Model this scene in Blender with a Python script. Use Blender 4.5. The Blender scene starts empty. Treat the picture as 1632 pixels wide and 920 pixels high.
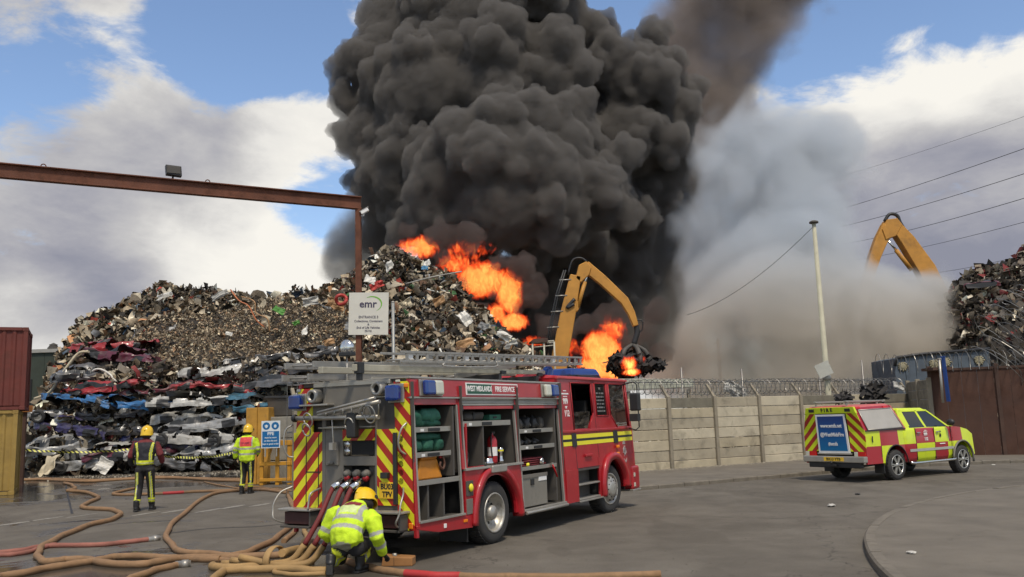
import bpy, bmesh, math, random
import numpy as np
from mathutils import Vector, Matrix, Euler, noise
R = math.radians
rnd = random.Random(7)
scn = bpy.context.scene
COL = scn.collection

# ------------------------------------------------------------ camera
FPX, PITCH, ROLL, CAMH = 1392.0, R(8.43), R(1.75), 1.9
W0, H0 = 1632.0, 920.0
cf = Vector((0, math.cos(PITCH), math.sin(PITCH)))
cu0 = Vector((0, -math.sin(PITCH), math.cos(PITCH)))
cx0 = Vector((1, 0, 0))
CU = cu0*math.cos(ROLL) + cx0*math.sin(ROLL)
CX = cx0*math.cos(ROLL) - cu0*math.sin(ROLL)
cam = bpy.data.cameras.new('camera')
cam_o = bpy.data.objects.new('camera', cam)
COL.objects.link(cam_o)
cam_o.matrix_world = Matrix(((CX.x, CU.x, -cf.x, 0), (CX.y, CU.y, -cf.y, 0), (CX.z, CU.z, -cf.z, CAMH), (0, 0, 0, 1)))
cam.sensor_width = 36.0
cam.lens = 36.0*FPX/W0
cam.clip_start = 0.1
cam.clip_end = 3000
scn.camera = cam_o

def ray(x, y):
    return cf*FPX + CX*(x-W0/2) - CU*(y-H0/2)
def at(x, y, Y):
    """world point seen at photo pixel (x, y) at depth Y metres ahead"""
    d = ray(x, y)
    return Vector((0, 0, CAMH)) + d*(Y/d.y)
def G(x, y, z=0.0):
    """point of the plane at height z seen at photo pixel (x, y)"""
    d = ray(x, y)
    return Vector((0, 0, CAMH)) + d*((z-CAMH)/d.z)

# ------------------------------------------------------------ world and sun
SUN_EL, SUN_AZ = R(60), R(166)          # azimuth clockwise from +Y : high, behind the camera
sun_dir = Vector((math.sin(SUN_AZ)*math.cos(SUN_EL), math.cos(SUN_AZ)*math.cos(SUN_EL), math.sin(SUN_EL)))
sun = bpy.data.lights.new('sun', 'SUN')
sun.energy = 3.0
sun.angle = R(9)
sun.color = (1.0, 0.90, 0.76)
sun_o = bpy.data.objects.new('sun', sun)
COL.objects.link(sun_o)
sun_o.rotation_euler = sun_dir.to_track_quat('Z', 'Y').to_euler()

class NT:
    """tiny helper round a node tree"""
    def __init__(self, tree):
        self.t = tree
        tree.nodes.clear()
    def n(self, kind, **kw):
        nd = self.t.nodes.new(kind)
        for k, v in kw.items():
            if k.startswith('i_'):
                nd.inputs[k[2:].replace('_', ' ')].default_value = v
            else:
                setattr(nd, k, v)
        return nd
    def l(self, a, b):
        self.t.links.new(a, b)
    def put(self, v, sock):
        if isinstance(v, (int, float, tuple, list)):
            sock.default_value = v
        elif v is not None:
            self.l(v, sock)
    def math(self, op, a, b=None, c=None, clamp=False):
        m = self.n('ShaderNodeMath', operation=op, use_clamp=clamp)
        self.put(a, m.inputs[0]); self.put(b, m.inputs[1]); self.put(c, m.inputs[2])
        return m.outputs[0]
    def vmath(self, op, a, b=None, scale=None):
        m = self.n('ShaderNodeVectorMath', operation=op)
        self.put(a, m.inputs[0]); self.put(b, m.inputs[1])
        if scale is not None: self.put(scale, m.inputs[3])
        return m.outputs[1] if op in ('LENGTH', 'DOT_PRODUCT', 'DISTANCE') else m.outputs[0]
    def noise(self, vec, scale, detail=4, rough=0.55, dist=0.0, out='Fac'):
        m = self.n('ShaderNodeTexNoise')
        self.put(vec, m.inputs['Vector'])
        m.inputs['Scale'].default_value = scale
        m.inputs['Detail'].default_value = detail
        m.inputs['Roughness'].default_value = rough
        m.inputs['Distortion'].default_value = dist
        return m.outputs[out]
    def map(self, v, a, b, c=0.0, d=1.0, smooth=True, clamp=True):
        m = self.n('ShaderNodeMapRange', interpolation_type='SMOOTHSTEP' if smooth else 'LINEAR')
        if not smooth: m.clamp = clamp
        self.put(v, m.inputs['Value'])
        for k, q in zip(('From Min', 'From Max', 'To Min', 'To Max'), (a, b, c, d)): self.put(q, m.inputs[k])
        return m.outputs[0]
    def mix(self, f, a, b):
        m = self.n('ShaderNodeMix', data_type='RGBA')
        self.put(f, m.inputs[0])
        for v, s in ((a, m.inputs[6]), (b, m.inputs[7])):
            if isinstance(v, tuple) and len(v) == 3: v = v+(1,)
            self.put(v, s)
        return m.outputs[2]
    def ramp(self, f, stops):
        m = self.n('ShaderNodeValToRGB')
        e = m.color_ramp.elements
        while len(e) < len(stops): e.new(0.5)
        for el, (p, c) in zip(e, stops):
            el.position = p; el.color = tuple(c)+(1,) if len(c) == 3 else c
        self.put(f, m.inputs[0])
        return m.outputs[0]

w = bpy.data.worlds.new('World')
scn.world = w
w.use_nodes = True
T = NT(w.node_tree)
sky = T.n('ShaderNodeTexSky', sky_type='NISHITA')
sky.sun_disc = False
sky.sun_elevation = SUN_EL
sky.sun_rotation = SUN_AZ
sky.air_density = 1.0; sky.dust_density = 0.6; sky.ozone_density = 1.5
bg_sky = T.n('ShaderNodeBackground'); bg_sky.inputs['Strength'].default_value = 0.15
tint = T.n('ShaderNodeMix', data_type='RGBA', blend_type='MULTIPLY'); tint.inputs[0].default_value = 1
tint.inputs[7].default_value = (1.10, 1.11, 1.15, 1)
T.l(sky.outputs[0], tint.inputs[6]); T.l(tint.outputs[2], bg_sky.inputs['Color'])
co = T.n('ShaderNodeTexCoord').outputs['Generated']
nrm = T.vmath('NORMALIZE', co)
sep = T.n('ShaderNodeSeparateXYZ'); T.l(nrm, sep.inputs[0])
zz = T.math('ADD', T.math('MAXIMUM', sep.outputs[2], 0.0), 0.16)
pv = T.n('ShaderNodeCombineXYZ')
T.l(T.math('DIVIDE', sep.outputs[0], zz), pv.inputs[0]); T.l(T.math('DIVIDE', sep.outputs[1], zz), pv.inputs[1])
pv = pv.outputs[0]
v3 = T.vmath('MULTIPLY', nrm, (1.0, 1.0, 1.9))
n_big = T.noise(v3, 2.2, 4, 0.55, 0.3)
n_mid = T.noise(v3, 5.5, 10, 0.60, 0.35)
n_shd = T.noise(T.vmath('ADD', v3, (0.03, 0.05, 3.06)), 4.0, 8, 0.58, 0.3)
def lobe(x, y, wdeg):
    """soft patch of the sky round the direction of photo pixel (x, y)"""
    d = ray(x, y).normalized()
    c = T.vmath('DOT_PRODUCT', nrm, tuple(d))
    return T.map(c, math.cos(R(wdeg)), 1.0)
cov = T.math('ADD', T.math('MULTIPLY', n_big, 0.30), T.math('MULTIPLY', n_mid, 1.0))
for x, y, wd, k in [
        (420, 20, 8, -0.22), (20, 130, 7, -0.2), (470, 90, 5, -0.16), (520, 320, 5, -0.2), (320, 60, 6, -.08), (130, 140, 5, -.08),
        (1330, 60, 7, -0.2), (1600, 60, 5, -0.16), (1010, 20, 8, -0.25), (1450, 60, 4, -.1),
        (100, 300, 12, 0.12), (300, 240, 8, 0.14), (1500, 280, 13, 0.25), (120, 20, 7, 0.12), (1450, 130, 4, 0.16), (1590, 120, 4, 0.16),
        (280, 470, 10, 0.12), (20, 480, 14, 0.16), (480, 220, 5, .16), (450, 430, 6, .12)]:
    cov = T.math('ADD', cov, T.math('MULTIPLY', lobe(x, y, wd), k))
n_fin = T.noise(v3, 16.0, 9, 0.62, 0.5)
cov = T.math('ADD', cov, T.math('MULTIPLY', T.math('SUBTRACT', n_fin, 0.5), 0.35))
mask = T.map(cov, 0.56, 0.74)
shade = T.math('ADD', T.math('MULTIPLY', n_shd, 1.15), T.math('ADD', T.math('MULTIPLY', n_mid, 0.55), T.math('MULTIPLY', n_fin, -0.20)))
for x, y, wd, k in [(130, 300, 9, 0.10), (330, 260, 7, 0.22), (60, 440, 8, 0.26), (180, 490, 6, .2), (1560, 350, 11, 0.30), (1470, 330, 8, .15), (20, 60, 6, .10),
                    (480, 220, 5, -0.3), (370, 410, 9, -0.35), (60, 540, 5, -0.4), (1450, 120, 5, -0.35), (1590, 110, 5, -0.35), (1350, 130, 8, -.2), (230, 130, 6, -.15), (540, 400, 6, -.3)]:
    shade = T.math('ADD', shade, T.math('MULTIPLY', lobe(x, y, wd), k))
ccol = T.ramp(T.map(shade, 0.40, 1.22, smooth=False), [(0.0, (1.0, 0.97, 0.90)), (0.25, (0.86, 0.84, 0.80)), (0.5, (0.60, 0.59, 0.59)), (0.78, (0.40, 0.40, 0.45)), (1.0, (0.29, 0.30, 0.37))])
bg_c = T.n('ShaderNodeBackground'); T.l(ccol, bg_c.inputs['Color']); bg_c.inputs['Strength'].default_value = 0.95
mx = T.n('ShaderNodeMixShader')
T.l(mask, mx.inputs[0]); T.l(bg_sky.outputs[0], mx.inputs[1]); T.l(bg_c.outputs[0], mx.inputs[2])
T.l(mx.outputs[0], T.n('ShaderNodeOutputWorld').inputs['Surface'])
w.cycles.sampling_method = 'MANUAL'; w.cycles.sample_map_resolution = 512

scn.view_settings.view_transform = 'Standard'
scn.view_settings.look = 'None'
scn.view_settings.gamma = 1
scn.view_settings.exposure = 0.0
cy = scn.cycles
cy.max_bounces = 6; cy.diffuse_bounces = 3; cy.glossy_bounces = 2; cy.transmission_bounces = 3
cy.volume_bounces = 2; cy.transparent_max_bounces = 24
cy.use_adaptive_sampling = True; cy.adaptive_threshold = 0.02
cy.use_denoising = True
cy.denoiser = 'OPENIMAGEDENOISE'
cy.sample_clamp_indirect = 3.0
cy.volume_step_rate = 1.0; cy.volume_max_steps = 128

# ------------------------------------------------------------ materials
MATS = {}
def mat(name, col, rough=0.6, metal=0.0, var=0.12, vscale=3.0, bump=0.0, bscale=40.0, dirt=0.0, dirt_col=(0.10, 0.085, 0.065), dscale=2.0,
        spec=0.5, coat=0.0, emit=None, estr=0.0, alpha=1.0, trans=0.0):
    if name in MATS: return MATS[name]
    m = bpy.data.materials.new(name); m.use_nodes = True
    T = NT(m.node_tree)
    b = T.n('ShaderNodeBsdfPrincipled')
    T.l(b.outputs[0], T.n('ShaderNodeOutputMaterial').inputs['Surface'])
    oc = T.n('ShaderNodeTexCoord').outputs['Object']
    c = col
    if var:
        nv = T.noise(oc, vscale, 5, .6)
        k = T.map(nv, .3, .7, 1-var, 1+var, smooth=False)
        c = T.vmath('SCALE', tuple(col), scale=k)
    if dirt:
        nd = T.noise(oc, dscale, 7, .65, .3)
        f = T.map(nd, .62-dirt*.3, .72)
        c = T.mix(T.math('MULTIPLY', f, min(1, dirt*1.3)), c, dirt_col)
    if isinstance(c, tuple): b.inputs['Base Color'].default_value = c+(1,)
    else: T.l(c, b.inputs['Base Color'])
    if dirt:
        T.l(T.map(nd, .4, .75, rough, min(1, rough+.25)), b.inputs['Roughness'])
    else: b.inputs['Roughness'].default_value = rough
    b.inputs['Metallic'].default_value = metal
    b.inputs['Specular IOR Level'].default_value = spec
    b.inputs['Coat Weight'].default_value = coat
    b.inputs['Coat Roughness'].default_value = .08
    if trans: b.inputs['Transmission Weight'].default_value = trans
    if emit: b.inputs['Emission Color'].default_value = emit+(1,); b.inputs['Emission Strength'].default_value = estr
    if bump:
        bn = T.n('ShaderNodeBump'); bn.inputs['Strength'].default_value = bump; bn.inputs['Distance'].default_value = .02
        T.l(T.noise(oc, bscale, 5, .6), bn.inputs['Height']); T.l(bn.outputs[0], b.inputs['Normal'])
    MATS[name] = m
    return m

def stripe_mat(name, axis_a, axis_b, period, slope, c1, c2, mirror=None, rough=.45, off=0.0, dirt=.25):
    """diagonal reflective stripes in the object's own coordinates"""
    m = bpy.data.materials.new(name); m.use_nodes = True
    T = NT(m.node_tree); b = T.n('ShaderNodeBsdfPrincipled')
    T.l(b.outputs[0], T.n('ShaderNodeOutputMaterial').inputs['Surface'])
    oc = T.n('ShaderNodeTexCoord').outputs['Object']
    s = T.n('ShaderNodeSeparateXYZ'); T.l(oc, s.inputs[0])
    a = s.outputs[axis_a]
    if mirror is not None: a = T.math('ABSOLUTE', T.math('SUBTRACT', a, mirror))
    v = T.math('ADD', T.math('ADD', s.outputs[axis_b], T.math('MULTIPLY', a, slope)), off+50*period)
    fr = T.math('FRACT', T.math('DIVIDE', v, period))
    f = T.math('GREATER_THAN', fr, .5)
    nd = T.noise(oc, 3.5, 7, .65, .3)
    c = T.mix(f, c1, c2)
    c = T.mix(T.math('MULTIPLY', T.map(nd, .5, .72), dirt), c, (.12, .1, .06))
    T.l(c, b.inputs['Base Color']); b.inputs['Roughness'].default_value = rough
    MATS[name] = m
    return m

def vcol_mat(name, rough=.6, metal=.0, bump=.3, bscale=12, attr='Col'):
    m = bpy.data.materials.new(name); m.use_nodes = True
    T = NT(m.node_tree); b = T.n('ShaderNodeBsdfPrincipled')
    T.l(b.outputs[0], T.n('ShaderNodeOutputMaterial').inputs['Surface'])
    a = T.n('ShaderNodeAttribute', attribute_name=attr)
    oc = T.n('ShaderNodeTexCoord').outputs['Object']
    nv = T.noise(oc, 6, 4, .6)
    c = T.vmath('SCALE', a.outputs['Color'], scale=T.map(nv, .3, .7, .7, 1.25, smooth=False))
    T.l(c, b.inputs['Base Color']); b.inputs['Roughness'].default_value = rough; b.inputs['Metallic'].default_value = metal
    bn = T.n('ShaderNodeBump'); bn.inputs['Strength'].default_value = bump; bn.inputs['Distance'].default_value = .03
    T.l(T.noise(oc, bscale, 4, .6), bn.inputs['Height']); T.l(bn.outputs[0], b.inputs['Normal'])
    MATS[name] = m
    return m

# ------------------------------------------------------------ mesh building
EACH = {'locker_divider', 'mudflap', 'tail_recess', 'locker_frame', 'tail_panel', 'wheel_nuts_', 'marker_lamp', 'tail_lamp', 'foothold', 'outlet', 'outlet_valve', 'gauge', 'grab_handle', 'repeater_lamp', 'door_gap', 'door_hinge', 'side_stripe', 'side_reflector',
        'edge_strip', 'band_trim', 'canopy_lights', 'tail_strobe', 'shutter_end', 'door_handle', 'tail_shelf', 'bumper_', 'inner_arch', 'tail_beam', 'tail_door_line', 'grey_tail_door', 'grille', 'line_clamp', 'notice_post', 'back_rail', 'number_underline', 'fuel_flap_line', 'guard_rail_'}
class MB:
    def __init__(s): s.v = []; s.f = []; s.m = []; s.sm = []; s.cut = []
    def add(s, vs, fs, mi=0, smooth=False):
        o = len(s.v); s.cut.append((o, len(s.f))); s.v += [tuple(v) for v in vs]
        for f in fs: s.f.append(tuple(i+o for i in f)); s.m.append(mi); s.sm.append(smooth)
        return s
    def box(s, a, b, mi=0, M=None):
        x0, y0, z0 = a; x1, y1, z1 = b
        if x0 > x1: x0, x1 = x1, x0
        if y0 > y1: y0, y1 = y1, y0
        if z0 > z1: z0, z1 = z1, z0
        vs = [Vector(p) for p in ((x0, y0, z0), (x1, y0, z0), (x1, y1, z0), (x0, y1, z0), (x0, y0, z1), (x1, y0, z1), (x1, y1, z1), (x0, y1, z1))]
        if M: vs = [M@v for v in vs]
        return s.add(vs, [(0, 3, 2, 1), (4, 5, 6, 7), (0, 1, 5, 4), (1, 2, 6, 5), (2, 3, 7, 6), (3, 0, 4, 7)], mi)
    def hexa(s, q, mi=0):
        """eight corners: bottom four anticlockwise, top four"""
        return s.add(q, [(0, 3, 2, 1), (4, 5, 6, 7), (0, 1, 5, 4), (1, 2, 6, 5), (2, 3, 7, 6), (3, 0, 4, 7)], mi)
    def prism(s, poly, fn, d0, d1, mi=0, smooth=False):
        """polygon of 2-d points carried from depth d0 to d1 by fn(a, b, d)"""
        n = len(poly)
        vs = [fn(a, b, d0) for a, b in poly]+[fn(a, b, d1) for a, b in poly]
        fs = [tuple(range(n))[::-1], tuple(range(n, 2*n))]+[(i, (i+1) % n, n+(i+1) % n, n+i) for i in range(n)]
        return s.add(vs, fs, mi, smooth)
    def tube(s, pts, r, seg=8, mi=0, cap=True, smooth=True, flat=1.0):
        pts = [Vector(p) for p in pts]; n = len(pts)
        rr = r if isinstance(r, (list, tuple)) else [r]*n
        vs = []; prev = None
        for i, p in enumerate(pts):
            t = (pts[min(i+1, n-1)]-pts[max(i-1, 0)])
            t = t.normalized() if t.length > 1e-9 else Vector((0, 0, 1))
            if prev is None:
                u = Vector((0, 0, 1)).cross(t)
                if u.length < .05: u = Vector((1, 0, 0)).cross(t)
            else: u = prev-t*prev.dot(t)
            u.normalize(); prev = u; w_ = t.cross(u)
            for k in range(seg):
                a = 2*math.pi*k/seg
                vs.append(p+u*(math.cos(a)*rr[i])+w_*(math.sin(a)*rr[i]*flat))
        fs = [(i*seg+k, i*seg+(k+1) % seg, (i+1)*seg+(k+1) % seg, (i+1)*seg+k) for i in range(n-1) for k in range(seg)]
        s.add(vs, fs, mi, smooth)
        if cap:
            o = len(s.v)-n*seg
            s.f.append(tuple(o+k for k in range(seg))[::-1]); s.m.append(mi); s.sm.append(False)
            s.f.append(tuple(o+(n-1)*seg+k for k in range(seg))); s.m.append(mi); s.sm.append(False)
        return s
    def lathe(s, prof, c=(0, 0, 0), axis='Z', seg=24, mi=0, smooth=True, M=None):
        """prof: (radius, height) pairs"""
        vs = []; c = Vector(c)
        for r, h in prof:
            for k in range(seg):
                a = 2*math.pi*k/seg; x, y = r*math.cos(a), r*math.sin(a)
                p = {'Z': Vector((x, y, h)), 'Y': Vector((x, h, -y)), 'X': Vector((h, x, y))}[axis]
                if M: p = M@p
                vs.append(c+p)
        n = len(prof)
        fs = [(i*seg+k, i*seg+(k+1) % seg, (i+1)*seg+(k+1) % seg, (i+1)*seg+k) for i in range(n-1) for k in range(seg)]
        return s.add(vs, fs, mi, smooth)
    def ball(s, c, r, seg=12, rings=8, mi=0, M=None):
        rx, ry, rz = r if isinstance(r, (tuple, list)) else (r, r, r)
        vs = []; c = Vector(c)
        for i in range(rings+1):
            t = math.pi*i/rings
            for k in range(seg):
                a = 2*math.pi*k/seg
                p = Vector((rx*math.sin(t)*math.cos(a), ry*math.sin(t)*math.sin(a), -rz*math.cos(t)))
                vs.append(c+(M@p if M else p))
        fs = [(i*seg+k, i*seg+(k+1) % seg, (i+1)*seg+(k+1) % seg, (i+1)*seg+k) for i in range(rings) for k in range(seg)]
        return s.add(vs, fs, mi, True)
    def quad(s, a, b, c, d, mi=0): return s.add([a, b, c, d], [(0, 1, 2, 3)], mi)
    def build(s, name, mats, parent=None, loc=None, rotz=0.0, bevel=0.0, segs=1, solid=0.0, subsurf=0):
        if name in EACH and len(s.cut) > 1 and parent is not None:      # every piece its own part
            last = None; cuts = s.cut+[(len(s.v), len(s.f))]
            for (v0, f0), (v1, f1) in zip(cuts, cuts[1:]):
                q = MB(); q.v = s.v[v0:v1]; q.f = [tuple(i-v0 for i in f_) for f_ in s.f[f0:f1]]; q.m = s.m[f0:f1]; q.sm = s.sm[f0:f1]
                last = q.build(name, mats, parent, loc, rotz, bevel, segs, solid, subsurf)
            return last
        me = bpy.data.meshes.new(name)
        me.from_pydata(s.v, [], s.f)
        if not isinstance(mats, (list, tuple)): mats = [mats]
        for m in mats: me.materials.append(m)
        me.polygons.foreach_set('material_index', s.m)
        me.polygons.foreach_set('use_smooth', s.sm)
        me.update()
        o = bpy.data.objects.new(name, me); COL.objects.link(o)
        if parent is not None: o.parent = parent
        if loc is not None: o.location = loc
        o.rotation_euler = (0, 0, rotz)
        if subsurf:
            q = o.modifiers.new('sub', 'SUBSURF'); q.levels = q.render_levels = subsurf
        if solid:
            q = o.modifiers.new('sol', 'SOLIDIFY'); q.thickness = solid; q.offset = 0
        if bevel:
            q = o.modifiers.new('bev', 'BEVEL'); q.width = bevel; q.segments = segs; q.limit_method = 'ANGLE'; q.angle_limit = R(40)
        return o

def thing(name, label, cat, loc=(0, 0, 0), rotz=0.0, group=None):
    o = bpy.data.objects.new(name, None); COL.objects.link(o)
    o.empty_display_size = .2
    o.location = loc; o.rotation_euler = (0, 0, rotz)
    return tag(o, label, cat, group)
def tag(o, label, cat, group=None, kind=None):
    if label: o['label'] = label
    if cat: o['category'] = cat
    if group: o['group'] = group
    if kind: o['kind'] = kind
    return o
def struct(o, label=None):
    o['kind'] = 'structure'
    if label: o['label'] = label
    return o
def children(o): return [c for c in bpy.data.objects if c.parent == o]
KIDS = {}
def copy_tree(o, parent=None, loc=None, rotz=None, label=None):
    c = o.copy(); COL.objects.link(c); c.parent = parent
    if loc is not None: c.location = loc
    if rotz is not None: c.rotation_euler = (0, 0, rotz)
    if label: c['label'] = label
    if o.name not in KIDS: KIDS[o.name] = children(o)
    for ch in KIDS[o.name]: copy_tree(ch, c)
    return c
def text_obj(name, body, size, m, parent, M, align='CENTER', bold=0.0, ext=.002, sx=1.0):
    cu = bpy.data.curves.new('t', 'FONT'); cu.body = body; cu.size = size; cu.align_x = align; cu.align_y = 'CENTER'
    cu.extrude = ext; cu.offset = bold; cu.resolution_u = 2; cu.space_line = 1.0
    o = bpy.data.objects.new('t', cu); COL.objects.link(o)
    dg = bpy.context.evaluated_depsgraph_get()
    me = bpy.data.meshes.new_from_object(o.evaluated_get(dg))
    bpy.data.objects.remove(o); bpy.data.curves.remove(cu)
    for v in me.vertices: v.co.x *= sx
    me.name = name; me.materials.clear(); me.materials.append(m)
    o = bpy.data.objects.new(name, me); COL.objects.link(o)
    if parent is not None: o.parent = parent
    o.matrix_local = M
    return o
def frame_M(origin, xdir, ydir):
    x = Vector(xdir).normalized(); y = Vector(ydir).normalized(); z = x.cross(y).normalized(); y = z.cross(x)
    return Matrix(((x.x, y.x, z.x, origin[0]), (x.y, y.y, z.y, origin[1]), (x.z, y.z, z.z, origin[2]), (0, 0, 0, 1)))
def spline(pts, n=8):
    """Catmull-Rom through points"""
    P = [Vector(p) for p in pts]; P = [P[0]*2-P[1]]+P+[P[-1]*2-P[-2]]; out = []
    for i in range(1, len(P)-2):
        a, b, c, d = P[i-1:i+3]
        for k in range(n):
            t = k/n
            out.append(.5*((2*b)+(c-a)*t+(2*a-5*b+4*c-d)*t*t+(3*b-a-3*c+d)*t**3))
    out.append(P[-2]); return out

YEL = (0.72, 0.80, 0.03); FLU = (0.62, 0.86, 0.02)
red = mat('fire_red', (0.38, 0.014, 0.020), .32, var=.10, coat=.35, dirt=.34, dirt_col=(.15, .045, .035), bump=.02, bscale=4)
redtrim = mat('red_trim', (0.36, 0.015, 0.02), .45, var=.1)
steel = mat('bare_aluminium', (0.40, 0.38, 0.335), .42, .6, var=.12, bump=.05)
greyp = mat('grey_paint', (0.165, 0.152, 0.128), .55, var=.12, dirt=.2, bump=.03)
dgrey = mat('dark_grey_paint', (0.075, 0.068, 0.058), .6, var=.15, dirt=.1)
blackp = mat('black_plastic', (0.022, 0.022, 0.022), .5, var=.2)
rubber = mat('tyre_rubber', (0.035, 0.034, 0.032), .85, var=.2, bump=.15, bscale=60, dirt=.35, dirt_col=(.09, .08, .065), dscale=6)
chrome = mat('chrome', (0.7, 0.69, 0.66), .18, 1.0, var=.05)
glass = mat('dark_glass', (0.012, 0.015, 0.014), .06, var=0, spec=.6)
white = mat('white_print', (0.8, 0.79, 0.75), .55, var=.04)
bluel = mat('blue_lens', (0.004, 0.035, 0.20), .12, var=.1, coat=.5)
clear = mat('clear_lens', (0.55, 0.55, 0.45), .2, var=.05, coat=.4)
amber = mat('amber_lens', (0.8, 0.22, 0.01), .25, var=.05)
redl = mat('red_lens', (0.5, 0.01, 0.01), .25, var=.05)
blackprint = mat('black_print', (0.015, 0.015, 0.015), .5, var=0)
rim_m = mat('wheel_rim', (.46, .44, .39), .42, .65, var=.15, vscale=8, dirt=.5, dirt_col=(.16, .13, .09), dscale=8)

# ------------------------------------------------------------ ground
def ground_mat():
    m = bpy.data.materials.new('asphalt'); m.use_nodes = True
    T = NT(m.node_tree); b = T.n('ShaderNodeBsdfPrincipled')
    T.l(b.outputs[0], T.n('ShaderNodeOutputMaterial').inputs['Surface'])
    oc = T.n('ShaderNodeTexCoord').outputs['Object']
    big = T.noise(oc, .25, 5, .55, .4); mid = T.noise(oc, 1.3, 6, .6, .2); fine = T.noise(oc, 55, 3, .7); agg = T.noise(oc, 160, 2, .6)
    mp = T.n('ShaderNodeMapping'); mp.inputs['Scale'].default_value = (.9, .16, 1); mp.inputs['Rotation'].default_value = (0, 0, R(-32)); T.l(oc, mp.inputs[0])
    streak = T.noise(mp.outputs[0], 1.1, 5, .6, .3)
    c = T.ramp(T.math('ADD', T.math('MULTIPLY', big, .5), T.math('MULTIPLY', mid, .5)), [(.36, (.096, .084, .067)), (.5, (.128, .113, .091)), (.66, (.166, .149, .121))])
    c = T.mix(T.math('MULTIPLY', T.map(streak, .55, .75), .35), c, (.075, .066, .055))
    c = T.vmath('SCALE', c, scale=T.map(fine, .25, .75, .74, 1.26, smooth=False))
    c = T.vmath('SCALE', c, scale=T.map(agg, .3, .7, .82, 1.18, smooth=False))
    # repairs, oil and tyre-polished lanes
    pt = T.noise(T.vmath('MULTIPLY', oc, (.55, .22, 1)), 1.0, 2, .4, .0); c = T.mix(T.math('MULTIPLY', T.map(pt, .60, .615), .30), c, (.075, .064, .05))
    oil = T.noise(T.vmath('ADD', oc, (31, 7, 0)), .9, 6, .62, .6); c = T.mix(T.math('MULTIPLY', T.map(oil, .60, .74), .6), c, (.05, .042, .034))
    vor = T.n('ShaderNodeTexVoronoi', feature='DISTANCE_TO_EDGE'); vor.inputs['Scale'].default_value = .16; T.l(T.vmath('ADD', oc, T.vmath('SCALE', T.noise(oc, 1.6, 4, .6, out='Color'), scale=1.3)), vor.inputs['Vector'])
    c = T.mix(T.math('MULTIPLY', T.map(vor.outputs['Distance'], .004, .0015), .55), c, (.04, .034, .028))
    # water: the yard side (world x < -3) is hosed wet in patches
    s = T.n('ShaderNodeSeparateXYZ'); T.l(oc, s.inputs[0])
    yard = T.map(T.math('ADD', s.outputs[0], T.math('MULTIPLY', s.outputs[1], -.08)), -4.5, -.8, 1, 0)
    wn = T.noise(oc, .33, 6, .6, .8)
    near = T.map(s.outputs[1], 11.5, 18.0, .21, 0.0)
    far = T.map(s.outputs[1], 24.0, 29.0, .0, .14)
    edge = T.map(s.outputs[0], -12.5, -8.5, .07, 0.0)
    wet = T.math('MULTIPLY', T.map(s.outputs[1], 40, 46, 1, 0), T.map(T.math('ADD', T.math('ADD', wn, near), T.math('ADD', far, edge)), .57, .66))
    wet = T.math('MULTIPLY', wet, yard)
    c = T.mix(T.math('MULTIPLY', wet, .68), c, (.028, .025, .022))
    # wet film round the engine's tail
    T.l(c, b.inputs['Base Color'])
    rg = T.mix(wet, (.88, .88, .88), (.13, .13, .13))
    T.l(rg, b.inputs['Roughness'])
    b.inputs['Specular IOR Level'].default_value = .35
    bn = T.n('ShaderNodeBump'); bn.inputs['Distance'].default_value = .012
    T.l(T.math('MULTIPLY', T.math('SUBTRACT', 1, wet), .55), bn.inputs['Strength'])
    T.l(T.math('ADD', T.math('MULTIPLY', fine, .7), agg), bn.inputs['Height']); T.l(bn.outputs[0], b.inputs['Normal'])
    return m
asph = ground_mat()
g = MB()
xs = [-900, -300, -100, -40, -20, -10, 0, 10, 20, 40, 100, 300, 900]; ys = [-300, -100, -20, 0, 10, 20, 30, 45, 80, 200, 600, 1600]
g.add([(x, y, 0) for y in ys for x in xs], [(j*len(xs)+i, j*len(xs)+i+1, (j+1)*len(xs)+i+1, (j+1)*len(xs)+i) for j in range(len(ys)-1) for i in range(len(xs)-1)])
struct(g.build('ground', asph))

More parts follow.
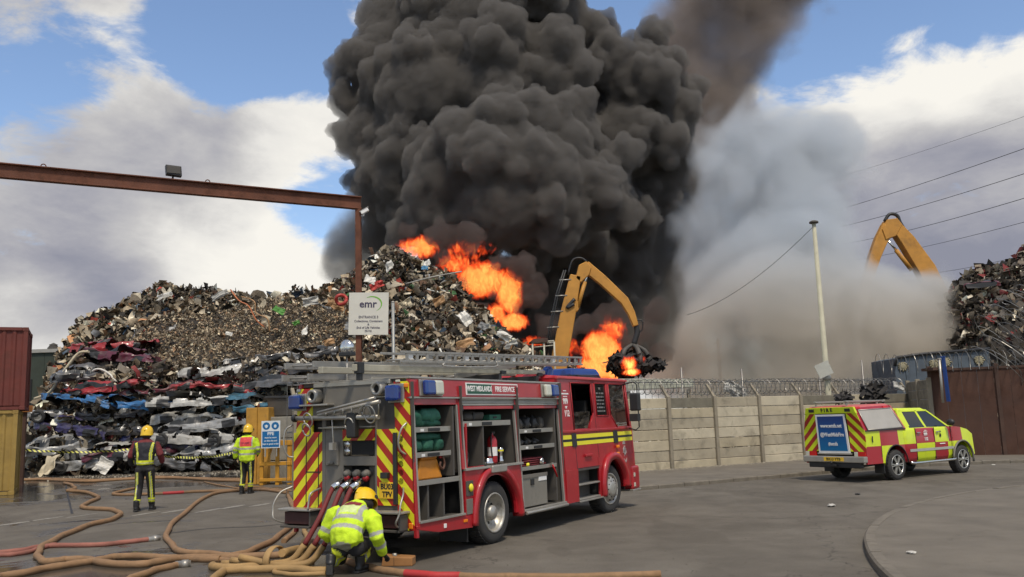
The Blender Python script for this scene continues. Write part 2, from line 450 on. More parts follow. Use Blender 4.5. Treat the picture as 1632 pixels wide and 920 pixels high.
pave_m = mat('pavement_concrete', (.140, .122, .096), .9, var=.18, vscale=1.2, bump=.35, bscale=45, dirt=.3, dirt_col=(.07, .062, .05))
kerb_m = mat('kerb_stone', (.155, .135, .105), .85, var=.2, vscale=5, bump=.25, bscale=30, dirt=.35, dirt_col=(.06, .052, .042), dscale=4)
def pavement(name, edge, back, inner_side):
    """raised sheet bounded by the kerb line 'edge'; separate kerb stones along it"""
    H = .11; KW = .15
    pts = spline([(x, y, 0) for x, y in edge], 10)
    E, I = [], []
    for i, p in enumerate(pts):
        t = (pts[min(i+1, len(pts)-1)]-pts[max(i-1, 0)]).normalized()
        nrm_ = Vector((-t.y, t.x, 0))*inner_side
        E.append(p); I.append(p+nrm_*KW)
    mb = MB(); poly = [(q.x, q.y, H-.004) for q in I]+[(x, y, H-.004) for x, y in back]
    mb.add(poly, [tuple(range(len(poly)))])
    po = struct(mb.build(name, pave_m))
    # stones every ~0.9 m
    L = [0]
    for a, b in zip(pts, pts[1:]): L.append(L[-1]+(b-a).length)
    def pt(arr, d):
        d = min(max(d, 0), L[-1]-1e-6)
        for i in range(len(L)-1):
            if L[i+1] >= d:
                t = (d-L[i])/(L[i+1]-L[i]); return arr[i].lerp(arr[i+1], t)
    d = 0
    while d < L[-1]-.2:
        e = min(d+.9, L[-1]); kb = MB(); n = 3; vs = []
        dz = rnd.uniform(-.006, .006)
        q = [d+.008+(e-d-.016)*k/n for k in range(n+1)]
        for dd in q:
            a, b = pt(E, dd), pt(I, dd); c_ = a.lerp(b, .18)
            vs += [(a.x, a.y, -.02), (a.x, a.y, H-.025+dz), (c_.x, c_.y, H+dz), (b.x, b.y, H+dz), (b.x, b.y, -.02)]
        fs = []
        for k in range(n):
            for j in range(4): fs.append((k*5+j, (k+1)*5+j, (k+1)*5+j+1, k*5+j+1))
        fs += [(4, 3, 2, 1, 0), tuple(n*5+j for j in range(5))]
        kb.add(vs, fs); kb.build('kerb_stone', kerb_m, po)
        d = e
    return po
pavement('pavement', [(-1.2, 20.3), (3.03, 22.49), (5.6, 24.1), (7.7, 25.35), (10.5, 27.1), (13, 28.05), (16, 28.3), (20, 27.6), (26, 26)], [(30, 32), (20, 34), (12, 34.6), (3, 29.5), (-3, 26.0), (-3, 21.5)], 1)
pavement('pavement', [(3.75, 6.0), (3.8, 8.6), (4.08, 10.3), (4.62, 12.1), (5.25, 13.6), (6.2, 15.25), (7.2, 16.6), (8.6, 18.0), (10.2, 19.2), (12.2, 20.2), (16, 21.2), (24, 21.6)], [(26, 18), (26, 4), (8, 3.5), (4.5, 4)], -1)

# worn give-way dashes across the yard mouth
dash_m = mat('worn_road_paint', (.30, .28, .24), .85, var=.3, vscale=9, dirt=.8, dirt_col=(.12, .108, .09), dscale=9)
for x, y, wpx in ((20, 835, 26), (75, 827, 22), (130, 822, 14), (232, 819, 20), (278, 815, 22), (332, 814, 20), (372, 808, 22), (415, 805, 22)):
    c = G(x, y); mb = MB(); k = 9; wd = wpx/1392*c.y*.33; dp = .5
    ring = [(c.x+math.cos(2*math.pi*i/12)*wd*rnd.uniform(.75, 1.05)+.15*math.sin(2*math.pi*i/12), c.y+math.sin(2*math.pi*i/12)*dp*rnd.uniform(.75, 1.1), .004) for i in range(12)]
    mb.add(ring, [tuple(range(12))]); struct(mb.build('road_marking', dash_m))
# dark tar seam and loose litter
tar = mat('tar', (.02, .018, .016), .5, var=.1)
for path in ([(105, 772), (108, 790), (115, 819)], [(250, 853), (330, 843), (400, 840), (470, 834)]):
    mb = MB(); P3 = spline([G(*p) for p in path], 6); L_, Rr_ = [], []
    for i, p in enumerate(P3):
        t = (P3[min(i+1, len(P3)-1)]-P3[max(i-1, 0)]).normalized(); n_ = Vector((-t.y, t.x, 0))*rnd.uniform(.018, .034)
        L_.append((p.x+n_.x, p.y+n_.y, .004)); Rr_.append((p.x-n_.x, p.y-n_.y, .004))
    k = len(P3); mb.add(L_+Rr_, [(i, i+1, k+i+1, k+i) for i in range(k-1)]); struct(mb.build('road_marking', tar))
paper = mat('litter_paper', (.5, .48, .43), .8, var=.2, dirt=.4)
def crumple(name, c, r, m, seed, label, cat, flat=.35):
    q = random.Random(seed); mb = MB()
    bm = bmesh.new(); bmesh.ops.create_icosphere(bm, subdivisions=2, radius=r)
    vs = [v.co.copy() for v in bm.verts]; fs = [[v.index for v in f.verts] for f in bm.faces]; bm.free()
    out = []
    for v in vs:
        k = 1+.5*(noise.noise(v*(2.2/r)+Vector((seed*7.1, 0, 0))))
        out.append(Vector((v.x*k, v.y*k*.8, v.z*k*flat)))
    zmin = min(v.z for v in out)
    mb.add([(v.x, v.y, v.z-zmin) for v in out], fs)
    return tag(mb.build(name, m, None, (c.x, c.y, c.z), q.uniform(0, 6)), label, cat)
crumple('litter', G(1325, 808), .085, paper, 1, 'pale crumpled litter lying on the open road before the kerbed island', 'litter')
crumple('litter', G(1367, 789), .06, tar, 2, 'small dark crumpled litter on the road in front of the pickup', 'litter')
crumple('litter', G(1453, 882, .11), .07, paper, 3, 'flattened pale litter on the kerbed island pavement', 'litter', .2)
crumple('litter', G(1583, 742, .11), .07, paper, 4, 'small pale litter on the pavement before the rusty gate', 'litter', .3)

# ------------------------------------------------------------ concrete wall
def plank_mat(i, c):
    return mat('plank_concrete_%d' % i, c, .88, var=.16, vscale=1.3, bump=.5, bscale=22, dirt=.42, dirt_col=(.10, .088, .066), dscale=1.6)
PM = [plank_mat(i, c) for i, c in enumerate([(.44, .38, .265), (.48, .425, .31), (.39, .335, .23), (.35, .305, .22)])]
postm = mat('post_concrete', (.26, .225, .165), .88, var=.15, bump=.5, bscale=25, dirt=.3)
wetm = mat('mossy_concrete', (.17, .155, .115), .9, var=.2, bump=.4, dirt=.4)
wA, wB = Vector((3.64, 28.31, 0)), Vector((10.69, 32.41, 0))
wd = (wB-wA).normalized(); wn_ = Vector((wd.y, -wd.x, 0))        # towards the camera
def wall_s(px):
    d = ray(px, 690); n_ = wn_; o_ = Vector((0, 0, CAMH)); t = (wA-o_).dot(n_)/Vector((d.x, d.y, 0)).dot(n_)
    q = o_+d*t; return (q-wA).dot(wd)
postx = [wall_s(x) for x in (1067, 1141, 1212, 1279)]
step = (postx[3]-postx[0])/3
ps = [postx[0]-step*k for k in range(6, 0, -1)]+postx+[postx[3]+step*k for k in (1, 2, 3)]
wall = thing('concrete_wall', 'concrete plank wall with pale weathered panels between posts behind the fire engine', 'wall', (wA.x, wA.y, 0), math.atan2(wd.y, wd.x))
NR = 7; PHT = 2.40/NR
for i in range(len(ps)-1):
    for k in range(NR):
        a, b = ps[i]+.07, ps[i+1]-.07
        mb = MB(); t0 = rnd.uniform(-.012, .012); t1 = t0+rnd.uniform(-.01, .01); z0, z1 = k*PHT+.006, (k+1)*PHT-.008
        mb.hexa([(a, -.025+t0, z0), (b, -.025+t1, z0), (b, .03, z0), (a, .03, z0), (a, -.025+t0+.004, z1+rnd.uniform(-.006, .004)), (b, -.025+t1+.004, z1+rnd.uniform(-.006, .004)), (b, .03, z1), (a, .03, z1)])
        m = wetm if (k == NR-1 and rnd.random() < .5) else PM[rnd.choice([0, 0, 1, 1, 2, 3])]
        mb.build('plank', m, wall, bevel=.012)
for s_ in ps:
    mb = MB(); mb.box((s_-.065, -.09, -.02), (s_+.065, .07, 2.44)); 
    mb.build('post', postm, wall, bevel=.01)
    mb = MB(); mb.hexa([(s_-.05, -.05, 2.42), (s_+.05, -.05, 2.42), (s_+.05, .05, 2.42), (s_-.05, .05, 2.42), (s_-.04, .30, 2.86), (s_+.04, .30, 2.86), (s_+.04, .38, 2.84), (s_-.04, .38, 2.84)])
    mb.build('post_arm', postm, wall)
# taller darker stretch next to the gate
e0 = wA+wd*ps[-1]; e1 = at(1489, 700, 32.0); e1.z = 0
d2 = (e1-e0); L2 = d2.length; d2.normalize()
wall2 = thing('concrete_wall', 'taller darker concrete panel wall between pale wall and rusty gate', 'wall', (e0.x, e0.y, 0), math.atan2(d2.y, d2.x))
dkm = mat('shaded_stained_concrete', (.20, .18, .135), .9, var=.22, vscale=1.5, bump=.5, bscale=20, dirt=.5, dirt_col=(.07, .062, .045))  # base colour darkened to carry this stretch's shade, stains laid over it
for k in range(8):
    for j in range(2):
        mb = MB(); mb.box((.1+j*L2/2, -.03+rnd.uniform(-.008, .008), k*.355+.006), ((j+1)*L2/2-.03, .03, (k+1)*.355-.008)); mb.build('plank', dkm, wall2, bevel=.012)
for j in range(3):
    mb = MB(); mb.box((j*L2/2-.06+.02, -.08, 0), (j*L2/2+.08, .07, 2.9)); mb.build('post', postm, wall2, bevel=.01)

# ------------------------------------------------------------ razor wire
wirem = mat('galvanised_wire', (.24, .23, .21), .45, .7, var=.2)
def coil(name, a, b, r, turns, label, wire=.011, seg=18, jit=.08, mats=wirem, barb=True, group=None):
    a, b = Vector(a), Vector(b); d = (b-a); L = d.length; d.normalize(); u = Vector((0, 0, 1)).cross(d).normalized(); v = d.cross(u)
    pts = []; n = int(turns*seg); q = random.Random(int(L*100))
    dz = dr = 0
    for i in range(n+1):
        t = i/n; an = 2*math.pi*turns*t
        if i % seg == 0: dr = q.uniform(-jit, jit); ds = q.uniform(-.5, .5)
        rr = r*(1+dr)
        sag = -.05*math.sin(math.pi*t*4)**2
        pts.append(a+d*(L*t+ds*.04*L/turns)+u*math.cos(an)*rr+v*math.sin(an)*rr*.95+Vector((0, 0, sag)))
    mb = MB(); mb.tube(pts, wire, 3, smooth=False)
    if barb:
        for i in range(2, n, 3):
            p = pts[i]; t = (pts[i+1 if i < n else i]-pts[i-1]).normalized(); x = Vector((q.gauss(0, 1), q.gauss(0, 1), q.gauss(0, 1))).normalized()*.035
            mb.add([p+x, p-x, p+t*.03], [(0, 1, 2)])
    return tag(mb.build(name, mats), label, 'wire', group)
A3 = wA+wd*ps[0]+Vector((0, 0, 2.78)); B3 = wA+wd*ps[-1]+Vector((0, 0, 2.78)); bk = -wn_*.22
coil('razor_wire_coil', A3+bk, B3+bk, .27, 105, 'long galvanised razor wire coil along the top of the pale plank wall')
for zz_, off in ((2.56, .14), (2.70, .22), (2.84, .32)):
    pass
mb = MB()
for zz_, off in ((2.58, .14), (2.72, .22), (2.85, .32)):
    mb.tube([wA+wd*ps[0]-wn_*off+Vector((0, 0, zz_)), wA+wd*ps[-1]-wn_*off+Vector((0, 0, zz_))], .008, 3)
tag(mb.build('barbed_wire', wirem), 'straight barbed strands strung between the angled wall post arms', 'wire')
# thin mesh fence standing behind the wall
fence = thing('mesh_fence', 'thin grey palisade mesh fence rising behind the plank wall', 'fence', (0, 0, 0))
mb = MB(); F0 = A3+bk*3.6; F1 = B3+bk*3.6; n = 90
for i in range(n+1):
    p = F0.lerp(F1, i/n); mb.tube([(p.x, p.y, 0.0), (p.x, p.y, 3.05+.05*rnd.random())], .008, 3, cap=False)
for z_ in (.4, 1.7, 2.95): mb.tube([(F0.x, F0.y, z_), (F1.x, F1.y, z_)], .02, 4)
o = mb.build('fence_bars', wirem, fence); o['kind'] = 'stuff'
for px, top in ((1117, 585), (1215, 587), (1411, 573), (1340, 600)):
    s_ = wall_s(px); p = wA+wd*s_-wn_*.8; d = ray(px, top); tz = CAMH+d.z*p.y/d.y
    mb = MB(); mb.tube([(p.x, p.y, 0), (p.x, p.y, tz)], .035, 6); mb.build('fence_post', wirem, fence)

# ------------------------------------------------------------ gate
rustm = mat('rust_brown_sheet', (.075, .033, .020), .75, var=.22, vscale=1.1, bump=.2, bscale=8, dirt=.4, dirt_col=(.055, .027, .018), dscale=1.2)
rust2 = mat('rust_brown_edge', (.07, .035, .022), .7, var=.2)
gA = e1+Vector((.05, 0, 0)); gB = at(1760, 700, 30.0); gB.z = 0
gd = (gB-gA); GL = gd.length; gd.normalize()
gate = thing('sheet_metal_gate', 'tall rust brown sheet metal gate closing the yard on the right', 'gate', (gA.x, gA.y, 0), math.atan2(gd.y, gd.x))
nb = 10
for i in range(nb):
    mb = MB(); mb.box((i*GL/nb+.004, -.02+rnd.uniform(0, .006), .06), ((i+1)*GL/nb-.004, .02, 3.12)); mb.build('gate_sheet', rustm, gate)
mb = MB(); mb.box((0, -.05, 3.12), (GL, .05, 3.2)); mb.build('top_rail', rust2, gate)
for s_ in (0, GL*.42, GL*.8): mb = MB(); mb.box((s_-.06, -.07, 0), (s_+.06, .07, 3.3)); mb.build('gate_post', rust2, gate)
coil('razor_wire_coil', gA+Vector((-1.9, 0, 3.45)), gB+Vector((0, 0, 3.45)), .36, 24, 'wide looping razor wire coil on top of the rusty gate', wire=.011)
bluem = mat('blue_post_paint', (.010, .045, .20), .5, var=.15, dirt=.2)
p = at(1508, 640, 31.0)
t_ = thing('leaning_post', 'blue painted steel post leaning against the top of the gate', 'post', (p.x, p.y, 0))
mb = MB(); a_, b_ = at(1503, 570, 31.0)-Vector((p.x, p.y, 0)), at(1512, 640, 31.0)-Vector((p.x, p.y, 0)); lo = b_; mb.tube([lo, a_], .075, 4, smooth=False); mb.build('shaft', bluem, t_)
mb = MB(); mb.tube([a_+Vector((0, 0, -.0)), a_+Vector((0, 0, .05))], .09, 4, smooth=False); mb.build('cap', bluem, t_)
t_ = thing('leaning_post', 'pale galvanised post beside the blue post above the gate', 'post', (p.x, p.y, 0))
mb = MB(); a_, b_ = at(1497, 573, 30.95)-Vector((p.x, p.y, 0)), at(1503, 642, 30.95)-Vector((p.x, p.y, 0)); lo = b_; mb.tube([lo, a_], .045, 6); mb.build('shaft', steel, t_)
mb = MB(); mb.box((a_.x-.05, a_.y-.05, a_.z), (a_.x+.05, a_.y+.05, a_.z+.04)); mb.build('cap', steel, t_)

for zb_ in (3.17,):
    mb = MB(); mb.box((-.35, .0, zb_-.05), (.35, .9, zb_+.05)); mb.build('bracket', rust2, t_)

# ------------------------------------------------------------ lamp column and its sign
polem = mat('pole_cream', (.42, .40, .29), .6, var=.12, dirt=.25)
pb = at(1321, 640, 33.2); pt_ = at(1297, 356, 33.2)
lean = (pt_.x-pb.x)/(pt_.z-pb.z)
pole = thing('lighting_column', 'tall cream tapered column standing behind the plank wall', 'pole', (pb.x-lean*pb.z, 33.2, 0))
mb = MB(); mb.tube([(0, 0, 0), (lean*1.6, 0, 1.6), (lean*1.7, 0, 1.7), (lean*pt_.z, 0, pt_.z)], [.15, .15, .12, .075], 12); mb.build('shaft', polem, pole)
mb = MB(); mb.lathe([(0, 0), (.17, 0), (.17, .06), (.1, .1), (0, .1)], (lean*pt_.z, 0, pt_.z)); mb.build('cap', dgrey, pole)
mb = MB()
zz_ = at(1318, 606, 33.2).z
mb.lathe([(.15, 0), (.16, .02), (.16, .16), (.15, .18)], (lean*zz_, 0, zz_)); mb.build('band', steel, pole)
sg = at(1313, 589, 32.9)
t_ = thing('square_sign', 'blank pale square sign hung crooked on the cream column', 'sign', sg)
mb = MB(); Mr = Matrix.Rotation(R(-22), 4, 'Y'); mb.box((-.28, -.01, -.26), (.28, .01, .26), 0, Mr); mb.build('plate', mat('sign_pale', (.42, .42, .37), .6, var=.15, dirt=.3), t_)
mb = MB(); mb.box((-.05, .0, -.05), (.05, .2, .05)); mb.build('bracket', steel, t_)

# wires
wm = mat('cable_black', (.03, .03, .03), .6, var=0)
def cable(a, b, sag, r, label, name='power_line', group='power lines crossing the sky on the right'):
    a, b = Vector(a), Vector(b); n = 24
    pts = [a.lerp(b, i/n)-Vector((0, 0, sag*4*(i/n)*(1-i/n))) for i in range(n+1)]
    mb = MB(); mb.tube(pts, r, 4); return tag(mb.build(name, wm), label, 'cable', group)
for k, (x1, y1, x2, y2, lb) in enumerate([(1340, 275, 1632, 175, 'highest and faintest of the power lines on the right'), (1330, 330, 1632, 226, 'second power line from the top crossing the right sky'),
        (1370, 348, 1632, 266, 'third power line from the top, above the raised crane arm'), (1400, 372, 1632, 305, 'fourth power line, passing right behind the crane knuckle'),
        (1400, 402, 1632, 343, 'fifth power line, just above the right scrap heap'), (1480, 430, 1632, 396, 'lowest power line, touching the top of the right heap')]):
    a = at(x1, y1, 95); b = at(x2, y2, 60); d = b-a
    cable(a-d*.5, b+d*.6, .6, (.012, .024, .024, .024, .018, .018)[k], lb)
cable((pt_.x, 33.2, pt_.z-.1), at(1095, 502, 46), .5, .012, 'thin service wire running down from the cream column into the smoke', 'service_wire', None)

# ------------------------------------------------------------ scrap heaps
nrs = np.random.RandomState(11)
def interp_prof(P):
    xs = [p[0] for p in P]; zs = [p[1] for p in P]
    return lambda x: np.interp(x, xs, zs)
def crest_pts(pix, Y):
    out = []
    for x, y in pix:
        p = at(x, y, Y); out.append((p.x, p.z))
    return sorted(out)
HY0, HYC = 39.0, 50.0
crestL = interp_prof(crest_pts([(5, 745), (30, 690), (62, 640), (78, 600), (92, 572), (112, 545), (122, 515), (160, 495), (210, 470), (258, 456), (300, 453), (345, 458), (400, 466), (450, 470), (470, 452), (520, 448), (548, 440), (575, 415),
    (600, 402), (625, 398), (655, 404), (690, 418), (715, 428), (738, 465), (748, 485), (775, 500), (800, 525), (830, 548), (850, 562), (900, 585), (940, 610), (990, 650), (1040, 690)], HYC))
def hnoise(x, y, s, seed=0.0):
    return noise.noise(Vector((x*s+seed, y*s-seed, seed*.3)))
def heap_z(x, y, crest, y0, yc, yb, steep=.42):
    S = float(crest(x*(yc/max(y, 1.0)) if y < yc else x))
    # x is compared along the line of sight of a standing observer so the slope keeps the crest outline
    S = S*.968
    t = (y-y0)/(yc-y0)
    if t <= 0: return -.3
    if t < .16: h = t/.16*steep
    elif t < 1: h = steep+(1-steep)*((t-.16)/.84)**.9
    else: h = 1-((y-yc)/(yb-yc))**1.4
    fade = min(1.0, (1.0 if t < 1 else 1.0))
    z = S*h
    z += (hnoise(x, y, .35, 3)*.7+hnoise(x, y, .9, 9)*.35+hnoise(x, y, 2.2, 5)*.15)*min(1, max(0, z)/2.5)
    return z
def build_heap(name, label, crest, x0, x1, y0, yc, yb, step_, m, steep=.42):
    nx = int((x1-x0)/step_)+1; ny = int((yb-y0)/step_)+1
    X = np.linspace(x0, x1, nx); Y = np.linspace(y0-.2, yb, ny)
    vs = [(x, y, heap_z(x, y, crest, y0, yc, yb, steep)) for y in Y for x in X]
    fs = [(j*nx+i, j*nx+i+1, (j+1)*nx+i+1, (j+1)*nx+i) for j in range(ny-1) for i in range(nx-1)]
    mb = MB(); mb.add(vs, fs, 0, True); o = mb.build(name, m); o['kind'] = 'structure'; o['label'] = label
    V = np.array(vs).reshape(ny, nx, 3); return o, V
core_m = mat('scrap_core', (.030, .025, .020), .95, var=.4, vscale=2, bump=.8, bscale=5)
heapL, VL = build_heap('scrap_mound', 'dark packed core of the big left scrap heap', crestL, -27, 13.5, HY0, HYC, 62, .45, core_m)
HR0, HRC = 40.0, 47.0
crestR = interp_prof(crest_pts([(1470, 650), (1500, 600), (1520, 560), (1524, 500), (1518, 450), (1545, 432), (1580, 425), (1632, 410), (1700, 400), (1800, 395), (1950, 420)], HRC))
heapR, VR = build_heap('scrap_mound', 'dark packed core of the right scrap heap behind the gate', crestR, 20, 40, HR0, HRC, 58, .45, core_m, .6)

shard_mat = vcol_mat('scrap_shards', .62, .25, .4, 14)
def shards(name, label, n, V, size, palette, weights, region=None, lift=.12, seed=5, elong=2.2, tmax=.62, bright=1.0, push=0.0):
    """thousands of small bent strips strewn over the heap skin V: one joined mass"""
    q = np.random.RandomState(seed); ny, nx, _ = V.shape
    J = (q.rand(n*4)**1.15*(ny-1)*tmax); I = q.rand(n*4)*(nx-1)
    j0 = J.astype(int); i0 = I.astype(int); fj = (J-j0)[:, None]; fi = (I-i0)[:, None]
    Pp = V[j0, i0]*(1-fi)*(1-fj)+V[j0, i0+1]*fi*(1-fj)+V[j0+1, i0]*(1-fi)*fj+V[j0+1, i0+1]*fi*fj
    ok = Pp[:, 2] > .02
    if region is not None: ok &= region(Pp, q)
    Pp = Pp[ok][:n]; n = len(Pp)
    sz = size[0]*(size[1]/size[0])**(q.rand(n)**1.6)
    # random frames
    A = q.randn(n, 3); A /= np.linalg.norm(A, axis=1)[:, None]
    B = q.randn(n, 3); B -= A*(A*B).sum(1)[:, None]; B /= np.linalg.norm(B, axis=1)[:, None]
    Cc = np.cross(A, B)
    wd_ = sz/(1+q.rand(n)*elong*1.5); 
    K = 4                                             # cross lines of the strip
    verts = np.empty((n, K*2, 3))
    bend = q.uniform(-1, 1, (n, K))*.35; tw = q.uniform(-.8, .8, n)
    base = Pp+np.stack([q.randn(n)*.05, q.randn(n)*.05-q.rand(n)*push, q.rand(n)*lift], 1)
    for k in range(K):
        t = k/(K-1)-.5
        cen = base+A*(sz*t)[:, None]+Cc*(sz*bend[:, k])[:, None]
        ang = tw*t*2; W_ = B*np.cos(ang)[:, None]+Cc*np.sin(ang)[:, None]
        ww = (wd_*q.uniform(.5, 1.1, n)*.5)[:, None]
        verts[:, 2*k] = cen-W_*ww; verts[:, 2*k+1] = cen+W_*ww
    F = np.array([(2*k, 2*k+1, 2*k+3, 2*k+2) for k in range(K-1)])
    FF = (F[None]+(np.arange(n)*K*2)[:, None, None]).reshape(-1, 4)
    me = bpy.data.meshes.new(name); nv = n*K*2; nf = len(FF)
    me.vertices.add(nv); me.vertices.foreach_set('co', verts.ravel())
    me.loops.add(nf*4); me.loops.foreach_set('vertex_index', FF.ravel().astype(np.int32))
    me.polygons.add(nf); me.polygons.foreach_set('loop_start', np.arange(nf, dtype=np.int32)*4); me.polygons.foreach_set('loop_total', np.full(nf, 4, np.int32))
    pal = np.array(palette); ci = q.choice(len(pal), n, p=np.array(weights)/sum(weights)); c = np.minimum(pal[ci]*q.uniform(.8, 2.1, (n, 1))*bright*np.array([1.06, 1.0, .90]), .8)
    col = np.ones((n, K*2, 4)); col[:, :, :3] = c[:, None]
    a = me.color_attributes.new('Col', 'FLOAT_COLOR', 'POINT'); a.data.foreach_set('color', col.ravel())
    me.update(calc_edges=True); me.materials.append(shard_mat)
    o = bpy.data.objects.new(name, me); COL.objects.link(o)
    return tag(o, label, 'scrap', None, 'stuff')
mixed = [(.045, .038, .03), (.11, .092, .068), (.20, .17, .125), (.34, .31, .25), (.55, .52, .44), (.085, .05, .03), (.03, .05, .08), (.20, .03, .02), (.035, .09, .035), (.02, .018, .016), (.26, .14, .07)]
mw = [13, 18, 16, 12, 8, 7, 2.2, 1.3, .9, 11, 2.2]
fine_p = [(.12, .098, .07), (.17, .145, .105), (.085, .068, .05), (.24, .21, .155), (.045, .036, .028), (.14, .09, .055), (.36, .33, .26)]
def px_of(P):
    """photo column of world points, used only to say where on the heap the fine shred lies"""
    d = P-np.array([0, 0, CAMH]); w_ = d@np.array(cf); return W0/2+FPX*(d@np.array(CX))/w_, H0/2-FPX*(d@np.array(CU))/w_
def in_fine(P, q):
    x, z = P[:, 0], P[:, 2]; e = ((x+13.5)/7.2)**2+((z-6.2)/2.9)**2
    return e < q.uniform(.55, 1.25, len(P))
shards('fine_shred', 'brown fine metal shred covering the middle slope of the left heap', 34000, VL, (.07, .26), fine_p, [20, 16, 12, 8, 10, 8, 2.5], in_fine, .06, 5, tmax=.6, bright=1.45)
shards('mixed_scrap', 'pale and dark mixed metal scrap covering the left heap', 42000, VL, (.12, .95), mixed, mw, lambda P, q: ~in_fine(P, q) & (P[:, 2] > .2), .22, 6, tmax=.62)
shards('mixed_scrap', 'dense mixed scrap towards the peak of the left heap', 16000, VL, (.15, .9), mixed, mw, lambda P, q: (P[:, 0] > -6.5), .3, 16, tmax=.62)
dark_p = [(.03, .027, .024), (.06, .05, .04), (.10, .085, .065), (.22, .20, .16), (.12, .02, .02), (.42, .40, .34)]
shards('mixed_scrap', 'dark twisted scrap covering the right heap', 17000, VR, (.15, .9), dark_p, [16, 12, 10, 6, 3, 2.5], None, .25, 8, tmax=.6)

def wall_patch(x0, x1, z1, y0, sl, nx=24, nz=10):
    return np.array([[(x0+(x1-x0)*i/(nx-1), y0+sl*z1*(k/(nz-1))+.35*hnoise(i*.7, k*.9, 1.0, 4), .15+z1*(k/(nz-1))) for i in range(nx)] for k in range(nz)])
shards('mixed_scrap', 'loose scrap wedged between the crushed cars at the foot of the left heap', 5400, wall_patch(-21.6, -9.6, 4.6, 39.0, .42), (.10, .85), dark_p+[(.16, .13, .09), (.30, .28, .24), (.45, .44, .41)], [16, 14, 10, 6, 2, 4, 10, 8, 5], lambda P, q: P[:, 0] > -21.3+P[:, 2]*.3, .25, 21, tmax=1.0, push=.5)
# ---- crushed cars, each one a thing: bodies bent by squeezing a car shell
def car_shell(seed, length=4.2, hatch=True):
    """grid-built car body: returns vertices, faces, materials (0 paint, 1 glass, 2 black)"""
    q = random.Random(seed)
    L, Wd, n = length, 1.66, 26
    def roof(t):
        P = [(0, .62), (.03, .78), (.22, .88), (.30, .93), (.42, 1.33), (.55, 1.40), (.78, 1.36), (.90, 1.0 if hatch else .98), (.97, .9), (1, .6)]
        return float(np.interp(t, [p[0] for p in P], [p[1] for p in P]))
    rows = []
    NS = 12
    vs, fs, ms = [], [], []
    for i in range(n+1):
        t = i/n; x = (t-.5)*L; h_ = roof(t); taper = .93 if t in (0, 1) else 1
        wl = min(1, 3*t+.8, 3*(1-t)+.8)
        for j in range(NS+1):
            u = j/NS
            # section: sill, side, waist, window, roof, mirror image
            secs = [(-1, .22), (-1.02, .45), (-1.0, .72), (-.97, .86), (-.84, max(.86, h_-.06)), (-.6, h_), (0, h_+.02)]
            k = u*12
            if k <= 6: a = secs[int(round(k))]
            else: a = secs[12-int(round(k))]; a = (-a[0], a[1])
            zt = min(a[1], h_) if abs(a[0]) > .9 else a[1]
            vs.append(Vector((x, a[0]*Wd/2*wl, zt)))
    for i in range(n):
        for j in range(NS):
            t = (i+.5)/n; paint = 0
            ax = abs((i+.5)/n-.185) < .075 or abs((i+.5)/n-.80) < .075
            if ax and j in (0, 1, 10, 11): paint = 2
            if j in (3, 8) and .34 < t < .86: paint = 1
            if j in (4, 5, 6, 7) and (.31 < t < .41 or .80 < t < .89): paint = 1
            a = i*(NS+1)+j; fs.append((a, a+1, a+NS+2, a+NS+1)); ms.append(paint)
    for e in (0, n): fs.append(tuple(e*(NS+1)+j for j in range(NS+1))); ms.append(2)
    return vs, fs, ms
def crush(vs, seed, squash, amp=.22):
    amp *= .62; squash = min(.62, squash*1.55)
    out = []
    s = Vector((seed*3.7, seed*1.3, 0)); q = random.Random(seed); tw = q.uniform(-.25, .25); bow = q.uniform(-.12, .12)
    for v in vs:
        z = v.z
        zz_ = .22+(z-.22)*squash
        n1 = noise.noise_vector(v*1.1+s); n2 = noise.noise_vector(v*3.2+s)
        # folded sheet: sharp ridges
        rg = abs(noise.noise(Vector((v.x*2.6, v.y*1.4, v.z*2))+s)); 
        p = Vector((v.x, v.y, zz_))+Vector((n1.x*.25, n1.y*.22, n1.z*.22))*(amp/.22)*(.4+z*.5)+n2*.09*(amp/.22)
        p.z += (rg-.2)*-.12*(amp/.22)+bow*(v.x*v.x/2-.6)
        p.y += tw*v.x*.25
        out.append(p)
    return out
paints = {'silver': (.30, .30, .285), 'pale': (.42, .41, .37), 'red': (.30, .014, .017), 'darkred': (.11, .012, .018), 'blue': (.02, .12, .29), 'navy': (.018, .022, .07), 'black': (.022, .022, .024), 'teal': (.05, .15, .21), 'grey': (.12, .12, .12), 'maroon': (.10, .012, .03), 'white': (.42, .41, .37), 'violet': (.035, .03, .10)}
cglass = mat('broken_glass', (.02, .022, .022), .3, var=.3)
for k, c in paints.items(): mat('car_paint_'+k, c, .38, .25 if k in ('silver', 'grey', 'teal') else 0, var=.25, vscale=1.5, coat=.3, dirt=.6, dirt_col=(.08, .062, .045), dscale=2.6, bump=.25, bscale=5)
car_meshes = {}
